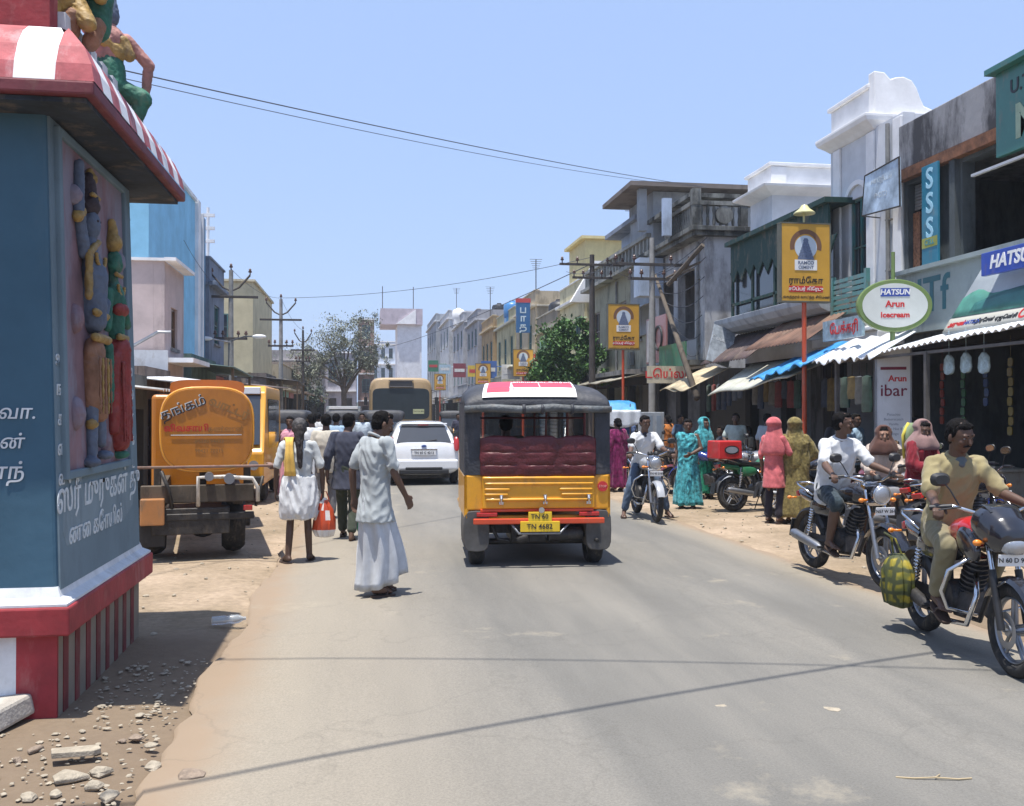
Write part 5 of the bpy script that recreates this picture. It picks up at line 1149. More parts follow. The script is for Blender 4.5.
v = van(343, 447, 1.75, 2.0, 'dark grey jeep far behind the walking men, left of the bus', paint('jeep_grey', (.05, .06, .065)), 0, name='jeep', L_=4.0, cat='jeep')
a4 = copy_tree(a1, label='auto rickshaw with black hood between the lungi man and the bus', loc=gz(388, 472), rz=R(6))
# ---------------------------------------------------------------- building kit
def wall_cells(mb, T, w, h, holes, th=.22, x0=0, z0=0):
    """wall in the frame T (x right, y up, z out), leaving rectangular openings"""
    X = sorted(set([x0, w] + [q for o in holes for q in (o[0], o[2])])); zs_ = 2.88 if h > 3.6 else h; Z = sorted(set([z0, zs_, h] + [q for o in holes for q in (o[1], o[3])]))
    for i in range(len(X) - 1):
        cx = (X[i] + X[i + 1]) / 2; run = None
        for j in range(len(Z) - 1):
            cz = (Z[j] + Z[j + 1]) / 2; hole = any(o[0] < cx < o[2] and o[1] < cz < o[3] for o in holes)
            if not hole: run = [Z[j], Z[j + 1]] if run is None else [run[0], Z[j + 1]]
            if (hole or j == len(Z) - 2 or Z[j + 1] == zs_) and run:
                mb.add([(X[i], run[0], -th), (X[i + 1], run[0], -th), (X[i + 1], run[1], -th), (X[i], run[1], -th), (X[i], run[0], 0), (X[i + 1], run[0], 0), (X[i + 1], run[1], 0), (X[i], run[1], 0)],
                       [(3, 2, 1, 0), (4, 5, 6, 7), (0, 1, 5, 4), (1, 2, 6, 5), (2, 3, 7, 6), (3, 0, 4, 7)], T); run = None
    return mb
def lbox(mb, T, a, b):
    a = V(a); b = V(b); c = (a + b) / 2; s = [abs(q) for q in (b - a)]; return mb.add([(c.x + i * s[0] / 2, c.y + j * s[1] / 2, c.z + k * s[2] / 2) for i, j, k in ((-1, -1, -1), (1, -1, -1), (1, 1, -1), (-1, 1, -1), (-1, -1, 1), (1, -1, 1), (1, 1, 1), (-1, 1, 1))],
       [(3, 2, 1, 0), (4, 5, 6, 7), (0, 1, 5, 4), (1, 2, 6, 5), (2, 3, 7, 6), (3, 0, 4, 7)], T)
darkin = M('interior_shade', (.014, .013, .013), rough=.9, var=.4, bump=0); woodw = paint('window_green_blue', (.05, .17, .17), dirt=.5); woodb = paint('window_brown', (.16, .09, .05), dirt=.4)  # darkin: shade inside the shops put into the inner wall colour
concrete = plaster('bare_concrete', (.27, .26, .25), dirt=.7)
wall_shade = plaster('shopfront_shade', (.035, .031, .028), dirt=.6, dirtcol=(.018, .016, .015))  # near-black plaster: shade under ledges and awnings painted as wall colour
def low_dark(mb, z=2.87):  # gives low wall faces the second slot, the painted shade
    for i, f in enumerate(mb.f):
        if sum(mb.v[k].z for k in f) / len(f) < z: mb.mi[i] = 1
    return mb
def window(T, x0, z0, x1, z1, par, fm=None, shutter=False, bars=True):
    fm = fm or woodw; m = MB(); f = .05
    for a, b in (((x0, z0, -.14), (x0 + f, z1, -.05)), ((x1 - f, z0, -.14), (x1, z1, -.05)), ((x0 + f, z0, -.14), (x1 - f, z0 + f, -.05)), ((x0 + f, z1 - f, -.14), (x1 - f, z1, -.05)), (((x0 + x1) / 2 - .02, z0 + f, -.13), ((x0 + x1) / 2 + .02, z1 - f, -.06)), ((x0 + f, (z0 + z1) / 2 - .015, -.125), ((x0 + x1) / 2 - .02, (z0 + z1) / 2 + .015, -.065)), (((x0 + x1) / 2 + .02, (z0 + z1) / 2 - .015, -.125), (x1 - f, (z0 + z1) / 2 + .015, -.065))): lbox(m, T, a, b)
    fr = put(m, 'window', fm, par, world=True)
    m = MB(); lbox(m, T, (x0 + .01, z0 + .01, -.115), (x1 - .01, z1 - .01, -.10)); put(m, 'pane', glass_dark, fr, world=True)
    m = MB(); lbox(m, T, (x0 - .06, z0 - .07, -.05), (x1 + .06, z0 - .002, .06)); put(m, 'sill', concrete, fr, world=True)
def building(name, label, side, X, y0, y1, H, mat, floors=2, depth=7.0, parapet=.8, nwin=2, balcony=False, awn=None, trim=None, shut=None, endwin=0, sign=None, box=None, cat='building', group=None, gf=3.0, seed=0, fm=None, rail=False, tank=False):
    """street-side building; side +1 stands right of the road, -1 left; the street wall is at X and runs y0..y1"""
    rnd = random.Random(seed + int(y0 * 7)); trim = trim or mat; L_ = y1 - y0
    t = thing(name, label, cat, (X, (y0 + y1) / 2, 0), group=group)
    T = frame('W', (X, y1, 0)) if side > 0 else frame('E', (X, y0, 0)); fh = (H - parapet - gf) / max(1, floors - 1)
    holes = []; wins = []
    nsh = max(1, round(L_ / 3.2)); sw = L_ / nsh
    shops = [(i * sw + .22, .0, (i + 1) * sw - .22, gf - .45) for i in range(nsh)]; holes += shops
    for f in range(1, floors):
        zb = gf + (f - 1) * fh
        for i in range(nwin):
            cx = L_ * (i + .5) / nwin; ww = min(1.1, L_ / nwin * .45); wins.append((cx - ww / 2, zb + fh * .34, cx + ww / 2, zb + fh * .80))
    holes += wins
    m = MB(); wall_cells(m, T, L_, H, holes)
    Te = frame('S', (X if side > 0 else X - depth, y0, 0)); lo = .222 if side > 0 else 0; m2 = MB()
    we = []
    for i in range(endwin):
        cx = depth * (i + .5) / endwin; we.append((cx - .45, gf + .9, cx + .45, gf + 2.1))
    wall_cells(m, Te, depth if side > 0 else depth - .222, H, we, x0=lo)
    Tn = frame('S', (X if side > 0 else X - depth, y1, 0)); wall_cells(m, Tn, depth if side > 0 else depth - .222, H, [], x0=lo)
    xb = X + side * depth; m.bx((xb - .11, y0 + .0, 0), (xb + .11, y1 - .22, H - .005))
    if any(len(f) for f in m.f): pass
    put(low_dark(m, 2.87), 'wall', [mat, wall_shade], t, world=True)
    m = MB(); s_ = side
    m.bx((X + s_ * .222, y0 + .005, H - parapet - .12), (xb - s_ * .11, y1 - .225, H - parapet)); 
    put(m, 'roof', concrete, t, world=True)
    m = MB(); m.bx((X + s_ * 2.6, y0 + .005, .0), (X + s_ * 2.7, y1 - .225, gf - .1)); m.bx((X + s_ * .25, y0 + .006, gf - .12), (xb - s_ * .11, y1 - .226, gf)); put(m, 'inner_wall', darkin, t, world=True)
    # cornice / chajja
    m = MB()
    lbox(m, T, (-.08, H - parapet - .06, .002), (L_ + .08, H - parapet + .07, .22)); lbox(m, T, (-.03, H, -.25), (L_ + .03, H + .07, .05)); lbox(m, T, (-.04, gf - .08, .002), (L_ + .04, gf + .04, .45))
    if side > 0: lbox(m, Te, (.05, H - parapet - .05, .002), (depth, H - parapet + .06, .12))
    else: lbox(m, Te, (0, H - parapet - .05, .002), (depth - .05, H - parapet + .06, .12))
    put(m, 'cornice', trim, t, world=True, bevel=.015)
    for w_ in wins: window(T, *w_, t, fm=fm)
    for w_ in we: window(Te, *w_, t, fm=fm)
    if balcony:
        m = MB(); zb = gf; lbox(m, T, (.1, zb - .0 + .042, .002), (L_ - .1, zb + .14, .85))
        b = put(m, 'balcony', concrete, t, world=True); m = MB()
        n = int(L_ / .22)
        for i in range(n + 1):
            x = .12 + (L_ - .24) * i / n; lbox(m, T, (x - .03, zb + .14, .76), (x + .03, zb + .85, .82))
        lbox(m, T, (.1, zb + .85, .74), (L_ - .1, zb + .93, .84)); put(m, 'railing', trim, b, world=True)
    for i, sh in enumerate(shops):
        q = rnd.random()
        if q < .35:
            m = MB(); n = 14
            for k in range(n): z = sh[1] + (sh[3] - sh[1]) * k / n; lbox(m, T, (sh[0], z, -.16), (sh[2], z + (sh[3] - sh[1]) / n * .82, -.12 + .015 * (k % 2)))
            put(m, 'shutter', paint('shutter_%d' % (int(q * 100) % 3), [(.12, .22, .30), (.20, .22, .22), (.10, .20, .14)][int(q * 100) % 3], dirt=.5), t, world=True)
        m = MB(); bc = [(.50, .35, .05), (.10, .25, .45), (.45, .08, .06), (.08, .28, .18), (.55, .52, .45)][rnd.randrange(5)]
        lbox(m, T, (sh[0] + .1, sh[3] + .02, .02), (sh[2] - .1, sh[3] + .34, .06)); put(m, 'shop_board', paint('board_%d' % int(bc[0] * 100), bc, dirt=.4), t, world=True)
    if tank:
        cx = (X + side * 2.2); cy = (y0 + y1) / 2; m = MB(); z = H - parapet
        m.lathe([(.55, 0), (.60, .1), (.60, .9), (.52, 1.05), (.2, 1.15), (.18, 1.22)], (cx, cy, z + .5), n=20)
        for a in (-.4, .4):
            for b in (-.4, .4): m.bx((cx + a - .08, cy + b - .08, z), (cx + a + .08, cy + b + .08, z + .5))
        put(m, 'water_tank', black_m, t, world=True, smooth=True)
    return t
def corrugated(a, b, drop, out, T, mat, par, name='roof_sheet', pitch=.12, amp=.018, th=.004, sag=0.0, edge=0.0):
    """sheet in frame T from x=a..b at height z, falling by drop over the depth out"""
    n = int((b[0] - a[0]) / pitch * 6)
    def fn(u, v):
        x = a[0] + (b[0] - a[0]) * u; return (x, a[1] + (b[1] - a[1]) * u - drop * v + amp * math.sin(2 * PI * x / pitch) - sag * math.sin(PI * u) * v + edge * noise.noise(V((x * 2.2, v, 1))) * v, .0 + out * v)
    m = MB(); m.grid(fn, max(4, n), 6, th=th, T=T); return put(m, name, mat, par, world=True, smooth='all')
def sheet_of(fn, nu, nv, mat, name, label=None, cat=None, loc=None, par=None, th=.006, **k):
    m = MB(); m.grid(fn, nu, nv, th=th); o = put(m, name, mat, par, world=True, loc=loc, smooth='all')
    if label: tag(o, label, cat, **k)
    return o
# ---------------------------------------------------------------- right side, near
RX = 9.2
conc_st = plaster('stained_parapet', (.30, .30, .31), dirt=.85, dirtcol=(.06, .06, .065), scale=1.1, bump=.6)
shopw = plaster('shop_wall', (.10, .115, .12), dirt=.6)
G = thing('shop_house', 'near shop house on the right with stained concrete parapet over dark open upper rooms', 'building', (RX, 11, 0))
m = MB(); TG = frame('W', (RX, 15.15, 0)); LG = 9.0
upper = [(.12, 4.09, .80, 5.6), (1.62, 4.09, 3.6, 5.6), (3.95, 4.09, 5.9, 5.6), (6.2, 4.09, 8.4, 5.6)]; ground_h = [(.25, 0, 4.3, 2.75), (4.55, 0, 8.8, 2.75)]
wall_cells(m, TG, LG, 5.84, upper + ground_h)
m.bx((RX + .225, 6.15, 0), (RX + 8, 6.35, 5.83)); m.bx((RX + .225, 14.93, 0), (RX + 8, 15.145, 5.83)); m.bx((RX + 7.8, 6.35, 0), (RX + 8, 14.92, 5.83))
put(low_dark(m), 'wall', [shopw, wall_shade], G, world=True)
m = MB(); lbox(m, TG, (0, 5.845, -.25), (LG, 6.62, .10)); put(m, 'parapet', conc_st, G, world=True, bevel=.02); m = MB(); lbox(m, TG, (-.0, 5.66, .003), (LG, 5.84, .14)); put(m, 'soffit_beam', rust, G, world=True)
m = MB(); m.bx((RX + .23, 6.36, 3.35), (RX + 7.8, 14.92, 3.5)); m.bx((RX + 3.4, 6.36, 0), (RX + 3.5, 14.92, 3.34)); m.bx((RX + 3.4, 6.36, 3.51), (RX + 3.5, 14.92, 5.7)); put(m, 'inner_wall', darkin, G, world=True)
m = MB(); m.bx((RX + .23, 6.36, 5.70), (RX + 7.8, 14.92, 5.82)); put(m, 'roof', concrete, G, world=True)
m = MB(); lbox(m, TG, (-.02, 3.02, .003), (LG, 4.02, .14)); lbox(m, TG, (-.02, 4.02, .003), (LG, 4.09, .24)); wb = put(m, 'fascia', plaster('fascia_grey_white', (.30, .35, .35), dirt=.35), G, world=True)
tl = paint('teal_letter', (.03, .24, .30), dirt=.1)
text('ITf', .80, paint('teal_dark_letter', (.015, .13, .17), dirt=.1), TG @ Matrix.Translation((1.02, 3.58, .145)), wb, bold=.012, ext=.002, name='painted_letters')
for x in (1.50, 3.78, 6.05): 
    m = MB(); lbox(m, TG, (x - .07, 4.10, -.02), (x + .07, 5.75, .10)); put(m, 'pillar', shopw, G, world=True)
m = MB(); lbox(m, TG, (1.8, 5.32, -.08), (3.2, 5.36, -.02)); put(m, 'tube_lamp', white_p, G, world=True)
# roller shutter half down in an upper opening and an orange curtain
m = MB()
for k in range(8): lbox(m, TG, (.13, 5.15 + .055 * k, -.15), (.79, 5.195 + .055 * k, -.12))
put(m, 'roller_shutter', paint('roller_grey', (.30, .31, .33), dirt=.5), G, world=True)
m = MB(); lbox(m, TG, (.14, 4.12, -.11), (.34, 5.1, -.08)); put(m, 'carved_panel', M('carved_brown', (.28, .13, .07), rough=.8, var=.5, scale=22, bump=.8), G, world=True)
# vertical sign
b = MB(); lbox(b, TG, (.84, 4.10, .16), (1.28, 5.70, .20)); vs_ = put(b, 'vertical_signboard', paint('sign_teal_blue', (.03, .20, .30)), None, world=True, loc=(RX, 14.1, 4.9), bevel=.004)
tag(vs_, 'tall narrow teal signboard with pale blue S letters between the upper rooms', 'signboard')
for i, ch in enumerate('SSS'): text(ch, .46, M('pale_blue_letter', (.35, .62, .75), var=.05, bump=0), TG @ Matrix.Translation((1.06, 5.46 - .40 * i, .202)), vs_, bold=.02)
m = MB(); lbox(m, TG, (.85, 4.36, .202), (1.27, 4.52, .206)); put(m, 'olive_band', M('olive_band', (.30, .32, .08), bump=0), vs_, world=True)
text('CELL', .12, tl, TG @ Matrix.Translation((1.06, 4.44, .208)), vs_, bold=.02, ext=.001)
# green hoarding top right
b = MB(); T2 = frame('W', (8.55, 11.72, 0)); lbox(b, T2, (-.0, 5.15, 0), (3.2, 6.28, .08)); lbox(b, T2, (-.08, 6.28, -.1), (3.25, 6.36, .2)); hd = put(b, 'hoarding', paint('hoarding_green', (.03, .15, .12), dirt=.3), None, world=True, loc=(8.55, 10.7, 5.8), bevel=.006)
tag(hd, 'dark green hoarding high at the right edge with dark and pale letters', 'hoarding')
text('U.T.M', .26, blackp, T2 @ Matrix.Translation((.62, 6.0, .084)), hd, bold=.02); text('M', .62, M('hoarding_pale', (.32, .42, .30), bump=0), T2 @ Matrix.Translation((.62, 5.5, .084)), hd, bold=.03)
b = MB(); 
for x in (.2, 2.8): lbox(b, T2, (x, 5.9, -.64), (x + .06, 5.96, 0))
put(b, 'bracket', rust, hd, world=True)
# blue picture banner at the corner
q0, q1, q2, q3 = gx(862, 216, 8.80), gx(900, 206, 8.72), gx(899, 157, 8.72), gx(865, 176, 8.80); nrm = (q1 - q0).cross(q3 - q0).normalized() * .03
b = MB(); b.add([q0, q1, q2, q3, q0 - nrm, q1 - nrm, q2 - nrm, q3 - nrm], [(0, 1, 2, 3), (7, 6, 5, 4), (0, 4, 5, 1), (1, 5, 6, 2), (2, 6, 7, 3), (3, 7, 4, 0)])
bn = put(b, 'picture_banner', M('banner_blue', (.45, .56, .68), rough=.5, var=.5, scale=2.2, bump=0), None, world=True, loc=tuple((q0 + q2) / 2)); tag(bn, 'faded blue picture banner on the corner of the white house', 'banner')
ux_ = (q1 - q0).normalized(); uz_ = nrm.normalized(); T3 = Matrix((ux_, uz_.cross(ux_), uz_)).transposed().to_4x4()
for k_, (s_, sz_) in enumerate((('சன் டிஜிட்டல்', .11), ('PHOTO', .13))):
    T3.translation = q0.lerp(q1, .5).lerp(q3.lerp(q2, .5), .72 - .35 * k_) + uz_ * .004; text(s_, sz_, M('banner_pale', (.50, .56, .60), bump=0), T3, bn, bold=.01, ext=.001)
b = MB(); b.tube([q0, q1, q2, q3], .016, 6, closed=True); b.cyl(q3, V((9.2, q3.y + .1, q3.z)), .012, n=6); b.cyl(q0, V((9.2, q0.y + .1, q0.z)), .012, n=6); put(b, 'banner_frame', dark_m, bn, world=True)
# lean-to shop awning, white corrugated
AW = thing('awning', 'long white corrugated awning over the open shops at the right edge', 'awning', (8.6, 12, 2.8))
TA = frame('W', (RX, 16.1, 0))
corrugated((2.2, 2.95), (7.5, 3.16), .34, 1.35, TA, M('white_sheet_metal', (.72, .76, .80), rough=.45, metal=.0, var=.08, bump=.05, dirt=.2), AW, pitch=.14, amp=.02, edge=.03)
m = MB()
for x in (1.0, 3.6, 6.6): lbox(m, TA, (x, 0, 1.26), (x + .06, 2.56, 1.32))
lbox(m, TA, (.9, 2.53, 1.24), (7.5, 2.57, 1.30)); put(m, 'post', M('awning_post', (.12, .11, .10), rough=.7, var=.3), AW, world=True)
# blue/white tarp on its far end
def tf(u, v): return V((8.45 - .85 * v + .02 * math.sin(u * 30), 18.1 - 2.5 * u, 2.74 + .24 * u + .03 * math.sin(u * 17) - (.42 + .02 * u) * v + .03 * math.sin(u * 40) * v))
tarpb = M('tarp_blue', (.05, .28, .60), rough=.35, var=.25, scale=7, bump=.5, bdist=.03); tarpw = M('tarp_white', (.66, .69, .72), rough=.4, var=.08, scale=7, bump=.5, bdist=.03)
sheet_of(tf, 50, 12, tarpb, 'tarpaulin', 'bright blue tarpaulin edge over the dark shop, behind the front yellow sign pole', 'tarpaulin', loc=(8.2, 16.7, 2.7), th=-.02)
def tf(u, v): return V((8.45 - .75 * v + .02 * math.sin(u * 30), 15.58 - 2.0 * u, 2.97 + .02 * math.sin(u * 23) - .42 * v + .035 * math.sin(u * 50) * v))
sheet_of(tf, 60, 8, tarpw, 'tarpaulin', 'white ruffled tarpaulin edge beside the blue tarpaulin, reaching the white totem sign', 'tarpaulin', loc=(8.0, 14.7, 2.8), th=-.012)
# hanging packets
for i, (px, py) in enumerate(((949, 362), (966, 360), (984, 360))):
    p = gx(px, py, 8.15); m = MB(); m.tube([p + V((0, 0, .45)), p + V((0, 0, .10))], .004, 5); m.loft([m.ring(p + V((0, 0, z)), V((0, 1, 0)), V((1, 0, 0)), a_, .03, 14, p=3) for z, a_ in ((.10, .02), (.04, .10), (-.10, .12), (-.16, .09), (-.18, .03))])
    tag(put(m, 'hanging_packet', M('packet_plastic', (.42, .55, .58), rough=.2, var=.3, scale=14, bump=.3), world=True, loc=tuple(p), smooth=True), ['greenish clear packet hanging under the white awning, nearest the totem', 'narrow clear packet hanging under the awning between two wider ones', 'clear packet with yellow rim hanging under the awning, nearest the right edge'][i], 'packet', 'packets hanging under the awning')
# hoarding with landscape over awning + blue sign
HB = thing('signboard', 'sloping white and green landscape signboard above the white awning', 'signboard', (8.7, 11.6, 3.2)); TH = frame('W', (8.72, 12.6, 0))
def hbf(u, v): return V((8.50 + .42 * v, 13.0 - .35 * v - 3.2 * u, 2.86 + .96 * v))
sheet_of(hbf, 4, 4, M('board_pale_grey', (.33, .37, .40), rough=.4, var=.06, bump=0), 'board', par=HB, th=.05)
def ov(u0, u1, f0, f1, mat, nm, k=24, off=.006):
    def fn(u, v):
        uu = u0 + (u1 - u0) * u; vv = f0(uu) + (f1(uu) - f0(uu)) * v; return hbf(uu, vv) + V((-off, 0, off * .4))
    return sheet_of(fn, k, 3, mat, nm, par=HB, th=-.003)
ov(0, 1, lambda u: .24, lambda u: .50 + .10 * math.sin(9 * u + .3) + .05 * math.sin(23 * u), M('hill_green', (.07, .24, .19), rough=.45, var=.25, scale=4, bump=0), 'green_hills')
ov(.12, 1, lambda u: .27, lambda u: .42 + .14 * math.sin(5 * u - .6), M('hill_dark_green', (.03, .14, .13), rough=.45, var=.2, scale=4, bump=0), 'dark_hills', off=.010)
ov(0, 1, lambda u: .02, lambda u: .22, M('board_cream', (.42, .41, .36), rough=.5, var=.05, bump=0), 'white_band', off=.010)
dl = (hbf(0, 1) - hbf(0, 0)).normalized(); TT = Matrix((V((0, -1, 0)), dl, V((0, -1, 0)).cross(dl))).transposed().to_4x4()
def hbt(s_, u, v, sz, mat, **k):
    A = TT.copy(); A.translation = hbf(u, v) + TT.to_3x3() @ V((0, 0, .018)); text(s_, sz, mat, A, HB, **k)
hbt('அருண்', .08, .12, .10, redp, bold=.02); hbt('HATSUN', .19, .12, .09, paint('hatsun_blue', (.03, .07, .35)), bold=.02); hbt('கதிரேசன் ஏஜென்சி', .34, .12, .09, blackp, bold=.01); hbt('Cool', .56, .14, .22, redp, bold=.02)
BS = MB(); TB = frame('W', (8.62, 12.15, 0)); lbox(BS, TB, (.0, 3.60, .0), (1.9, 3.92, .08)); bs = put(BS, 'signboard', paint('sign_royal_blue', (.03, .07, .38)), None, world=True, loc=(8.5, 11, 3.8), bevel=.01)
tag(bs, 'royal blue signboard reading HATSUN in white at the right edge', 'signboard'); text('HATSUN', .25, white_p, TB @ Matrix.Translation((.68, 3.76, .083)), bs, bold=.03, shear=.2)
# shop stock: shelves with packs
for k, (ya, yb) in enumerate(((6.6, 10.3), (10.9, 14.6))):
    S = thing('shop_shelf', ['dark shop shelf full of packets in the second dark shop from the totem', 'dark shop shelf full of packets in the shop just right of the totem'][k], 'shelf', (RX + 2.4, (ya + yb) / 2, 0)); m = MB()
    for z in (.5, 1.0, 1.5, 2.0): m.bx((RX + 2.2, ya, z), (RX + 2.6, yb, z + .03))
    for y in (ya, (ya + yb) / 2, yb - .04): m.bx((RX + 2.2, y, 0), (RX + 2.6, y + .04, 2.3))
    put(m, 'rack', wood, S, world=True); rnd = random.Random(k); m = MB()
    for z in (.53, 1.03, 1.53, 2.03):
        y = ya + .1
        while y < yb - .25:
            w_ = rnd.uniform(.10, .24); m.m = rnd.randrange(4); m.bx((RX + 2.22, y, z), (RX + 2.5, y + w_, z + rnd.uniform(.14, .36))); y += w_ + .02
    put(m, 'stock', [paint('pack_a', (.25, .04, .03)), paint('pack_b', (.06, .12, .22)), paint('pack_c', (.32, .30, .26)), paint('pack_d', (.30, .22, .04))], S, world=True); 
    [o for o in COL.objects if o.parent == S and o.name.startswith('stock')][0]['kind'] = 'stuff'
# counters
for k, (y, lb) in enumerate(((12.9, 'low pale shop counter behind the parked motorbikes'), (16.9, 'low wooden shop counter under the blue tarpaulin'))):
    m = MB(); m.bx((8.9, y - .7, 0), (9.35, y + .7, .85)); m.bx((8.85, y - .75, .85), (9.4, y + .75, .89)); tag(put(m, 'shop_counter', paint('counter_pale', (.35, .33, .28), dirt=.5) if k == 0 else wood, None, world=True, loc=(9.1, y, 0), bevel=.01), lb, 'counter')
# ---------------------------------------------------------------- white house A and B
wall_w = plaster('lime_wash', (.60, .62, .65), dirt=.22, dirtcol=(.33, .34, .37)); trim_w = plaster('bright_lime_wash', (.80, .80, .80), dirt=.12, dirtcol=(.45, .45, .47))
A_ = thing('white_house', 'white house with arched window and scrolled pediment beside the stained parapet', 'house', (9.2, 16.6, 0)); AX = 9.2; TA1 = frame('W', (AX, 17.75, 0))
m = MB(); wall_cells(m, TA1, 2.58, 6.9, [(.72, 3.9, 1.38, 5.75), (.2, 0, 2.4, 2.7)]); m.bx((AX + .225, 15.17, 0), (17, 15.39, 6.88)); m.bx((AX + .225, 17.53, 0), (17, 17.745, 6.88)); m.bx((16.8, 15.4, 0), (17, 17.52, 6.88)); put(low_dark(m), 'wall', [wall_w, wall_shade], A_, world=True)
m = MB(); m.bx((AX + .23, 15.4, 6.70), (16.8, 17.52, 6.87)); m.bx((AX + 1.5, 15.4, 0), (AX + 1.6, 17.5, 3.2)); put(m, 'roof', concrete, A_, world=True)
m = MB(); rings = []
for z, q in ((6.86, .02), (6.92, .10), (7.0, .24), (7.07, .27), (7.12, .27)): rings.append([V((AX - q, 16.1 - q * .6, z)), V((17.1, 16.1 - q * .6, z)), V((17.1, 17.75 + q * .5, z)), V((AX - q, 17.75 + q * .5, z))])
m.loft(rings); put(m, 'cornice', trim_w, A_, world=True, bevel=.01)
m = MB(); m.bx((AX - .02, 16.25, 7.12), (AX + .20, 17.7, 7.66)); m.bx((AX - .08, 16.2, 7.66), (AX + .26, 17.75, 7.74)); put(m, 'parapet', trim_w, A_, world=True, bevel=.015)
m = MB(); sc = [(0, 0), (1.55, 0), (1.45, .10), (1.15, .14), (.98, .20), (.90, .36), (.84, .52), (.74, .66), (.58, .72), (.42, .70), (.32, .66), (.20, .78), (0, .80)]; m.prism(sc, 0, .22, Matrix.Translation((AX - .04, 16.03, 7.12))); put(m, 'pediment', trim_w, A_, world=True, bevel=.02)
m = MB(); m.bx((AX + 1.6, 15.3, 7.12), (12.2, 15.9, 7.30)); m.bx((AX + 1.4, 15.2, 6.88), (12.6, 16.0, 7.12)); put(m, 'rear_slab', trim_w, A_, world=True, bevel=.02)
m = MB()
for y in (15.3, 16.2, 17.45): m.bx((AX - .05, y - .13, 2.95), (AX - .002, y + .13, 6.84))
put(m, 'pilaster', trim_w, A_, world=True, bevel=.01)
# arched head
m = MB(); n = 14; rings = []
for i in range(n + 1):
    a = PI * i / n; cy = 17.75 - 1.05; 
    rings.append([V((AX - .05, cy + .44 * math.cos(a), 5.72 + .36 * math.sin(a))), V((AX - .05, cy + .34 * math.cos(a), 5.72 + .27 * math.sin(a))), V((AX - .003, cy + .34 * math.cos(a), 5.72 + .27 * math.sin(a))), V((AX - .003, cy + .44 * math.cos(a), 5.72 + .36 * math.sin(a)))])
m.loft(rings); put(m, 'window_arch', trim_w, A_, world=True)
window(TA1, .72, 3.9, 1.38, 5.75, A_)
# leaning green louvre shutter boards below
m = MB(); T5 = frame('W', (8.85, 17.0, 0)); 
for k in range(7): lbox(m, T5, (.1, 3.52 + .10 * k, .0), (1.25, 3.59 + .10 * k, .05 ))
lbox(m, T5, (.02, 3.46, -.01), (.10, 4.26, .07)); lbox(m, T5, (1.25, 3.46, -.01), (1.33, 4.26, .07)); put(m, 'louvre', paint('louvre_green', (.10, .26, .24), dirt=.5), A_, world=True)
m = MB(); m.bx((8.75, 15.25, 2.95), (9.19, 17.7, 3.12)); m.bx((8.65, 15.25, 3.12), (9.19, 17.7, 3.2)); put(m, 'ledge', trim_w, A_, world=True, bevel=.02)
B_ = thing('white_house', 'white house with green shuttered gallery behind the front yellow sign', 'house', (9.2, 20, 0)); TB1 = frame('W', (9.2, 22.1, 0))
m = MB(); wall_cells(m, TB1, 4.33, 5.9, [(.3, 0, 2.0, 2.7), (2.3, 0, 4.0, 2.7)]); m.bx((9.425, 17.78, 0), (17, 17.98, 5.9)); m.bx((9.425, 21.9, 0), (17, 22.1, 5.9)); put(low_dark(m), 'wall', [wall_w, wall_shade], B_, world=True)
m = MB(); m.bx((9.3, 20.75, 5.92), (16.5, 22.0, 6.75)); put(m, 'upper_wall', wall_w, B_, world=True)
m = MB(); m.bx((9.43, 17.98, 5.75), (17, 21.9, 5.89)); m.bx((10.8, 18, 0), (10.9, 21.9, 3.2)); put(m, 'roof', concrete, B_, world=True)
m = MB(); rings = []
for z, q in ((6.72, .0), (6.78, .14), (6.86, .32), (6.92, .34)): rings.append([V((9.3 - q, 20.75 - q, z)), V((16.6, 20.75 - q, z)), V((16.6, 22.0 + q, z)), V((9.3 - q, 22.0 + q, z))])
m.loft(rings); put(m, 'cornice', trim_w, B_, world=True, bevel=.01)
m = MB(); m.bx((9.25, 20.7, 6.92), (9.45, 22.05, 7.38)); m.bx((9.455, 20.7, 6.92), (16, 20.9, 7.38)); m.bx((9.18, 20.63, 7.38), (16, 20.95, 7.46)); m.bx((9.18, 20.955, 7.38), (9.5, 22.1, 7.45)); m.bx((9.24, 20.66, 6.93), (9.62, 20.7, 7.37)); put(m, 'parapet', trim_w, B_, world=True, bevel=.012)
grg = paint('gallery_green', (.008, .042, .034), dirt=.4, rough=.7, coat=0)
m = MB(); TGa = frame('W', (8.75, 21.9, 0)); 
lbox(m, TGa, (-.1, 5.70, -.5), (5.0, 5.80, .12)); lbox(m, TGa, (0, 5.05, -.05), (4.9, 5.70, 0)); 
for i in range(11): x = .0 + .48 * i; m.prism([(0, 0), (.46, 0), (.23, -.26)], -.03, .0, TGa @ Matrix.Translation((x + .02, 5.05, 0)) @ Matrix.Rotation(-PI / 2, 4, 'X'))
for x in (.0, 1.2, 2.4, 3.6, 4.82): lbox(m, TGa, (x, 3.95, -.06), (x + .08, 5.05, -.01))
lbox(m, TGa, (0, 4.25, -.05), (4.9, 4.31, -.01)); put(m, 'gallery_screen', grg, B_, world=True)
m = MB(); lbox(m, TGa, (.02, 3.95, -.14), (4.9, 5.06, -.10)); put(m, 'gallery_glass', glass_dark, B_, world=True)
m = MB(); rings = []
for z, q in ((3.62, .0), (3.70, .16), (3.82, .26), (3.93, .28), (3.94, .0)): rings.append([V((8.75 - q, 17.0, z)), V((9.18, 17.0, z)), V((9.18, 22.3, z)), V((8.75 - q, 22.3, z))])
m.loft(rings); put(m, 'ledge', plaster('ledge_grey', (.40, .43, .46), dirt=.4), B_, world=True, bevel=.01)
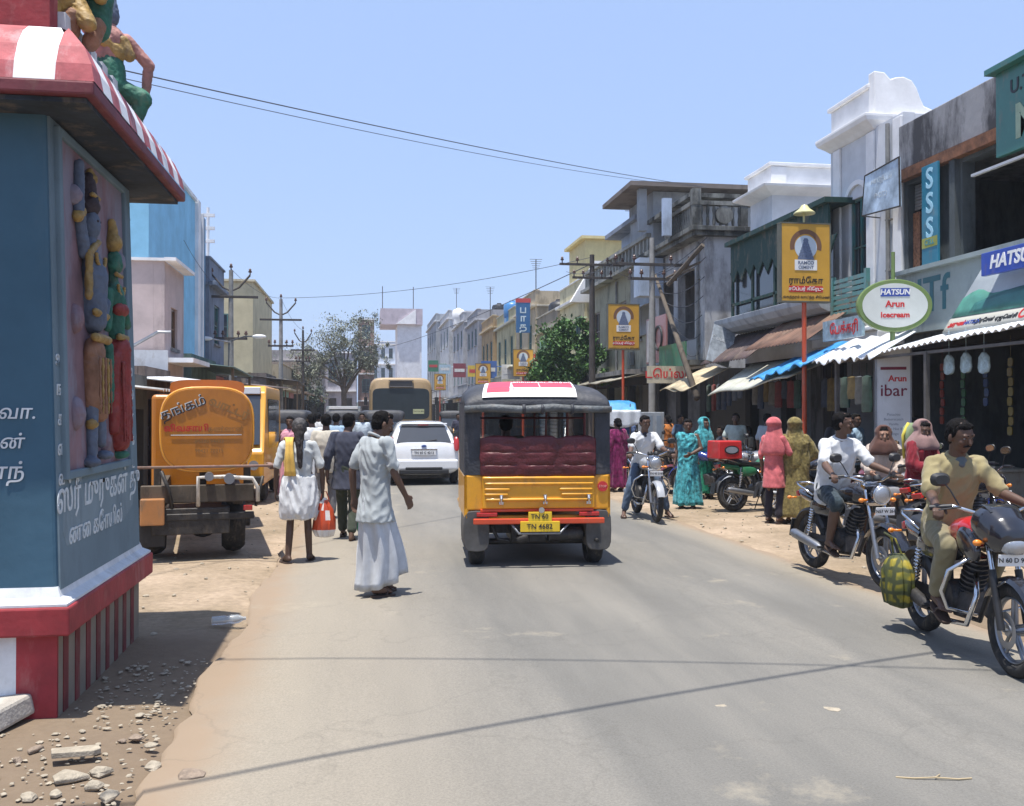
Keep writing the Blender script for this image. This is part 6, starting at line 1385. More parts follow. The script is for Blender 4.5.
# brown sheets under ledge, yellow stripe and grey board
def bsh(yA, yB, xo, zt, zb): return lambda u, v: V((9.1 - (9.1 - xo) * v, yA + (yB - yA) * u, zt - (zt - zb) * v + .014 * math.sin(u * abs(yB - yA) * 2 * PI / .16)))
o = sheet_of(bsh(22.3, 19.4, 8.1, 3.6, 2.85), 120, 5, M('brown_sheet_dark', (.085, .055, .05), rough=.7, var=.4, scale=3, bump=.2, dirt=.4), 'awning', 'dark rusty sheet awning under the ledge left of the front sign pole', 'awning', loc=(8.6, 20.8, 3.2))
o = sheet_of(bsh(19.3, 16.4, 8.0, 3.75, 3.0), 120, 5, M('brown_sheet', (.16, .085, .055), rough=.7, var=.45, scale=2, bump=.2, dirt=.5), 'awning', 'rust brown corrugated awning right of the front sign pole above the blue tarpaulin', 'awning', loc=(8.5, 17.8, 3.4))
def ys(u, v): return V((8.72 - 1.05 * v, 20.6 - 4.1 * u, 2.80 - .05 * u - (.72 - .30 * u) * v + .04 * math.sin(u * 9) * v))
sheet_of(ys, 30, 6, M('pale_awning', (.50, .50, .42), rough=.6, var=.25, scale=4, bump=.3, dirt=.3), 'awning', 'pale straight cloth awning with yellowish front edge left of the front sign pole', 'awning', loc=(7.9, 20.5, 2.6), th=-.03)
for i, (yA, lb) in enumerate(((23.6, 'torn straw coloured shade flap nearest the leaning beam'), (22.8, 'straw coloured shade flap beside the pale awning'))):
    def fl(u, v): return V((8.6 - 1.1 * v, yA - 1.3 * u, 2.80 - .55 * v + .05 * math.sin(u * 5 + i)))
    sheet_of(fl, 8, 8, M('straw_cloth', (.48, .40, .26), rough=.8, var=.35, scale=4, bump=.4), 'shade_flap', lb, 'shade', loc=(7.9, yA, 2.6), th=-.015, group='straw coloured shade flaps')
T6 = Matrix.Translation((8.25, 21.6, 2.85)) @ Matrix.Rotation(R(18), 4, 'Y') @ frame('S', (0, 0, 0)) @ Matrix.Rotation(R(-14), 4, 'X'); m = MB(); lbox(m, T6, (-.25, 0, 0), (.32, .95, .04)); o = put(m, 'notice_board', M('notice_grey', (.30, .34, .38), rough=.6, var=.3, scale=8, bump=0), None, world=True, loc=(8.25, 21.6, 3.2), bevel=.004); tag(o, 'tilted blue grey board leaning under the rusty awning', 'board'); text('டீ ஸ்டால்', .13, M('notice_pale', (.55, .58, .6), bump=0), T6 @ Matrix.Translation((.04, .62, .043)), o)
# ---------------------------------------------------------------- D: old dirty house with balcony tower
old = plaster('peeling_white', (.50, .50, .50), dirt=.55, dirtcol=(.14, .13, .125), scale=1.3, bump=.6); oldg = plaster('mould_grey', (.22, .22, .20), dirt=.8, dirtcol=(.05, .05, .045), bump=.7); bluw = plaster('pale_blue_wash', (.42, .50, .62), dirt=.3)
D_ = thing('old_house', 'old peeling house with mouldy balustrade tower and a flat overhanging roof slab', 'house', (9.0, 26, 0)); DX = 8.95; TD = frame('W', (DX, 28.6, 0)); LD = 28.6 - 24.2
m = MB(); wall_cells(m, TD, LD, 6.5, [(.4, 3.4, 1.8, 5.6), (2.2, 3.7, 3.6, 5.7), (.4, 0, 2, 2.7), (2.4, 0, 4, 2.7)]); wall_cells(m, frame('S', (DX, 24.2, 0)), 7, 6.5, [], x0=.222); m.bx((DX + .225, 28.38, 0), (16, 28.6, 6.5)); put(low_dark(m), 'wall', [old, wall_shade], D_, world=True)
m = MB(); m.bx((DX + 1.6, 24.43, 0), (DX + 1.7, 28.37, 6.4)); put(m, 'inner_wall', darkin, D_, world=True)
m = MB(); m.bx((DX - .45, 23.9, 6.5), (16, 28.9, 6.62)); m.bx((DX - .35, 24.0, 6.38), (16, 28.8, 6.5)); put(m, 'balcony_slab', oldg, D_, world=True, bevel=.01)
m = MB(); 
for a, b in (((DX - .35, 24.0), (DX - .35, 26.4)), ((DX - .35, 24.0), (13, 24.0))):
    n = int((V(b) - V(a)).length / .17)
    for i in range(n + 1):
        x = a[0] + (b[0] - a[0]) * i / n; y = a[1] + (b[1] - a[1]) * i / n; m.lathe([(.035, 0), (.05, .12), (.03, .28), (.05, .42), (.035, .56)], (x, y, 6.62), n=8)
m.bx((DX - .44, 23.92, 7.17), (DX - .26, 26.5, 7.28)); m.bx((DX - .255, 23.92, 7.17), (13, 24.1, 7.28)); m.bx((DX - .43, 23.93, 6.625), (DX - .2, 24.13, 7.6)); m.bx((DX + .9, 23.93, 6.625), (DX + 1.1, 24.09, 7.16)); m.cyl((DX + .45, 23.93, 6.92), (DX + .45, 24.08, 6.92), .24, n=20); put(m, 'balustrade', oldg, D_, world=True, smooth=True)
m = MB(); m.bx((DX - .15, 25.0, 7.62), (15, 29.0, 7.74)); put(m, 'upper_roof', oldg, D_, world=True)
m = MB(); m.bx((DX + .6, 25.4, 6.62), (14, 28.5, 7.6)); put(m, 'upper_room', old, D_, world=True)
m = MB(); m.bx((8.0, 28.0, 8.62), (14, 31.5, 8.76)); put(m, 'roof_slab', plaster('slab_brown', (.20, .17, .15), dirt=.5), D_, world=True)
m = MB(); m.bx((8.9, 28.62, 4.2), (14, 31.2, 8.6)); m.bx((8.35, 28.3, 7.3), (8.6, 28.55, 8.6)); put(m, 'stair_room', plaster('stair_grey', (.32, .34, .36), dirt=.4), D_, world=True)
m = MB(); m.bx((8.15, 27.6, 5.2), (8.9, 28.2, 6.35)); put(m, 'blue_washed_wall', bluw, D_, world=True); m = MB(); m.bx((8.25, 25.6, 6.65), (8.5, 25.75, 7.7)); put(m, 'blue_washed_pier', bluw, D_, world=True)
m = MB(); m.bx((DX - .5, 24.0, 2.95), (DX - .003, 28.6, 3.08)); put(m, 'chajja', oldg, D_, world=True)
T7 = frame('W', (8.5, 27.9, 0)); m = MB(); lbox(m, T7, (.0, 3.15, 0), (1.9, 4.5, .05)); o = put(m, 'signboard', paint('poster_red_board', (.42, .20, .19), dirt=.3), None, world=True, loc=(8.5, 27, 3.8)); tag(o, 'faded red and pink board with a black ring emblem on the old house', 'signboard'); m = MB(); lbox(m, T7, (.05, 3.2, .052), (.8, 4.45, .056)); put(m, 'pale_half', M('poster_pale', (.50, .50, .50), bump=0), o, world=True)
m = MB(); m.torus(T7 @ V((1.25, 3.85, .06)), .34, .045, axis=(1, 0, 0), n=28, m=6); put(m, 'ring_emblem', blackp, o, world=True)
T8 = frame('W', (8.3, 26.0, 0)); m = MB(); lbox(m, T8, (0, 2.85, 0), (2.2, 3.55, .05)); o = put(m, 'signboard', paint('board_green_old', (.06, .22, .12), dirt=.4), None, world=True, loc=(8.3, 25, 3.2)); tag(o, 'green shop board under the old house, above the red lettered cloth', 'signboard')
T9 = frame('S', (7.3, 23.9, 0)); m = MB(); lbox(m, T9, (-.05, 2.45, 0), (1.1, 2.90, .03)); o = put(m, 'signboard', paint('board_cream2', (.52, .46, .34), dirt=.3), None, world=True, loc=(7.8, 23.9, 2.7)); tag(o, 'cream shop board with red lettering beside the leaning beam', 'signboard'); text('டெய்லர்', .30, redp, T9 @ Matrix.Translation((.52, 2.68, .033)), o, bold=.02)
# leaning beam and ladder of wires
m = MB(); m.tube([gx(697, 398, 7.7), gx(676, 335, 8.0), gx(655, 275, 8.2)], [.085, .07, .045], 8); o = put(m, 'leaning_beam', M('weathered_beam', (.10, .08, .06), rough=.9, var=.3, stretch=(1, 1, .2)), None, world=True, loc=(7.8, 25, 2.4), smooth='all'); tag(o, 'long weathered beam leaning across the old house front', 'beam')
m = MB(); m.tube([gx(703, 245, 8.3), gx(668, 285, 7.8)], .06, 6); m.tube([gx(700, 262, 8.3), gx(666, 278, 7.8)], .03, 6); o = put(m, 'broken_beam', M('weathered_beam', (0, 0, 0)), None, world=True, loc=(8.1, 26, 5.5)); tag(o, 'short broken brown beam sticking out below the balustrade tower', 'beam')
# ---------------------------------------------------------------- E: long balustrade building
olive = plaster('olive_cream', (.36, .34, .25), dirt=.55, dirtcol=(.10, .10, .08)); E_ = thing('shop_house', 'long two storey cream and grey house with pierced balustrade, left of the old house', 'building', (9.0, 33, 0))
TE = frame('W', (9.0, 37.6, 0)); LE = 8.7; m = MB(); wall_cells(m, TE, LE, 6.5, [(.8 + 1.9 * i, 4.1, 1.7 + 1.9 * i, 5.6) for i in range(4)] + [(.3 + 2.8 * i, 0, 2.8 + 2.8 * i, 2.6) for i in range(3)]); m.bx((9.225, 28.9, 0), (15, 29.1, 6.5)); m.bx((9.225, 37.4, 0), (15, 37.6, 6.5)); put(low_dark(m), 'wall', [olive, wall_shade], E_, world=True)
for i in range(4): window(TE, .8 + 1.9 * i, 4.1, 1.7 + 1.9 * i, 5.6, E_, fm=woodb)
m = MB(); m.bx((9.23, 29.1, 6.3), (15, 37.4, 6.45)); m.bx((11, 29.1, 0), (11.1, 37.4, 3)); put(m, 'roof', concrete, E_, world=True)
m = MB(); lbox(m, TE, (-.1, 6.5, -.3), (LE + .1, 6.62, .35)); lbox(m, TE, (-.05, 7.22, -.05), (LE + .05, 7.34, .25)); n = int(LE / .42)
for i in range(n + 1): x = .02 + (LE - .2) * i / n; lbox(m, TE, (x, 6.62, .0), (x + .13, 7.22, .18))
for i in range(n): x = .15 + (LE - .2) * i / n; lbox(m, TE, (x, 6.88, .06), (x + .29, 6.96, .12))
put(m, 'balustrade', plaster('balustrade_grey', (.34, .34, .31), dirt=.6), E_, world=True)
m = MB(); m.bx((9.3, 30.6, 7.0), (12.5, 33.8, 8.05)); put(m, 'penthouse', bluw, E_, world=True); m = MB(); m.bx((8.75, 30.2, 8.05), (12.8, 34.1, 8.2)); put(m, 'penthouse_roof', plaster('slab_blue_grey', (.26, .29, .35), dirt=.4), E_, world=True)
m = MB(); lbox(m, TE, (0, 2.9, .003), (LE, 3.05, .9)); put(m, 'chajja', concrete, E_, world=True)
m = MB()
for i in range(4):
    c = TE @ V((7.2 - .0, 5.0, .4)); 
rings = [[c + V((-(.45) * math.cos(PI * j / 8 - 0) * q, .55 * q * 0 + .6 * math.sin(PI * j / 8) * 0, 0)) for j in range(9)] for q in (1,)]
def dome(u, v): a = PI * .5 * v; return V((8.95 - .55 * math.sin(a), 30.2 - 1.3 * u, 5.15 - .45 * (1 - math.cos(a))))
sheet_of(dome, 8, 8, M('awning_dirty_white', (.48, .48, .46), rough=.7, var=.2, dirt=.3), 'window_awning', 'dirty white curved hood over the window above the second yellow sign', 'awning', loc=(8.7, 29.5, 5), th=-.02)
# farther right-hand row
row = [  # name, label, y0, y1, H, colour, floors, balcony, trim, nwin
 ('cream_house', 'cream upper house with white gable panel above the roadside tree', 38.5, 43.5, 7.3, (.62, .56, .36), 2, True, (.65, .66, .66), 2),
 ('shop_house', 'brown grey shop house behind the roadside tree', 44.0, 49.5, 6.6, (.30, .26, .20), 2, True, (.40, .38, .33), 3),
 ('tan_house', 'tan blank fronted house carrying the tall blue sign', 50.0, 56.5, 8.2, (.48, .40, .28), 2, False, (.55, .50, .40), 2),
 ('shop_house', 'olive yellow house left of the tan one, with small square windows', 57.0, 65.0, 8.1, (.46, .42, .26), 2, True, (.40, .40, .35), 3),
 ('shop_house', 'orange brown shop house fourth beyond the tree', 65.4, 72.0, 8.4, (.40, .28, .15), 2, False, (.5, .4, .25), 3),
 ('shop_house', 'grey concrete house with blue water tank just left of the orange brown one', 72.5, 80.0, 9.6, (.34, .34, .36), 3, True, (.45, .45, .46), 3),
 ('shop_house', 'pale grey flat roofed house above the small yellow signs', 80.5, 90.0, 10.2, (.42, .42, .44), 3, False, (.6, .6, .6), 3),
 ('shop_house', 'white and grey house with overhanging slab near the end of the row', 90.5, 101, 11.4, (.52, .53, .55), 3, True, (.6, .6, .6), 3),
 ('shop_house', 'grey house at the far end of the right row, right of the bus roof', 101.5, 116, 12.2, (.38, .40, .43), 3, False, (.5, .5, .5), 4)]
for i, (nm, lb, a, b, H, c, fl, bal, tr, nw) in enumerate(row):
    building(nm, lb, 1, 9.0 - .012 * max(0, a - 60) * 3 if a > 60 else 9.0, a, b, H, plaster('row_wall_%d' % i, c, dirt=.5), floors=fl, balcony=bal, trim=plaster('row_trim_%d' % i, tr, dirt=.4), nwin=nw, seed=i, tank=(i in (5,)), depth=6, endwin=1)
m = MB(); m.bx((9.3, 39.6, 7.3), (13, 42.8, 9.1)); m.bx((9.1, 39.4, 9.1), (13.2, 43.0, 9.22)); tag(put(m, 'rooftop_room', plaster('roof_yellow', (.68, .58, .30), dirt=.2), None, world=True, loc=(11, 41, 7.3)), 'yellow rooftop room above the white gable, right row', 'room')
m = MB(); m.prism([(8.3, 6.2), (9.8, 6.2), (9.8, 7.9), (9.3, 7.9)], 37.9, 38.2); tag(put(m, 'gable_panel', trim_w, None, world=True, loc=(9, 38, 7)), 'white slanted gable panel in front of the cream house', 'panel')
# tall blue vertical sign on the tan house
T10 = frame('S', (8.0, 49.7, 0)); m = MB(); lbox(m, T10, (-.1, 5.9, 0), (.65, 7.5, .12)); o = put(m, 'vertical_signboard', paint('tall_sign_blue', (.03, .12, .28)), None, world=True, loc=(8.3, 49.7, 6.7)); tag(o, 'tall dark blue sign with red top projecting from the tan house', 'signboard')
m = MB(); lbox(m, T10, (-.12, 7.5, -.01), (.67, 7.72, .13)); put(m, 'red_cap', paint('sign_red_cap', (.5, .06, .06)), o, world=True)
for i, ch in enumerate('பாத்'): text(ch, .5, M('sign_pale', (.5, .6, .65), bump=0), T10 @ Matrix.Translation((.27, 7.1 - .45 * i, .125)), o, bold=.02) if ch.strip() and ch != '்' else None
for i, (px, px2, X_, lb) in enumerate(((510, 545, 8.0, 'cream sloping awning under the tan house'), (700 - 230, 500, 7.9, 'grey sloping awning under the olive house'), (448, 468, 7.3, 'dark awning by the smallest yellow sign'))):
    p0 = gx(px2, 345, X_); p1 = gx(px, 352, X_)
    def aw(u, v): return V((X_ + 1.0 - 1.3 * v, p0.y + (p1.y - p0.y) * u, 4.6 - (1.3 if i else 0) - .5 * v + .04 * math.sin(u * 25) * v))
    sheet_of(aw, 20, 5, M('awn_far_%d' % i, [(.62, .58, .42), (.35, .37, .38), (.06, .07, .09)][i], rough=.7, var=.2), 'awning', lb, 'awning', loc=(X_, p0.y, 3.5), th=-.04)
# shops' dark ground awnings along the far right row
for i, (a, b, z, c, lb) in enumerate(((28.9, 37.0, 2.75, (.30, .28, .22), 'long dirty tan awning behind the rider with both feet down'), (44, 56, 2.7, (.12, .14, .16), 'long dark awning left of the roadside tree'), (57, 72, 2.8, (.10, .16, .24), 'blue grey awning beyond the dark one'), (73, 95, 2.9, (.22, .22, .22), 'grey awning farthest down the right row'))):
    def aw(u, v): return V((8.95 - 1.5 * v, a + (b - a) * u, z + .25 - .35 * v + .05 * noise.noise(V((u * 9, v, i)))))
    sheet_of(aw, 40, 5, M('awn_row_%d' % i, c, rough=.7, var=.3, dirt=.3), 'awning', lb, 'awning', loc=(8.2, a, z), th=.03)
# ---------------------------------------------------------------- trees
def tree(name, label, loc, crown, trunk_h, tr, leaf, n, col, seed, limbs=7, cat='tree', group=None, droop=.2, gap=.35):
    rnd = random.Random(seed); t = thing(name, label, cat, loc, group=group); m = MB(); tips = []
    m.tube([(0, 0, -.05), (.05, .02, trunk_h * .5), (.0, .0, trunk_h), (.05, 0, trunk_h * 1.25)], [tr * 1.25, tr, tr * .8, tr * .5], 9)
    for i in range(limbs):
        c, r = crown[i % len(crown)]; a = rnd.uniform(0, 6.28); e = V(c) + V((r[0] * .6 * math.cos(a), r[1] * .6 * math.sin(a), r[2] * rnd.uniform(-.2, .6)))
        s_ = V((0, 0, trunk_h * rnd.uniform(.7, 1.1))); mid = s_.lerp(e, .5) + V((rnd.uniform(-.1, .1), rnd.uniform(-.1, .1), .15)); m.tube([s_, mid, e], [tr * .5, tr * .28, tr * .08], 6); tips += [mid.lerp(e, .6), e]
        for k in range(3):
            e2 = mid.lerp(e, rnd.uniform(.2, .9)) + V([rnd.uniform(-.4, .4) * r[0] for _ in range(3)]); m.tube([mid.lerp(e, .3), e2], [tr * .2, tr * .05], 5); tips.append(e2)
    put(m, 'trunk', M('bark', (.13, .10, .075), rough=.9, var=.35, bump=.6), t, smooth=True)
    m = MB(); cl = []
    for c, r in crown:
        for i in range(max(6, int(26 * r[0]))):
            d = V([rnd.gauss(0, 1) for _ in range(3)]).normalized() * (rnd.random() ** .45); cl.append((V(c) + V((d.x * r[0], d.y * r[1], d.z * r[2])), rnd.uniform(.12, .30) * r[0]))
    for tp in tips: cl.append((tp, .22 * crown[0][1][0]))
    for i in range(n):
        c, rr = rnd.choice(cl)
        d = V([rnd.gauss(0, .55) for _ in range(3)]); p = c + d * rr
        if noise.noise(p * (1.3 / max(.6, crown[0][1][0] * .5))) < -gap: continue
        u = V([rnd.gauss(0, 1) for _ in range(3)]).normalized(); w_ = u.cross(V((0, 0, 1)) + V([rnd.gauss(0, .5) for _ in range(3)])).normalized(); s_ = leaf * rnd.uniform(.6, 1.3)
        u = (u + V((0, 0, -droop))).normalized()
        m.m = 0 if rnd.random() < .6 else 1
        m.add([p - u * s_, p + w_ * s_ * .45, p + u * s_, p - w_ * s_ * .45], [(0, 1, 2, 3)])
    lo = M('leaf_%s_a' % name, col, rough=.6, var=.35, scale=1.2, bump=0); hi = M('leaf_%s_b' % name, tuple(c * 1.7 for c in col), rough=.6, var=.3, scale=1.2, bump=0)
    put(m, 'crown', [lo, hi], t)
    return t
tree('roadside_tree', 'dense dark green tree behind the rickshaw roof, among the sign poles', (7.5, 34.5, 0), [((0, 0, 3.9), (1.35, 1.3, 1.15)), ((-.7, .3, 3.3), (1.0, 1.0, .9)), ((.8, -.2, 3.4), (.9, .9, .9)), ((.1, 0, 4.6), (.75, .8, .6)), ((-.2, 0, 2.6), (1.2, 1.1, .6))], 2.2, .13, .085, 26000, (.045, .105, .022), 5, gap=.2)
tree('thorn_tree', 'wispy grey green thorn tree rising over the far shops left of the bus', (-1.35, 62, 0), [((-.2, 0, 6.4), (1.9, 1.8, 1.4)), ((-1.9, .3, 5.2), (1.7, 1.4, 1.1)), ((1.2, 0, 6.8), (1.4, 1.3, 1.5)), ((.6, 0, 4.8), (1.6, 1.4, .9)), ((-2.3, 0, 4.1), (1.2, 1.0, .8)), ((2.2, 0, 5.2), (.8, .9, 1.3))], 3.2, .2, .075, 20000, (.15, .16, .115), 8, limbs=13, gap=.16)
tree('leafy_tree', 'low hazy tree behind the second left electric pole', (-6.3, 66, 0), [((0, 0, 3.6), (2.0, 1.8, 1.5)), ((1.7, 0, 3.0), (1.3, 1.2, 1.1)), ((-1.5, 0, 3.1), (1.2, 1.2, 1.2))], 2.0, .16, .10, 9000, (.06, .08, .05), 9)
tree('leafy_tree', 'small hazy tree between the third electric pole and the thorn tree', (-4.6, 74, 0), [((0, 0, 3.0), (1.6, 1.5, 1.3))], 1.8, .13, .10, 5000, (.06, .085, .05), 10)
# ---------------------------------------------------------------- electric poles
pole_c = M('pole_concrete', (.30, .29, .27), rough=.85, var=.2, scale=6, bump=.3); pole_i = M('pole_iron', (.06, .05, .045), rough=.7, var=.3)
def epole(label, x, y, H, vee=True, arms=(.45, 1.1), mat=None, w=.75, lamp=False, slim=.085):
    t = thing('electric_pole', label, 'electric pole', (x, y, 0), group=None); m = MB(); m.tube([(0, 0, -.05), (0, 0, H * .5), (.0, 0, H)], [slim * 1.3, slim * 1.1, slim * .8], 10); put(m, 'pole', mat or pole_c, t, smooth=True)
    def ins(p):
        m = MB(); m.lathe([(.02, 0), (.02, .08), (.055, .09), (.06, .13), (.035, .15), (.045, .18), (.02, .22)], p, n=10); put(m, 'insulator', M('insulator_brown', (.10, .05, .04), rough=.3), t, smooth=True)
    if vee:
        m = MB(); m.tube([(-w * .8, 0, H - .15), (-w * .35, 0, H - .55), (0, 0, H - .68), (w * .35, 0, H - .55), (w * .8, 0, H - .15)], .035, 6); put(m, 'vee_bracket', pole_i, t); ins((-w * .8, 0, H - .15)); ins((w * .8, 0, H - .15)); ins((0, 0, H))
    for i, a in enumerate(arms):
        m = MB(); z = H - (.72 if vee else .0) - a; ww = w * (1.15 if i == 0 else .7); m.box((0, -.06, z), (2 * ww, .06, .08)); put(m, 'cross_arm', pole_i, t, bevel=.005)
        for q in (-1, -.5, .5, 1):
            if not vee or i: ins((q * ww * .92, -.06, z + .04))
    if lamp:
        m = MB(); z = H - 2.3; m.tube([(0, -.05, z), (.5, -.5, z + .12), (.9, -.9, z + .1)], .025, 6); m.tube([(0, -.05, z - .05), (-.6, -.5, z + .05)], .025, 6); ar = put(m, 'lamp_arm', steel, t, smooth=True)
        for c in ((1.0, -1.0, z + .08), (-.7, -.6, z + .03)): m = MB(); m.ell(c, (.22, .12, .07)); put(m, 'lamp_head', white_p, ar, smooth='all')
    return t
pL1 = gx(231, 300, -4.3); pL2 = gx(281, 300, -3.5); pL3 = gx(303, 330, -3.3)
epole('tall concrete electric pole with forked top in front of the beige block', -4.3, pL1.y, 6.3, arms=(.15, 1.5), lamp=True)
epole('concrete electric pole with forked top standing clear against the sky, left', -3.5, pL2.y, 6.45, arms=(.15, 1.25))
epole('dark iron electric pole with half a forked top, right of the concrete one', -3.3, pL3.y, 6.1, vee=True, arms=(.35, .95), mat=pole_i, w=.55, slim=.07)
pR1 = gx(652, 262, 7.9); pR2 = gx(592, 255, 7.7)
epole('electric pole with two cross arms in front of the old house', 7.9, pR1.y, 6.55, vee=False, arms=(.75, 1.15), w=1.0)
epole('dark electric pole rising through the roadside tree', 7.7, pR2.y, 7.1, vee=False, arms=(.35, .8), mat=pole_i, w=1.0, slim=.10)
def cable(label, a, b, sag, r=.012, name='overhead_cable', n=24, cat='cable', k2=0):
    a = V(a); b = V(b); m = MB(); m.tube([a.lerp(b, i / n) - V((0, 0, sag * 4 * (i / n) * (1 - i / n) + k2 * math.sin(i * 1.9))) for i in range(n + 1)], r, 6)
    return tag(put(m, name, M('cable_black', (.06, .065, .08), rough=.6), None, world=True, loc=tuple(a)), label, cat)
e0 = tuple(gx(705, 187, 9.0))
s0 = gx(100, 61, -2.6); d0 = V(e0) - s0
cable('thick overhead cable swinging from behind the shrine to the old house roof', s0 - d0 * .1, e0, .12, .007, n=40)
cable('thin overhead cable just under the thick one', s0 - d0 * .1 + V((0, .1, -.03)), V(e0) + V((.1, .1, .02)), .20, .0045, n=40)
cable('cable crossing the far sky between left and right poles', (-3.6, pL2.y, 6.5), (8.0, pR2.y + 1, 7.2), .35, .010)
cable('cable running down from the dark right pole to the far poles', (7.7, pR2.y, 6.8), (-2.5, 118, 9.0), .9, .016)
cable('wire joining the two forked poles on the left', (-4.3, pL1.y, 6.35), (-3.5, pL2.y, 6.5), .25, .007)
cable('wire joining the forked pole and the iron pole on the left', (-3.5, pL2.y, 6.5), (-3.3, pL3.y, 6.1), .25, .007)
cable('wire from the blue building to the first left pole', (-4.9, 27, 6.4), (-4.8, pL1.y, 5.8), .1, .007)
cable('wire joining the two right hand electric poles', (7.0, pR1.y, 5.9), (6.8, pR2.y, 6.5), .2, .008)
cable('second wire joining the two right hand electric poles', (8.8, pR1.y, 5.9), (8.6, pR2.y, 6.5), .3, .008)
for i in range(7): cable(['topmost', 'second', 'third', 'fourth', 'fifth', 'sixth', 'lowest'][i] + ' wire of the fan running from the right pole to the old house', (7.9 + .1 * i, pR1.y, 5.5 - .22 * i), (8.9, 23.9 + .1 * i, 6.3 - .5 * i), .12 + .05 * i, .010, group if False else 'service_wire')
cable('thick cable overhead just before the shrine, throwing a line of shadow on the road', (-6.26, 2.03, 6.5), (9.2, 7.19, 6.5), .06, .016)
cable('thin cable overhead above the rickshaw road, throwing a faint shadow line', (-6.0, 6.74, 7.0), (9.2, 3.30, 7.0), .05, .010)
# ---------------------------------------------------------------- yellow signs
sy = M('sign_yellow', (.60, .33, .045), rough=.5, var=.07, scale=3, bump=0, dirt=.15, dirtcol=(.4, .2, .05)); sb = M('sign_brown', (.18, .09, .05), var=.1, bump=0); pale = M('sign_pale_blue', (.52, .60, .68), var=.08, bump=0); tow = M('tower_blue_grey', (.13, .17, .27), var=.3, scale=40, bump=0)
redpole = paint('pole_red_orange', (.52, .07, .02), dirt=.3)
def ysign(label, px, py, X, w=.95, h=1.43, lamp=False):
    c = gx(px, py, X); t = thing('advertising_sign', label, 'sign', (X, c.y, 0), group='yellow cement signs on red poles'); z = c.z
    m = MB(); m.cyl((0, 0, -.1), (0, 0, z - h / 2), .042, n=12); put(m, 'pole', redpole, t, smooth=True)
    m = MB(); m.box((0, 0, z), (w, .14, h)); pn = put(m, 'panel', sy, t, bevel=.012)
    m = MB(); f = .025
    m.box((0, -.002, z + h / 2 - .012), (w + .01, .15, f)); m.box((0, -.002, z - h / 2 + .012), (w + .01, .15, f)); m.box((-w / 2 + .01, -.002, z), (f, .15, h - .055)); m.box((w / 2 - .01, -.002, z), (f, .15, h - .055)); put(m, 'panel_frame', M('sign_frame_dark', (.12, .12, .09), var=.2), pn)
    T = frame('S', (X, c.y - .071, z)); k = w / .95
    L = lambda x, y, o=.001: T @ Matrix.Translation((x * k, y * k, o))
    def disc(cx, cy, r, o, a0=0, a1=360, ri=0, n=36):
        m = MB(); vs = []; fs = []
        for i in range(n + 1):
            a = R(a0 + (a1 - a0) * i / n); vs += [((cx + ri * math.cos(a)) * k, (cy + ri * math.sin(a)) * k, o), ((cx + r * math.cos(a)) * k, (cy + r * math.sin(a)) * k, o)]
        for i in range(n): fs.append((2 * i, 2 * i + 1, 2 * i + 3, 2 * i + 2))
        m.add(vs, fs, T); return m
    put(disc(0, .29, .30, .001, -15, 195, .215), 'arc', sb, pn, world=True); put(disc(0, .27, .21, .002, 0, 360, 0), 'disc', pale, pn, world=True)
    m = MB(); pts = []
    for i in range(6):
        a = .155 - .020 * i; y0 = .05 + .055 * i; m.add([(-a * k, y0 * k, .003 + .0002 * i), (a * k, y0 * k, .003 + .0002 * i), ((a - .014) * k, (y0 + .058) * k, .003 + .0002 * i), (-(a - .014) * k, (y0 + .058) * k, .003 + .0002 * i)], [(0, 1, 2, 3)], T)
    m.add([(-.055 * k, .38 * k, .0045), (.055 * k, .38 * k, .0045), (.03 * k, .43 * k, .0045), (-.03 * k, .43 * k, .0045)], [(0, 1, 2, 3)], T)
    put(m, 'tower_emblem', tow, pn, world=True)
    m = MB(); lbox(m, T, (-.21 * k, -.14 * k, .002), (.21 * k, .045 * k, .006)); put(m, 'name_plate', white_p, pn, world=True)
    text('RAMCO', .085 * k, tow, L(0, -.01, .008), pn, bold=.02, ext=.001); text('CEMENT', .075 * k, tow, L(0, -.09, .008), pn, bold=.02, ext=.001)
    text('ராம்கோ'.replace('கோ', 'ேகா'), .15 * k, blackp, L(0, -.33), pn, bold=.02, ext=.002)
    m = MB(); lbox(m, T, (-.32 * k, -.53 * k, .001), (.32 * k, -.42 * k, .003)); put(m, 'red_strip', redp, pn, world=True); text('சூப்பர் கிரேடு'.replace('கிரே', 'கிேர'), .085 * k, white_p, L(0, -.475, .005), pn, bold=.02, ext=.001)
    text('உலகத்தரம் வாய்ந்த சிமெண்ட்'.replace('மெ', 'ெம'), .062 * k, blackp, L(0, -.62), pn, bold=.02, ext=.001)
    if lamp:
        m = MB(); m.cyl((0, 0, z + h / 2), (0, 0, z + h / 2 + .2), .02, n=8); m.lathe([(.05, .30), (.09, .24), (.19, .16), (.19, .14), (.05, .22)], (0, -.02, z + h / 2 + .02), n=20); put(m, 'lamp', paint('lamp_pale_yellow', (.55, .52, .25)), t, smooth=True)
    return t
ysign('big front yellow cement sign on a red pole with a small lamp on top', 804, 263, 7.75, .95, 1.42, True)
ysign('second yellow cement sign, beside the right hand electric pole', 623, 327, 7.5, .97, 1.36)
ysign('middle yellow cement sign above the rickshaw roof', 523, 363, 7.4, .98, 1.3)
ysign('fourth yellow cement sign, left of the rickshaw roof', 483, 374, 7.4, .98, 1.35)
ysign('farthest and smallest yellow cement sign, right of the bus', 440, 382, 6.2, .98, 1.4)
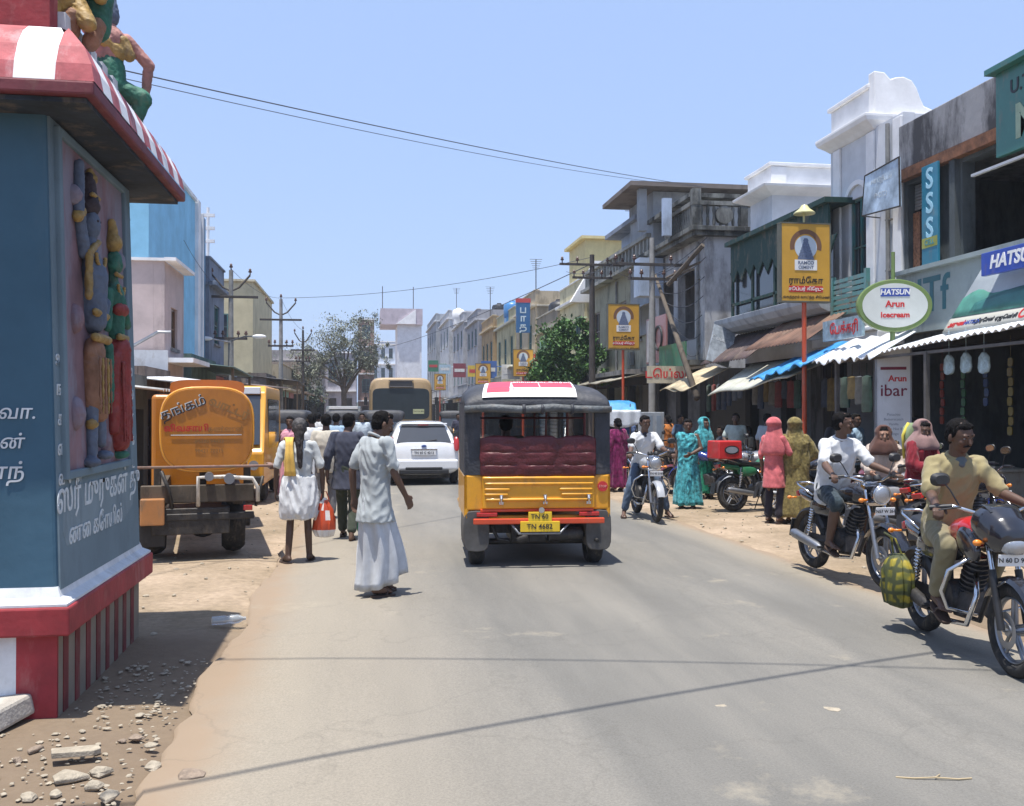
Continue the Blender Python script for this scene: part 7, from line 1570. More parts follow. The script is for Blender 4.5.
# ---------------------------------------------------------------- oval sign, totem
b0 = gz(894, 521); TT0 = frame(R(-22), (b0.x, b0.y, 0)); t = thing('totem_sign', 'tall white totem sign reading ibar in front of the shops', 'sign', (b0.x, b0.y, 0))
m = MB(); lbox(m, TT0, (-.25, .02, -.16), (.25, 2.70, 0)); pn = put(m, 'panel', M('totem_white', (.66, .69, .72), rough=.45, var=.06, bump=.02, dirt=.15), t, world=True, bevel=.01)
m = MB(); lbox(m, TT0, (-.27, .01, -.165), (-.245, 2.71, .008)); lbox(m, TT0, (.245, .01, -.165), (.265, 2.71, .008)); put(m, 'edge_trim', steel, t, world=True)
m = MB(); lbox(m, TT0, (-.19, 2.36, .001), (.19, 2.405, .004)); put(m, 'bar_mark', M('totem_maroon', (.20, .02, .05), bump=0), pn, world=True)
text('Arun', .13, redp, TT0 @ Matrix.Translation((.06, 2.22, .002)), pn, bold=.03); text('ibar', .26, M('totem_maroon', (0, 0, 0)), TT0 @ Matrix.Translation((0, 2.03, .002)), pn, bold=.005)
for i, s_ in enumerate(('Pistachio', 'Butterscotch', 'Vanilla', 'Choco Nut Bar', 'Mango')): text(s_, .055, M('totem_grey', (.25, .28, .33), bump=0), TT0 @ Matrix.Translation((0, 1.66 - .075 * i, .002)), pn, ext=.001)
c = gx(899, 304, b0.x + .0); t2 = thing('oval_sign', 'oval white sign in a green rim above the white totem', 'sign', (c.x, b0.y, 2.7)); T0 = frame(R(-14), (c.x, b0.y - .05, 3.36))
m = MB()
def ov_(rx, ry, z0, z1):
    rx *= .95; ry *= .96; m.loft([m.ring(T0 @ V((0, 0, z)), T0.to_3x3() @ V((1, 0, 0)), T0.to_3x3() @ V((0, 1, 0)), rx, ry, 48) for z in (z0, z1)])
ov_(.60, .43, -.11, .0); put(m, 'rim', paint('oval_green', (.16, .24, .07)), t2, world=True, bevel=.015)
m = MB(); ov_(.52, .36, .0, .008); fc = put(m, 'face', M('oval_face', (.60, .63, .60), var=.05, bump=0), t2, world=True)
m = MB(); lbox(m, T0, (-.22, .14, .009), (.22, .27, .013)); put(m, 'name_plate', M('hatsun_blue', (.03, .07, .35)), fc, world=True)
text('HATSUN', .115, white_p, T0 @ Matrix.Translation((0, .205, .0145)), fc, bold=.03, ext=.001, shear=.15)
text('Arun', .14, redp, T0 @ Matrix.Translation((0, .02, .010)), fc, bold=.03); text('Icecream', .12, redp, T0 @ Matrix.Translation((0, -.15, .010)), fc, bold=.03)
m = MB(); m.cyl((c.x, b0.y + .02, 2.68), (c.x, b0.y + .02, 2.98), .04, n=10); m.cyl((c.x, b0.y, 3.75), (c.x, b0.y, 4.2), .03, n=8); put(m, 'stem', paint('oval_green', (0, 0, 0)), t2, world=True)
T0 = frame('W', (8.1, 16.0, 0)); m = MB(); lbox(m, T0, (.15, 2.95, 0), (1.5, 3.30, .05)); o = put(m, 'signboard', paint('board_pink_blue', (.30, .42, .50), var=.4), None, world=True, loc=(8.1, 15.2, 3.1)); tag(o, 'small pale blue signboard with red lettering behind the oval sign', 'signboard'); text('பேக்கரி'.replace('பே', 'ேப'), .24, redp, T0 @ Matrix.Translation((.9, 3.12, .053)), o, bold=.02)
# ---------------------------------------------------------------- feeder box, stall cart
p = gx(651, 430, 7.2); m = thing('feeder_box', 'white electric feeder box on legs at the foot of the right hand pole', 'box', (7.2, p.y, 0)); q = MB(); q.box((0, 0, 1.35), (.75, .4, .95)); q2 = put(q, 'cabinet', paint('feeder_white', (.36, .39, .42), dirt=.5), m, bevel=.015)
q = MB(); q.box((-.09, -.205, 1.35), (.16, .012, .75)); q.box((.20, -.206, 1.35), (.16, .012, .75)); put(q, 'door', paint('feeder_grey', (.25, .30, .36)), q2)
q = MB(); 
for x in (-.3, .3): q.box((x, 0, .43), (.06, .3, .88))
put(q, 'leg', dark_m, m); m.scale = (.8, .8, .93)
p = gz(618, 478); c = thing('stall_cart', 'pushcart stall under a bright blue and white sheet, right behind the rickshaw', 'cart', (5.85, 22.2, 0)); c.scale = (.62, .8, .94)
q = MB(); q.box((0, 0, .75), (1.1, 1.6, .08)); q.box((0, 0, .62), (1.0, 1.5, .14)); put(q, 'table', wood, c, bevel=.01)
q = MB()
for x in (-.5, .5):
    for y in (-.7, .7): q.cyl((x, y, .05), (x, y, 2.02), .022, n=8)
put(q, 'post', wood, c)
for x in (-.55, .55): q = MB(); q.torus((x, 0, .32), .29, .03, n=26, m=8); put(q, 'wheel', rubber, c, smooth='all')
q = MB(); q.grid(lambda u, v: (-.78 + 1.5 * u, -.95 + 1.9 * v, 2.10 - .18 * abs(2 * v - 1) ** 2 + .06 * noise.noise(V((u * 4, v * 4, 2))) - .12 * (v < .12)), 20, 20, th=.01); put(q, 'blue_sheet', tarpb, c, smooth='all')
q = MB(); q.grid(lambda u, v: (-.70 + 1.5 * u, -.98 - .03 * math.sin(u * 20), 1.86 - .34 * v - .10 * math.sin(u * PI) * v), 30, 6, th=.01); put(q, 'white_valance', tarpw, c, smooth='all')
# ---------------------------------------------------------------- left side
pinkw = plaster('pink_wash', (.50, .41, .39), dirt=.3); t = thing('pink_house', 'small pink flat roofed house behind the tanker truck', 'house', (-5.5, 22, 0))
m = MB(); Te = frame('E', (-4.2, 21.0, 0)); wall_cells(m, Te, 2.15, 4.9, [(.35, .0, 1.8, 2.3), (.7, 3.1, 1.4, 4.0)]); Ts = frame('S', (-9.5, 21.0, 0)); wall_cells(m, Ts, 5.3 - .222, 4.9, [(2.8, 3.0, 3.6, 4.1)]); m.bx((-9.5, 21.23, 0), (-9.3, 23.1, 4.9)); m.bx((-9.29, 22.95, 0), (-4.43, 23.14, 4.9)); put(m, 'wall', pinkw, t, world=True)
m = MB(); m.bx((-9.29, 21.23, 4.3), (-4.43, 22.94, 4.45)); m.bx((-6, 21.3, 0), (-5.9, 22.9, 4)); put(m, 'roof', concrete, t, world=True); m = MB(); m.bx((-4.19, 20.9, 4.9), (-3.95, 23.2, 4.97)); m.bx((-9.5, 20.93, 4.9), (-4.2, 21.2, 4.96)); m.bx((-4.19, 20.95, 2.75), (-3.6, 23.1, 2.85)); put(m, 'cornice', trim_w, t, world=True)
window(Ts, 2.8, 3.0, 3.6, 4.1, t); window(Te, .7, 3.1, 1.4, 4.0, t, fm=woodb)
T0 = frame('S', (-8.0, 20.9, 0)); m = MB(); lbox(m, T0, (2.0, 2.2, .0), (3.9, 3.0, .05)); o = put(m, 'signboard', paint('board_pale_left', (.50, .52, .55), dirt=.3), None, world=True, loc=(-5, 20.9, 2.6)); tag(o, 'pale board on the front of the pink house', 'signboard')
m = MB(); m.tube([(-5.6, 20.8, 2.6), (-4.2, 20.4, 3.35), (-3.95, 20.4, 3.35)], .035, 8); o = put(m, 'lamp_arm', steel, None, world=True, loc=(-5, 20.8, 2.9)); tag(o, 'bent street lamp arm sticking out before the pink house', 'lamp')
m = MB(); m.tube([(-6.2, 22, 4.9), (-5.3, 22.0, 5.8)], .03, 6); m.ell((-5.25, 22, 5.95), (.12, .12, .12)); o = put(m, 'roof_mast', pole_i, None, world=True, loc=(-5.5, 22, 5), smooth=True); tag(o, 'slanted mast with a dark ball on the pink house roof', 'mast')
cy = plaster('cyan_wall', (.28, .58, .78), dirt=.12, dirtcol=(.15, .36, .54)); t = thing('blue_building', 'tall plain sky blue building with white edge, left', 'building', (-7, 26, 0)); m = MB(); m.bx((-12, 23.2, 0), (-5, 29.7, 7.95)); put(m, 'wall', cy, t, world=True)
m = MB(); m.bx((-5.15, 29.3, 0), (-4.90, 29.72, 8.02)); m.bx((-12, 23.1, 7.95), (-4.93, 29.28, 8.05)); put(m, 'white_edge', trim_w, t, world=True); m = MB(); m.bx((-12, 29.73, 0), (-5.0, 31.2, 7.8)); put(m, 'rear_wing', plaster('blue_wing', (.14, .27, .40), dirt=.4), t, world=True)
m = MB(); m.bx((-4.995, 30.3, 0), (-4.93, 30.5, 7.8)); put(m, 'drain_pipe', trim_w, t, world=True)
T0 = frame('E', (-4.995, 23.3, 0))
t = thing('radio_mast', 'thin pale mast behind the blue building', 'mast', (-6.0, 38, 0)); m = MB(); m.cyl((0, 0, 0), (0, 0, 9.6), .06, n=6)
for z in (8.3, 8.8, 9.3): m.box((0, 0, z), (.5, .1, .12))
put(m, 'mast', trim_w, t)
building('shop_house', 'grey blue narrow house squeezed beside the blue building', -1, -4.9, 31.3, 34.5, 6.6, plaster('slate_house', (.22, .26, .33), dirt=.5), floors=2, nwin=1, depth=6)
t = thing('beige_block', 'plain beige block behind the forked electric pole', 'building', (-6, 48, 0)); m = MB(); m.bx((-12, 45, 0), (-5.1, 54, 7.7)); put(m, 'wall', plaster('beige_wall', (.56, .50, .33), dirt=.2), t, world=True); m = MB(); m.bx((-12.1, 44.9, 7.7), (-5.0, 54.1, 7.8)); put(m, 'roof', plaster('beige_trim', (.6, .55, .4)), t, world=True); window(frame('S', (-12, 44.88, 0)), 5.0, 5.0, 5.8, 6.2, t)
# low stalls
def stall(label, X, y0, y1, H, col, roofcol, out=1.3, seed=0):
    t = thing('market_stall', label, 'stall', (X, y0, 0)); m = MB(); Te = frame('E', (X, y0, 0)); L_ = y1 - y0; wall_cells(m, Te, L_, H, [(.25, 0, L_ - .25, H - .6)], th=.12); m.bx((X - 3, y0, 0), (X - .13, y0 + .1, H)); m.bx((X - 3, y1 - .1, 0), (X - .13, y1, H)); m.bx((X - 3.1, y0, 0), (X - 3.0, y1, H)); put(m, 'wall', plaster('stall_%d' % seed, col, dirt=.6), t, world=True)
    corrugated((-.1, H + .12), (L_ + .1, H + .12 + .1 * (seed % 3 - 1)), .45, out + 3.0, Te @ Matrix.Translation((0, 0, -3.0)), M('stall_roof_%d' % seed, roofcol, rough=.6, var=.3, dirt=.4), t, pitch=.2, amp=.025)
    m = MB(); 
    for x in (.2, L_ - .2): lbox(m, Te, (x - .03, 0, out - .1), (x + .03, H - .3, out - .04))
    put(m, 'post', wood, t, world=True)
    m = MB(); rnd = random.Random(seed)
    for i in range(16): y = y0 + .3 + (L_ - .7) * rnd.random(); z = rnd.choice([0, .5, 1.0]); m.m = rnd.randrange(3); m.bx((X - .9, y, z), (X - .4, y + .3, z + .4))
    o = put(m, 'goods', [paint('pack_a', (0, 0, 0)), paint('pack_b', (0, 0, 0)), paint('pack_c', (0, 0, 0))], t, world=True); o['kind'] = 'stuff'
    return t
stall('market stall with pale sheet roof right behind the tanker', -3.9, 14.5, 18.0, 2.35, (.16, .15, .13), (.42, .42, .40), 1.0, 1)
stall('market stall with white roof between the tanker and the pink house', -4.0, 18.3, 20.6, 2.55, (.18, .14, .12), (.62, .64, .66), .9, 2)
stall('market stall with dark green roof in front of the blue building', -4.1, 23.6, 27.4, 3.1, (.14, .20, .18), (.06, .10, .09), 1.0, 3)
stall('market stall with pale teal front next to the dark green roofed one', -4.1, 27.6, 31.0, 2.5, (.25, .40, .45), (.50, .52, .52), 1.0, 4)
stall('market stall with brown roof behind the first forked pole', -4.2, 34.8, 39.5, 2.9, (.28, .24, .20), (.14, .11, .10), 1.1, 5)
stall('market stall with dark sagging roof right of the first forked pole', -4.0, 40, 44.5, 3.3, (.20, .17, .15), (.05, .05, .055), 1.3, 6)
building('shop_house', 'cream low shop house beyond the beige block', -1, -4.6, 55, 63, 4.4, plaster('left_row_1', (.42, .37, .28), dirt=.5), floors=1, parapet=.9, nwin=2, depth=5)
building('shop_house', 'brownish low shop house half hidden by the thorn tree', -1, -4.2, 64, 76, 5.0, plaster('left_row_2', (.34, .27, .22), dirt=.5), floors=1, parapet=.9, nwin=2, depth=5)
building('shop_house', 'grey shop house behind the thorn tree trunk', -1, -3.8, 77, 92, 6.6, plaster('left_row_3', (.40, .37, .36), dirt=.5), floors=2, nwin=4, depth=6)
# street end, seen face on
def endb(name, label, x0, x1, Y, H, col, nwx, nf, depth=8):
    t = thing(name, label, 'building', ((x0 + x1) / 2, Y, 0)); T = frame('S', (x0, Y, 0)); w = x1 - x0; holes = []
    for f in range(nf):
        for i in range(nwx):
            cx = w * (i + .5) / nwx; zb = H / nf * f; holes.append((cx - w / nwx * .25, zb + (.1 if f == 0 else .9), cx + w / nwx * .25, zb + H / nf * .8))
    m = MB(); wall_cells(m, T, w, H, holes); m.bx((x0, Y + .23, 0), (x0 + .2, Y + depth, H)); m.bx((x1 - .2, Y + .23, 0), (x1, Y + depth, H)); m.bx((x0 + .21, Y + 3, 0), (x1 - .21, Y + 3.1, H)); m.bx((x0 + .21, Y + .24, H - .5), (x1 - .21, Y + depth, H - .4)); put(m, 'wall', plaster(name + '_w%d' % int(x0 * 10), col, dirt=.4), t, world=True)
    m = MB(); lbox(m, T, (-.1, H - .05, .002), (w + .1, H + .1, .2)); 
    for f in range(1, nf): lbox(m, T, (0, H / nf * f - .1, .002), (w, H / nf * f + .05, .35))
    put(m, 'cornice', trim_w, t, world=True)
    for h_ in holes:
        if h_[1] > 1: window(T, *h_, t)
    return t
endb('shop_house', 'pale two storey house facing us under the thorn tree', -9.5, -4.2, 98, 6.4, (.50, .44, .38), 3, 2)
endb('shop_house', 'lilac grey house facing us behind the thorn tree', -4.1, -.9, 99, 7.8, (.40, .38, .42), 2, 2)
endb('brown_house', 'tall narrow brown house just left of the bus roof', -.75, 1.0, 105, 11.8, (.30, .20, .17), 1, 4)
endb('white_block', 'pale blue white block closing the street above the bus', 1.0, 7.0, 150, 12.3, (.58, .65, .74), 5, 4)
endb('blue_white_block', 'bluish taller block behind the one closing the street', 2.2, 5.4, 168, 14.0, (.42, .52, .70), 3, 4)
t = thing('white_tower_house', 'white stepped tower block with pinkish head and masts above the far right row', 'building', (4.6, 126, 0)); m = MB(); m.bx((4.2, 126, 0), (7.4, 134, 14.0)); put(m, 'wall', plaster('tower_white', (.66, .68, .72), dirt=.2), t, world=True)
m = MB(); m.bx((2.0, 125.5, 13.2), (7.5, 134, 15.3)); put(m, 'head_wall', plaster('tower_pink', (.48, .42, .46), dirt=.3), t, world=True); m = MB(); m.prism([(4.0, 13.25), (6.6, 13.25), (6.6, 15.2)], 125.3, 125.49); put(m, 'white_panel', trim_w, t, world=True)
for x in (2.3, 6.4): m = MB(); m.cyl((x, 128, 15.3), (x, 128, 18.5), .06, n=6); put(m, 'mast', pole_i, t, world=True)
m = MB(); m.bx((-900, 420, -2), (900, 440, 6)); tag(put(m, 'distant_ridge', M('distant_green', (.10, .14, .09), rough=.9, var=.3, scale=.05), None), kind='structure')
# ---------------------------------------------------------------- people on foot
wh = cloth('white_cotton', (.56, .57, .58)); wh2 = cloth('pale_grey_cotton', (.37, .40, .41)); lung = cloth('white_lungi', (.50, .52, .55)); crm = cloth('cream_cotton', (.52, .48, .40))
char_ = cloth('charcoal_shirt', (.055, .06, .085)); chtr = cloth('dark_green_trousers', (.05, .06, .045)); kh = cloth('khaki_shirt', (.28, .235, .125)); khp = cloth('khaki_pants', (.20, .175, .105))
P = gz(375, 596, .03)
manA, JA = person('man in pale shirt and long billowing white lungi walking left of the rickshaw', (P.x, P.y, .03), R(-60), dict(WALK, shR=(.185, .02, 1.40), elR=(.225, .06, 1.13), wrR=(.22, .19, .91), hed=(.01, .07, 1.555), knL=(-.08, .10, .50), anL=(-.07, .09, .09), toL=(-.09, .24, .04), knR=(.09, .07, .50), anR=(.09, -.03, .10), toR=(.10, .11, .04)), h=1.70, face=(.25, .95, -.30), voxel=.009, w=.94,
       wear=[('wrap', lung, {'hem': .13, 'wide': .20, 'spread': .05, 'lean': (.01, .08, 0), 'folds': 8, 'dip': .07, 'top': .0, 'bulge': 1, 'name': 'lungi'}), ('shirt', wh2, {'sleeve': .78, 'low': .15, 'amp': .013}), ('collar', wh2)], seed=1.3, moustache=True)
P = gz(299, 563)
oldman, JO = person('thin old man in white shirt and short tied up dhoti, yellow towel on his shoulder', (P.x, P.y, .0), R(4), dict(elL=(-.26, -.02, 1.12), wrL=(-.27, .03, .87), elR=(.26, -.03, 1.12), wrR=(.275, .02, .87), knL=(-.10, .02, .50), knR=(.10, .04, .50), anL=(-.125, -.05, .09), toL=(-.19, .09, .03), anR=(.12, .05, .09), toR=(.16, .20, .03)), h=1.62, hair='grey', voxel=.010, w=.82, tone=.085,
       wear=[('mini_dhoti', wh, {'amp': .022, 'freq': (17, 17, 4)}), ('shirt', cloth('thin_white', (.48, .50, .50)), {'sleeve': .85, 'low': .02, 'amp': .016}), ('towel', cloth('yellow_towel', (.66, .42, .10)), {'side': -1})], seed=2.2)
h0 = wm(oldman) @ (JO['hed'] if True else V()); mb = MB(); c0 = JO['hed']; mb.cap(c0 + V((0, -.075, 0)), .06, c0 + V((.0, -.115, -.16)), .045); mb.cap(c0 + V((0, -.115, -.16)), .045, c0 + V((.01, -.15, -.42)), .022); me = remesh(mb, .01, 1, 'long_hair'); wrinkle(me, .01, (50, 50, 12), 3); finish(me, 'long_hair', M('brown_black_hair', (.03, .022, .02), rough=.7, bump=.6, scale=30, stretch=(1, 1, .2)), oldman, smooth='all')
def bag(label, loc, r, mats, seed, h=.34, name='plastic_bag', cat='bag'):
    m = MB(); rings = []; n = 26
    for z, q in ((-.5, .35), (-.47, .75), (-.3, 1.0), (-.05, .95), (.2, .75), (.38, .45), (.46, .28), (.52, .12)):
        rings.append([V((r * q * math.cos(2 * PI * i / n) * (1 + .18 * math.sin(i * 1.7 + z * 9 + seed)), r * .6 * q * math.sin(2 * PI * i / n) * (1 + .18 * math.sin(i * 2.3 + seed)), h * z)) for i in range(n)])
    m.loft(rings)
    for i in range(len(m.mi)): m.mi[i] = 0 if len(mats) == 1 or noise.noise(V((m.v[m.f[i][0]].x * 14, seed, m.v[m.f[i][0]].z * 12))) < .05 else 1
    m.m = 0; m.tube([(-.05, 0, h * .45), (-.02, 0, h * .45 + .10), (.02, 0, h * .45 + .10), (.05, 0, h * .45)], .006, 5)
    return tag(put(m, name, mats, None, loc=loc, smooth=True, angle=50), label, cat)
hw = wm(oldman) @ JO['wrR']; bag('red and white plastic carrier bag hanging from the old man\'s hand', (hw.x + .02, hw.y, hw.z - .33), .12, [M('bag_red', (.55, .08, .03), rough=.35, var=.2), M('bag_white', (.7, .68, .66), rough=.35)], 1, h=.44)
P = gz(347, 541)
dman, JD = person('man in charcoal shirt walking away between the old man and the lungi man', (P.x, P.y, 0), R(-8), dict(WALK, hed=(.02, .05, 1.575)), h=1.69, face=(.3, .9, 0), voxel=.011, w=1.05, wear=[('shirt', char_, {'sleeve': 1.6, 'low': .14}), ('trousers', chtr, {})], seed=5)
hw = wm(dman) @ JD['wrR']; bag('green plastic bag held low by the man in the charcoal shirt', (hw.x - .02, hw.y - .05, hw.z - .66), .13, [M('bag_green', (.10, .42, .20), rough=.3, var=.25)], 2, h=.36)
bgp = [(326, 520, 'man in cream shirt walking away just right of the old man', [('shirt', crm, {'sleeve': .8}), ('trousers', cloth('grey_tr', (.16, .16, .17)), {})], 'short', R(0)),
       (312, 503, 'man in a white shirt behind the old man\'s shoulder', [('shirt', wh, {}), ('wrap', lung, {'hem': .12})], 'short', R(20)),
       (290, 498, 'woman in a pink sari left of the old man, further back', [('sari', cloth('pink_sari', (.62, .30, .38))), ('wrap', cloth('pink_sari', (0, 0, 0)), {'hem': .06, 'wide': .24, 'name': 'sari_skirt'})], 'bun', R(170)),
       (336, 492, 'man in blue shirt in the crowd left of the charcoal shirt', [('shirt', cloth('sky_shirt', (.30, .42, .55)), {}), ('trousers', chtr, {})], 'short', R(-10)),
       (300, 478, 'far walker in a black shirt on the left verge', [('shirt', cloth('blk_shirt', (.03, .03, .035)), {}), ('trousers', chtr, {})], 'short', R(180)),
       (362, 474, 'far walker in pale blue near the jeep', [('shirt', cloth('pale_blue', (.45, .52, .58)), {}), ('trousers', chtr, {})], 'short', R(180)),
       (318, 470, 'far walker in white farthest down the left verge', [('shirt', wh, {}), ('wrap', lung, {'hem': .12})], 'short', R(0))]
for px, py, lb, wr_, hr, rz in bgp:
    P = gz(px, py); person(lb, (P.x, P.y, 0), rz, WALK if px % 2 else {}, h=1.66 - .06 * (hr == 'bun'), hair=hr, wear=wr_, voxel=.016, seed=px)
# right hand side walkers
mg = cloth('magenta_cloth', (.19, .02, .09), var=.5, scale=14); tl_ = cloth('teal_sari', (.07, .34, .38), var=.7, scale=16); tlg = cloth('green_cloth', (.02, .22, .13), var=.6, scale=18); pk = cloth('coral_scarf', (.56, .14, .15), var=.35, scale=7); ol = cloth('olive_shawl', (.20, .16, .06), var=.45, scale=26)
P = gz(618, 491); person('woman in a deep magenta dress standing right of the rickshaw', (P.x, P.y, 0), R(15), {}, h=1.55, hair='bun', voxel=.013, wear=[('shawl', mg, {'low': .35}), ('wrap', mg, {'hem': .08, 'wide': .20, 'name': 'skirt', 'folds': 7})], seed=8)
P = gz(688, 508); person('woman in a bright teal sari beside the rider with both feet down', (P.x, P.y, 0), R(150), dict(elL=(-.26, .03, 1.15), wrL=(-.10, .22, 1.05)), h=1.56, hair='bun', voxel=.012, face=(-.3, .9, -.1), wear=[('sari', tl_, {'side': 1}), ('wrap', tl_, {'hem': .06, 'wide': .25, 'name': 'sari_skirt', 'folds': 12})], seed=9)
P = gz(704, 498); person('woman in teal and green clothes with a pale teal head veil', (P.x, P.y, 0), R(200), {}, h=1.56, voxel=.014, wear=[('veil', tl_, {'drop': .35}), ('wrap', tlg, {'hem': .10, 'wide': .22, 'name': 'skirt'}), ('shawl', tl_, {'low': .1})], seed=10)
P = gz(774, 523); person('woman in a coral head scarf with black trousers, back to the road', (P.x, P.y, 0), R(-55), dict(elR=(.25, .06, 1.16), wrR=(.15, .28, 1.10)), h=1.58, voxel=.010, w=.85, wear=[('veil', pk, {'drop': .28}), ('shirt', pk, {'sleeve': 1.2, 'low': .22, 'amp': .006, 'belly': .02}), ('trousers', cloth('black_trs', (.025, .022, .03)), {'slim': .022})], seed=11)
P = gz(795, 523); person('woman wrapped in a wide olive gold shawl behind the white shirted rider', (P.x, P.y, 0), R(-30), dict(elL=(-.30, .08, 1.15), wrL=(-.12, .2, 1.0), elR=(.30, .08, 1.15), wrR=(.12, .2, 1.0)), h=1.58, voxel=.011, w=1.15, wear=[('veil', ol, {'drop': .5}), ('shawl', ol, {'low': .35, 'z': .05}), ('wrap', ol, {'hem': .10, 'wide': .24, 'name': 'skirt', 'folds': 8})], seed=12)
for px, X_, lb, shc, z_, rz in ((736, 8.0, 'man in greenish white shirt under the pale awning, left of another', (.42, .48, .44), 0, 150), (767, 8.3, 'man in grey white shirt with his back to us, under the pale awning', (.40, .45, .50), 0, -60), (855, 8.7, 'man in pale blue shirt in the shop behind the white shirted rider', (.28, .40, .52), 0, 200), (722, 8.1, 'boy in dark clothes by the shop edge under the torn flaps', (.05, .06, .08), 0, 90), (837, 8.9, 'man in a dark shirt deep in the shop left of the pale blue one', (.06, .06, .07), 0, 180)):
    P = gx(px, 440, X_); person(lb, (P.x, P.y, 0), R(rz), dict(elR=(.26, .05, 1.15), wrR=(.18, .26, 1.08)), h=1.66 if 'boy' not in lb else 1.35, voxel=.014, wear=[('shirt', cloth('shop_shirt_%d' % px, shc), {}), ('trousers', chtr, {})], seed=px)
for px, py, lb, c_ in ((458, 456, 'far pedestrian in dark clothes by the small yellow signs', (.05, .05, .08)), (470, 462, 'far pedestrian in red left of the rickshaw', (.35, .05, .05)), (628, 482, 'man in blue behind the magenta woman', (.06, .10, .22))):
    P = gz(px, py); person(lb, (P.x, P.y, 0), R(190), {}, h=1.62, voxel=.016, wear=[('shirt', cloth('far_%d' % px, c_), {}), ('trousers', chtr, {})], seed=px)
# ---------------------------------------------------------------- motorbikes and riders
def at_bike(rear, front):
    r_ = V((rear[0], rear[1], 0)); f_ = V((front[0], front[1], 0)); d = (f_ - r_).normalized(); rz = math.atan2(-d.x, d.y); o = f_ - d * .66; return (o.x, o.y, .0), rz
blk = paint('bike_black', (.015, .015, .02), rough=.2, coat=.8, dirt=.1); blu = paint('bike_blue', (.02, .035, .20), rough=.2, coat=.8, dirt=.15); rdm = paint('bike_red', (.45, .02, .025), rough=.2, coat=.8); slv = paint('bike_silver', (.35, .36, .38), rough=.25, coat=.6); mrn = paint('bike_maroon', (.12, .015, .02), rough=.2, coat=.8); gbk = paint('bike_green', (.03, .16, .07), rough=.25, coat=.6)
def ride(loc, rz, label, pose, face, wear, h=1.68, **k):
    return person(label, (loc[0], loc[1], loc[2]), rz, pose, h=h, face=face, wear=wear, grip=True, **k)
# 1: both feet down
loc, rz = at_bike((4.43, 15.15), (4.37, 13.9)); loc = (loc[0], loc[1], .03)
motorbike('motorbike with chrome headlamp cowl facing us, rider with both feet on the road', loc, rz, slv, blk, guard=True)
ride(loc, rz, 'rider in open white shirt with both feet on the road, facing us', dict(RIDE, pel=(0, -.28, .86), knL=(-.26, .0, .50), anL=(-.36, -.02, .09), toL=(-.40, .12, .03), knR=(.26, .0, .50), anR=(.36, -.02, .09), toR=(.40, .12, .03), hed=(0, -.05, 1.53)), (-.25, 1, -.12), [('shirt', wh, {'sleeve': .8, 'amp': .012}), ('vneck', cloth('dark_vest', (.03, .03, .04))), ('trousers', cloth('faded_jeans', (.07, .10, .15)), {'sit': 1, 'len': .9})], h=1.66, voxel=.010, seed=21)
# 2: white shirt, dark lungi
loc, rz = at_bike((4.76, 9.55), (4.84, 8.30)); loc = (loc[0], loc[1], .03)
motorbike('black motorbike with round headlamp and long chrome forks, second from right, moving', loc, rz, blk, blk, guard=False, spoked=False, plate_text='TN57 W 2613')
ride(loc, rz, 'rider in white half sleeve shirt and dark folded lungi looking to his left', dict(RIDE, anR=(.18, -.02, .36), anL=(-.18, -.02, .36)), (-.75, .65, -.02), [('shirt', wh, {'sleeve': .8, 'amp': .012, 'belly': .03}), ('collar', wh), ('trousers', cloth('dark_check', (.035, .05, .06), var=.5, scale=22), {'sit': 1, 'len': .56})], h=1.72, voxel=.0085, seed=22, moustache=True, w=1.06)
# 3: khaki rider
loc, rz = at_bike((4.24, 6.72), (4.06, 5.46)); loc = (loc[0], loc[1], .025)
motorbike('black and red faired motorbike with chrome leg guard at the right edge', loc, rz, rdm, blk, fairing=True, guard=True, plate_text='TN 60 D 9437')
for ch in COL.objects:
    if ch.parent and ch.parent.get('label', '').startswith('black and red faired') and ch.name.startswith('front_mudguard'): ch.data.materials[0] = blk
ride(loc, rz, 'smiling rider in open khaki shirt and khaki trousers at the right edge', dict(RIDE, hed=(.01, -.03, 1.52), nek=(0, -.09, 1.385)), (-.35, .95, -.32), [('shirt', kh, {'sleeve': .85, 'amp': .013}), ('collar', kh), ('vneck', cloth('grey_vest', (.10, .12, .13))), ('trousers', khp, {'sit': 1, 'len': .93})], h=1.68, voxel=.0075, seed=23, tone=.10, moustache=True)
p = wm([o for o in COL.objects if o.name.startswith('motorbike') and o.get('label', '').startswith('black and red')][0]) @ V((.22, -.58, .40))
m = MB(); rings = []; n = 30
for z, q in ((-.19, .5), (-.17, .8), (-.05, 1.0), (.08, .95), (.16, .7), (.20, .35)): rings.append([V((.105 * q * math.cos(2 * PI * i / n) * (1 + .1 * math.sin(3 * i)), .155 * q * math.sin(2 * PI * i / n) * (1 + .08 * math.sin(2.3 * i)), z)) for i in range(n)])
m.loft(rings); m.tube([(0, -.06, .18), (-.03, -.02, .32), (-.08, .05, .36)], .008, 6); m.tube([(0, .06, .18), (-.03, .04, .32), (-.08, .05, .36)], .008, 6)
bm = bpy.data.materials.new('yellow_check_cloth'); bm.use_nodes = True; nt = bm.node_tree; b = nt.nodes['Principled BSDF']; tc = nn(nt, 'ShaderNodeTexCoord'); w1 = nn(nt, 'ShaderNodeTexWave', bands_direction='Z'); w2 = nn(nt, 'ShaderNodeTexWave', bands_direction='Y'); ramp = []
for w_ in (w1, w2):
    w_.inputs['Scale'].default_value = 3.6; w_.inputs['Distortion'].default_value = 2.4; w_.inputs['Detail'].default_value = 2; w_.inputs['Detail Scale'].default_value = 2; nt.links.new(tc.outputs['Object'], w_.inputs['Vector'])
    r_ = nn(nt, 'ShaderNodeValToRGB'); r_.color_ramp.elements[0].position = .12; r_.color_ramp.elements[1].position = .45; nt.links.new(w_.outputs['Fac'], r_.inputs['Fac']); ramp.append(r_)
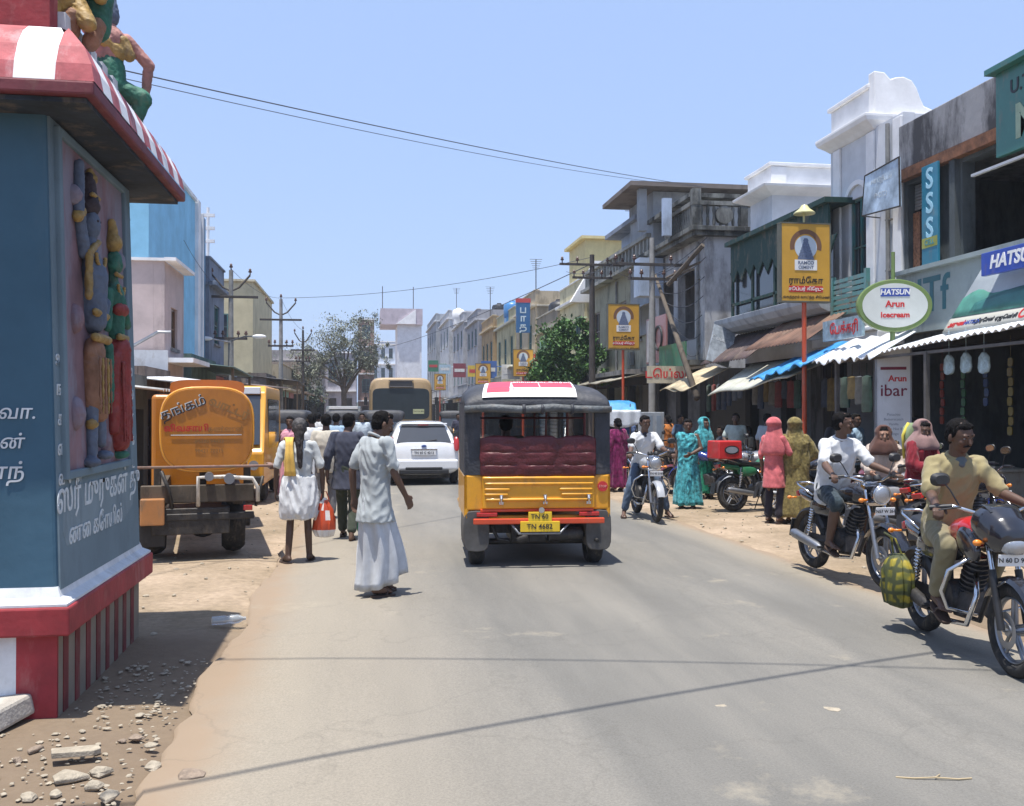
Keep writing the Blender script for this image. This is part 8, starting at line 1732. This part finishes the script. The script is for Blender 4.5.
ml = nn(nt, 'ShaderNodeMath', operation='MULTIPLY'); nt.links.new(ramp[0].outputs[0], ml.inputs[0]); nt.links.new(ramp[1].outputs[0], ml.inputs[1])
nz = nn(nt, 'ShaderNodeTexNoise'); nz.inputs['Scale'].default_value = 11; nt.links.new(tc.outputs['Object'], nz.inputs['Vector']); c1 = nn(nt, 'ShaderNodeValToRGB'); e = c1.color_ramp.elements; e[0].position = .4; e[0].color = (.11, .12, .02, 1); e[1].position = .6; e[1].color = (.33, .26, .02, 1); nt.links.new(nz.outputs['Fac'], c1.inputs['Fac'])
mx = nn(nt, 'ShaderNodeMixRGB'); mx.inputs['Color1'].default_value = (.05, .06, .02, 1); nt.links.new(ml.outputs[0], mx.inputs['Fac']); nt.links.new(c1.outputs[0], mx.inputs['Color2']); nt.links.new(mx.outputs[0], b.inputs['Base Color']); b.inputs['Roughness'].default_value = .7
for i_, v_ in enumerate(m.v): m.v[i_] = v_ + V((1, .6, 0)) * (.034 * noise.noise(v_ * 13)) - V((0, 0, .03 * abs(noise.noise(v_ * 9))))
tag(put(m, 'cloth_bag', bm, None, loc=tuple(p), smooth=True), 'yellow and black checked bag hanging behind the khaki rider', 'bag')
# parked
base = motorbike('parked dark blue motorbike nearest the teal sari woman', (6.75, 17.9, 0), R(35), blu, blk, lean=R(-9), guard=True)
base['group'] = 'motorbikes parked before the shops'
def park(label, loc, rz, tank=None):
    c = copy_tree(base, label=label, loc=loc, rz=rz)
    if tank:
        for ch in COL.objects:
            if ch.parent == c and ch.name.split('.')[0] in ('tank', 'front_mudguard', 'headlight_shell', 'side_panel'):
                ch.data = ch.data.copy(); ch.data.materials[0] = tank
    return c
park('parked black motorbike close behind the dark blue one', (6.6, 19.6, 0), R(50), blk)
g = park('parked green motorbike carrying the red box', (6.85, 15.6, 0), R(-80), gbk)
park('parked maroon motorbike right behind the white shirted rider', (7.0, 12.3, 0), R(-60), mrn)
park('parked silver motorbike between the totem and the khaki rider', (6.9, 11.2, 0), R(-75), slv)
park('parked black motorbike nearest the right edge under the white awning', (6.9, 9.9, 0), R(-70), blk)
park('parked blue motorbike half hidden behind the khaki rider', (7.2, 10.6, 0), R(-72), None)
park('parked black motorbike standing beside the feeder box', (6.5, 21.2, 0), R(60), blk)
park('parked maroon motorbike between the feeder box and the teal sari woman', (6.9, 18.7, 0), R(75), mrn)
park('parked silver motorbike right behind the red box', (7.35, 16.7, 0), R(100), slv)
park('parked black motorbike behind the coral scarfed woman', (7.3, 14.6, 0), R(-95), blk)
m = MB(); m.box((0, 0, 0), (.46, .42, .31), taper=.96); q = wm(g) @ V((0, -.70, 1.065)); rb = put(m, 'delivery_box', paint('box_red', (.55, .03, .03)), None, loc=tuple(q), bevel=.02); rb.rotation_euler = (0, 0, R(8)); tag(rb, 'red box with a dark oval badge strapped on the parked green motorbike', 'box')
T0 = frame('S', (0, -.213, 0)); m = MB(); m.loft([m.ring(T0 @ V((.02, 0, z)), V((1, 0, 0)), V((0, 0, 1)), .14, .075, 28) for z in (-.002, .003)]); bd = put(m, 'badge', blackp, rb); m = MB(); m.loft([m.ring(T0 @ V((.02, 0, z)), V((1, 0, 0)), V((0, 0, 1)), .115, .055, 28) for z in (.0, .005)]); put(m, 'badge_centre', M('badge_grey', (.28, .30, .34), bump=0), bd)
# seated women between the parked bikes
P = gx(893, 455, 6.9)
person('woman with a brown head scarf sitting sideways on a parked motorbike', (7.0, 12.05, .27), R(150), dict(SIT), h=1.55, tone=.30, face=(-.2, 1, 0), voxel=.011, wear=[('veil', cloth('brown_veil', (.10, .05, .04)), {'drop': .1}), ('shawl', cloth('pale_stole', (.48, .40, .34)), {'low': .1}), ('trousers', cloth('brown_sk', (.10, .05, .04)), {'sit': 1})], seed=31)
person('woman in maroon with a dusty pink head scarf sitting behind the khaki rider', (6.95, 11.0, .36), R(200), dict(SIT), h=1.55, voxel=.011, face=(.4, .9, -.2), wear=[('veil', cloth('dusty_pink', (.27, .17, .16)), {'drop': .08}), ('shawl', cloth('maroon_dress', (.20, .02, .03)), {'low': .1}), ('trousers', cloth('maroon_dress', (0, 0, 0)), {'sit': 1})], seed=32)
m = MB(); m.loft([m.ring(V((0, 0, z)), V((1, 0, 0)), V((0, 1, 0)), a_, .10, 20, p=3.5) for z, a_ in ((-.24, .12), (-.1, .16), (.1, .18), (.2, .16), (.26, .10))]); gb = put(m, 'rucksack', cloth('sage_bag', (.25, .32, .18)), None, loc=(7.05, 11.35, 1.30), smooth=True); tag(gb, 'sage green rucksack with yellow edge behind the woman in maroon', 'bag')
m = MB(); m.tube([(-.18, -.02, -.2), (-.20, -.02, .1), (-.12, -.02, .26)], .02, 8); put(m, 'yellow_edge', cloth('bag_yellow', (.6, .5, .08)), gb, smooth='all')

# ---------------------------------------------------------------- goods hanging in the shop mouths, extra boards
rnd = random.Random(11)
gcol = [(.04, .055, .09), (.16, .03, .03), (.15, .145, .13), (.03, .07, .06), (.15, .11, .04), (.07, .04, .07), (.09, .10, .115)]
gnm = ['navy', 'red', 'off white', 'teal', 'mustard', 'purple', 'grey']
k = 0
for X_, a_, b_, z_, n_, pl in ((8.75, 15.6, 17.4, 2.35, 7, 'under the blue tarpaulin'), (8.6, 18.0, 20.4, 2.35, 8, 'under the pale awning'), (8.7, 21.2, 23.6, 2.4, 7, 'under the straw coloured flaps')):
    for i in range(n_):
        y = a_ + (b_ - a_) * i / n_; c_ = rnd.randrange(7); h_ = rnd.uniform(.35, .7); m = MB(); w_ = rnd.uniform(.13, .2)
        m.loft([m.ring(V((0, 0, -z * h_)), V((0, 1, 0)), V((1, 0, 0)), w_ * q, .035 * q, 16, p=3) for z, q in ((0, .25), (.05, .9), (.3, .8), (.7, .95), (1, .85))]); m.tube([(0, 0, -.01), (0, 0, .22)], .006, 5)
        o = put(m, 'hanging_garment', cloth('garment_%d' % c_, gcol[c_], var=.3), None, loc=(X_, y, z_), smooth=True)
        tag(o, '%s garment hanging %s, number %d from the right in its row' % (gnm[c_], pl, i + 1), 'garment', 'garments hanging in the shop mouths')
bd = [(8.0, 40.5, 4.4, 'pale green', (.25, .45, .30)), (7.9, 46.0, 4.0, 'red', (.45, .07, .06)), (7.9, 51.5, 3.9, 'white', (.62, .62, .60)), (7.8, 60, 4.4, 'blue', (.06, .14, .40)), (7.7, 67, 4.6, 'yellow', (.62, .45, .06)), (7.4, 75, 5.0, 'maroon', (.25, .05, .07)), (7.0, 84, 5.5, 'pale blue', (.40, .55, .65)), (6.6, 93, 6.2, 'dark green', (.04, .18, .10))]
for i, (x, y, z, cn, c_) in enumerate(bd):
    m = MB(); m.box((0, 0, 0), (1.0, .12, .8 + .3 * (i % 2))); m.cyl((.5, .03, .2), (1.4, .03, .2), .03, n=6); o = put(m, 'projecting_signboard', paint('proj_%d' % i, c_, dirt=.3), None, loc=(x, y, z)); tag(o, cn + ' board projecting from the far right hand row of houses', 'signboard')
    m = MB(); m.box((0, -.065, 0), (.8, .006, .25)); put(m, 'print_band', paint('proj_b%d' % (i % 3), [(.7, .7, .68), (.5, .05, .05), (.05, .08, .2)][(i + (i in (2,))) % 3]), o)
for i, (x, y, z, cn) in enumerate(((9.6, 46.5, 5.8, 'over the brown grey shop house'), (9.3, 60, 7.3, 'over the olive yellow house'), (8.2, 84, 9.4, 'over the pale grey flat roofed house'))):
    m = MB(); m.lathe([(.5, 0), (.55, .1), (.55, .8), (.45, .95), (.2, 1.05), (.18, 1.12)], (0, 0, .4), n=18); m.box((0, 0, .2), (.9, .9, .4)); tag(put(m, 'water_tank', [black_m, paint('tank_blue', (.05, .2, .45)), trim_w][i], None, loc=(x, y, z), smooth=True), ['black', 'blue', 'white'][i] + ' round water tank ' + cn, 'water tank')
for i, (x, y, z, h_) in enumerate(((9.4, 52, 8.2, 2.0), (9.2, 70, 8.4, 2.6), (8.4, 88, 10.2, 3.0), (9.4, 33.0, 8.2, 1.2))):
    m = MB(); m.cyl((0, 0, 0), (0, 0, h_), .03, n=6)
    for q in range(5): m.cyl((-.35 + .04 * q, 0, h_ - .12 * q), (.35 - .04 * q, 0, h_ - .12 * q), .012, n=4)
    tag(put(m, 'antenna', pole_i, None, loc=(x, y, z)), ['antenna on the tan house roof', 'tall antenna on the orange brown house roof', 'tallest antenna, on the pale grey flat roof', 'short antenna on the blue penthouse roof'][i], 'antenna')
for i, (X_, a_, b_) in enumerate(((9.55, 6.4, 14.9), (9.5, 15.4, 17.5), (9.5, 18.0, 21.9), (9.3, 24.4, 28.4))):
    pass
m = MB(); m.bx((8.75, 5.9, -.02), (12.5, 28.5, .06)); tag(put(m, 'shop_floor', M('floor_shade', (.07, .06, .05), rough=.9, var=.3, dirt=.4), None), kind='structure')  # slab added under the shops, its dark colour standing in for their shade

# more shoppers, strips of sachets, crates, pipes
for px, py, X_, lb, shc, rz, hr in ((668, 0, 8.2, 'woman in an orange sari in the shade left of the torn flaps', (.45, .16, .04), 30, 'bun'), (680, 0, 8.5, 'man in a dull blue shirt in the shade left of the torn flaps', (.10, .16, .25), 200, 'short'), (748, 0, 8.4, 'boy in a cream shirt between the two shoppers under the pale awning', (.42, .38, .30), 100, 'short'), (706, 0, 8.3, 'man in a maroon shirt facing the old house shop', (.20, .03, .04), -80, 'short'), (914, 0, 8.6, 'man in grey shirt in the dark shop right of the totem', (.14, .15, .16), 190, 'short')):
    P = gx(px, 440, X_); wr_ = [('sari', cloth('sh2_%d' % px, shc), {'side': 1}), ('wrap', cloth('sh2_%d' % px, shc), {'hem': .06, 'wide': .23, 'name': 'sari_skirt'})] if hr == 'bun' else [('shirt', cloth('sh2_%d' % px, shc), {}), ('trousers', chtr, {})]
    person(lb, (P.x, P.y, .06 if X_ > 8.75 else 0), R(rz), dict(elL=(-.26, .05, 1.15), wrL=(-.18, .26, 1.08)), h=1.35 if 'boy' in lb else 1.6, hair=hr, voxel=.014, wear=wr_, seed=px)
rnd = random.Random(5); sc_ = [('red', (.14, .02, .015)), ('green', (.02, .08, .03)), ('blue', (.02, .04, .11)), ('yellow', (.16, .12, .025)), ('silver', (.13, .135, .14))]
for i in range(12):
    y = 13.4 - .52 * i; cn, c_ = sc_[i % 5]; m = MB(); n_ = rnd.randrange(5, 9)
    for j in range(n_): m.loft([m.ring(V((.01 * math.sin(j * 2 + i), 0, -.135 * j - .065)), V((0, 1, 0)), V((0, 0, 1)), .05 * q, .062 * q, 8, p=5) for q in (1,)] + [m.ring(V((.02 + .01 * math.sin(j * 2 + i), 0, -.135 * j - .065)), V((0, 1, 0)), V((0, 0, 1)), .045, .056, 8, p=5)])
    m.cyl((.01, 0, .3), (.01, 0, -.135 * n_), .003, n=4)
    tag(put(m, 'sachet_strip', paint('sachet_' + cn, c_, rough=.25), None, loc=(8.75, y, 2.45)), '%s sachet strip in the right edge shop, %s from the totem' % (cn, ['first', 'second', 'third', 'fourth', 'fifth', 'sixth', 'seventh', 'eighth', 'ninth', 'tenth', 'eleventh', 'last'][i]), 'sachet strip', 'sachet strips hanging in the right edge shops')
for i, (x, y, z, cn, c_, lb) in enumerate(((8.3, 14.3, 0, 'blue', (.04, .12, .35), 'plastic crate on the ground left of the totem'), (8.3, 14.3, .31, 'red', (.40, .04, .03), 'plastic crate stacked on the blue one left of the totem'), (8.4, 12.0, 0, 'yellow', (.5, .36, .04), 'plastic crate at the foot of the pale counter'), (8.0, 19.6, 0, 'green', (.05, .22, .08), 'plastic crate under the pale awning'), (8.0, 19.6, .31, 'orange', (.5, .16, .02), 'plastic crate stacked on the green one'), (8.1, 20.6, 0, 'grey', (.2, .21, .22), 'plastic crate on the ground under the pale awning'))):
    m = MB(); 
    for q in (-1, 1): m.box((.22 * q, 0, .15), (.02, .34, .30)); m.box((0, .18 * q, .15), (.46, .02, .30))
    m.box((0, 0, .015), (.42, .34, .03)); m.box((0, -.193, .22), (.3, .006, .03)); m.box((0, -.193, .10), (.36, .006, .03)); m.box((-.233, 0, .2), (.006, .26, .03))
    tag(put(m, 'crate', paint('crate_' + cn, c_, dirt=.4), None, loc=(x, y, z), bevel=.006), cn + ' ' + lb, 'crate', 'plastic crates before the shops')
def find_t(nm): return [o for o in COL.objects if o.type == 'EMPTY' and o.get('label', '').startswith(nm)][0]
for nm, X_, y, z0, z1 in (('white house with arched', 9.13, 15.55, 2.9, 6.8), ('old peeling house', 8.89, 24.6, 3.1, 6.3), ('long two storey', 8.94, 29.3, 3.1, 6.4), ('long two storey', 8.94, 33.2, 3.1, 6.4), ('white house with green', 9.13, 18.0, 4.0, 5.6)):
    t = find_t(nm); m = MB(); m.cyl((X_, y, z0), (X_, y, z1), .04, n=8)
    for q in range(int((z1 - z0) / .9)): m.box((X_ + .02, y, z0 + .4 + .9 * q), (.08, .12, .03))
    put(m, 'drain_pipe', M('pipe_grey', (.22, .22, .21), rough=.7, var=.3, dirt=.4), t, world=True, smooth=True)
for nm, X_, y, z in (('white house with arched', 9.12, 15.9, 3.5), ('old peeling house', 8.86, 27.9, 3.6), ('long two storey', 8.9, 31.2, 3.5)):
    t = find_t(nm); m = MB(); m.box((X_, y, z), (.14, .34, .44)); m.cyl((X_, y, z - .2), (X_, y, z - .6), .015, n=6); put(m, 'meter_box', paint('meter_grey', (.18, .19, .19), dirt=.5), t, world=True, bevel=.01)
# ---------------------------------------------------------------- air
p = MB(); p.bx((-60, -8, -1.2), (90, 420, 22))
hz = put(p, 'haze', [], None); hm = bpy.data.materials.new('pale_air'); hm.use_nodes = True; nt = hm.node_tree
nt.nodes.remove(nt.nodes['Principled BSDF']); pv = nt.nodes.new('ShaderNodeVolumePrincipled'); pv.inputs['Color'].default_value = (.80, .88, 1.0, 1); pv.inputs['Density'].default_value = .0008; pv.inputs['Anisotropy'].default_value = .2
nt.links.new(pv.outputs[0], nt.nodes['Material Output'].inputs['Volume']); hz.data.materials.clear(); hz.data.materials.append(hm); hz['kind'] = 'stuff'
SC.cycles.volume_bounces = 0; SC.cycles.max_bounces = 6; SC.cycles.use_denoising = True
bpy.data.scenes.remove(TMP)
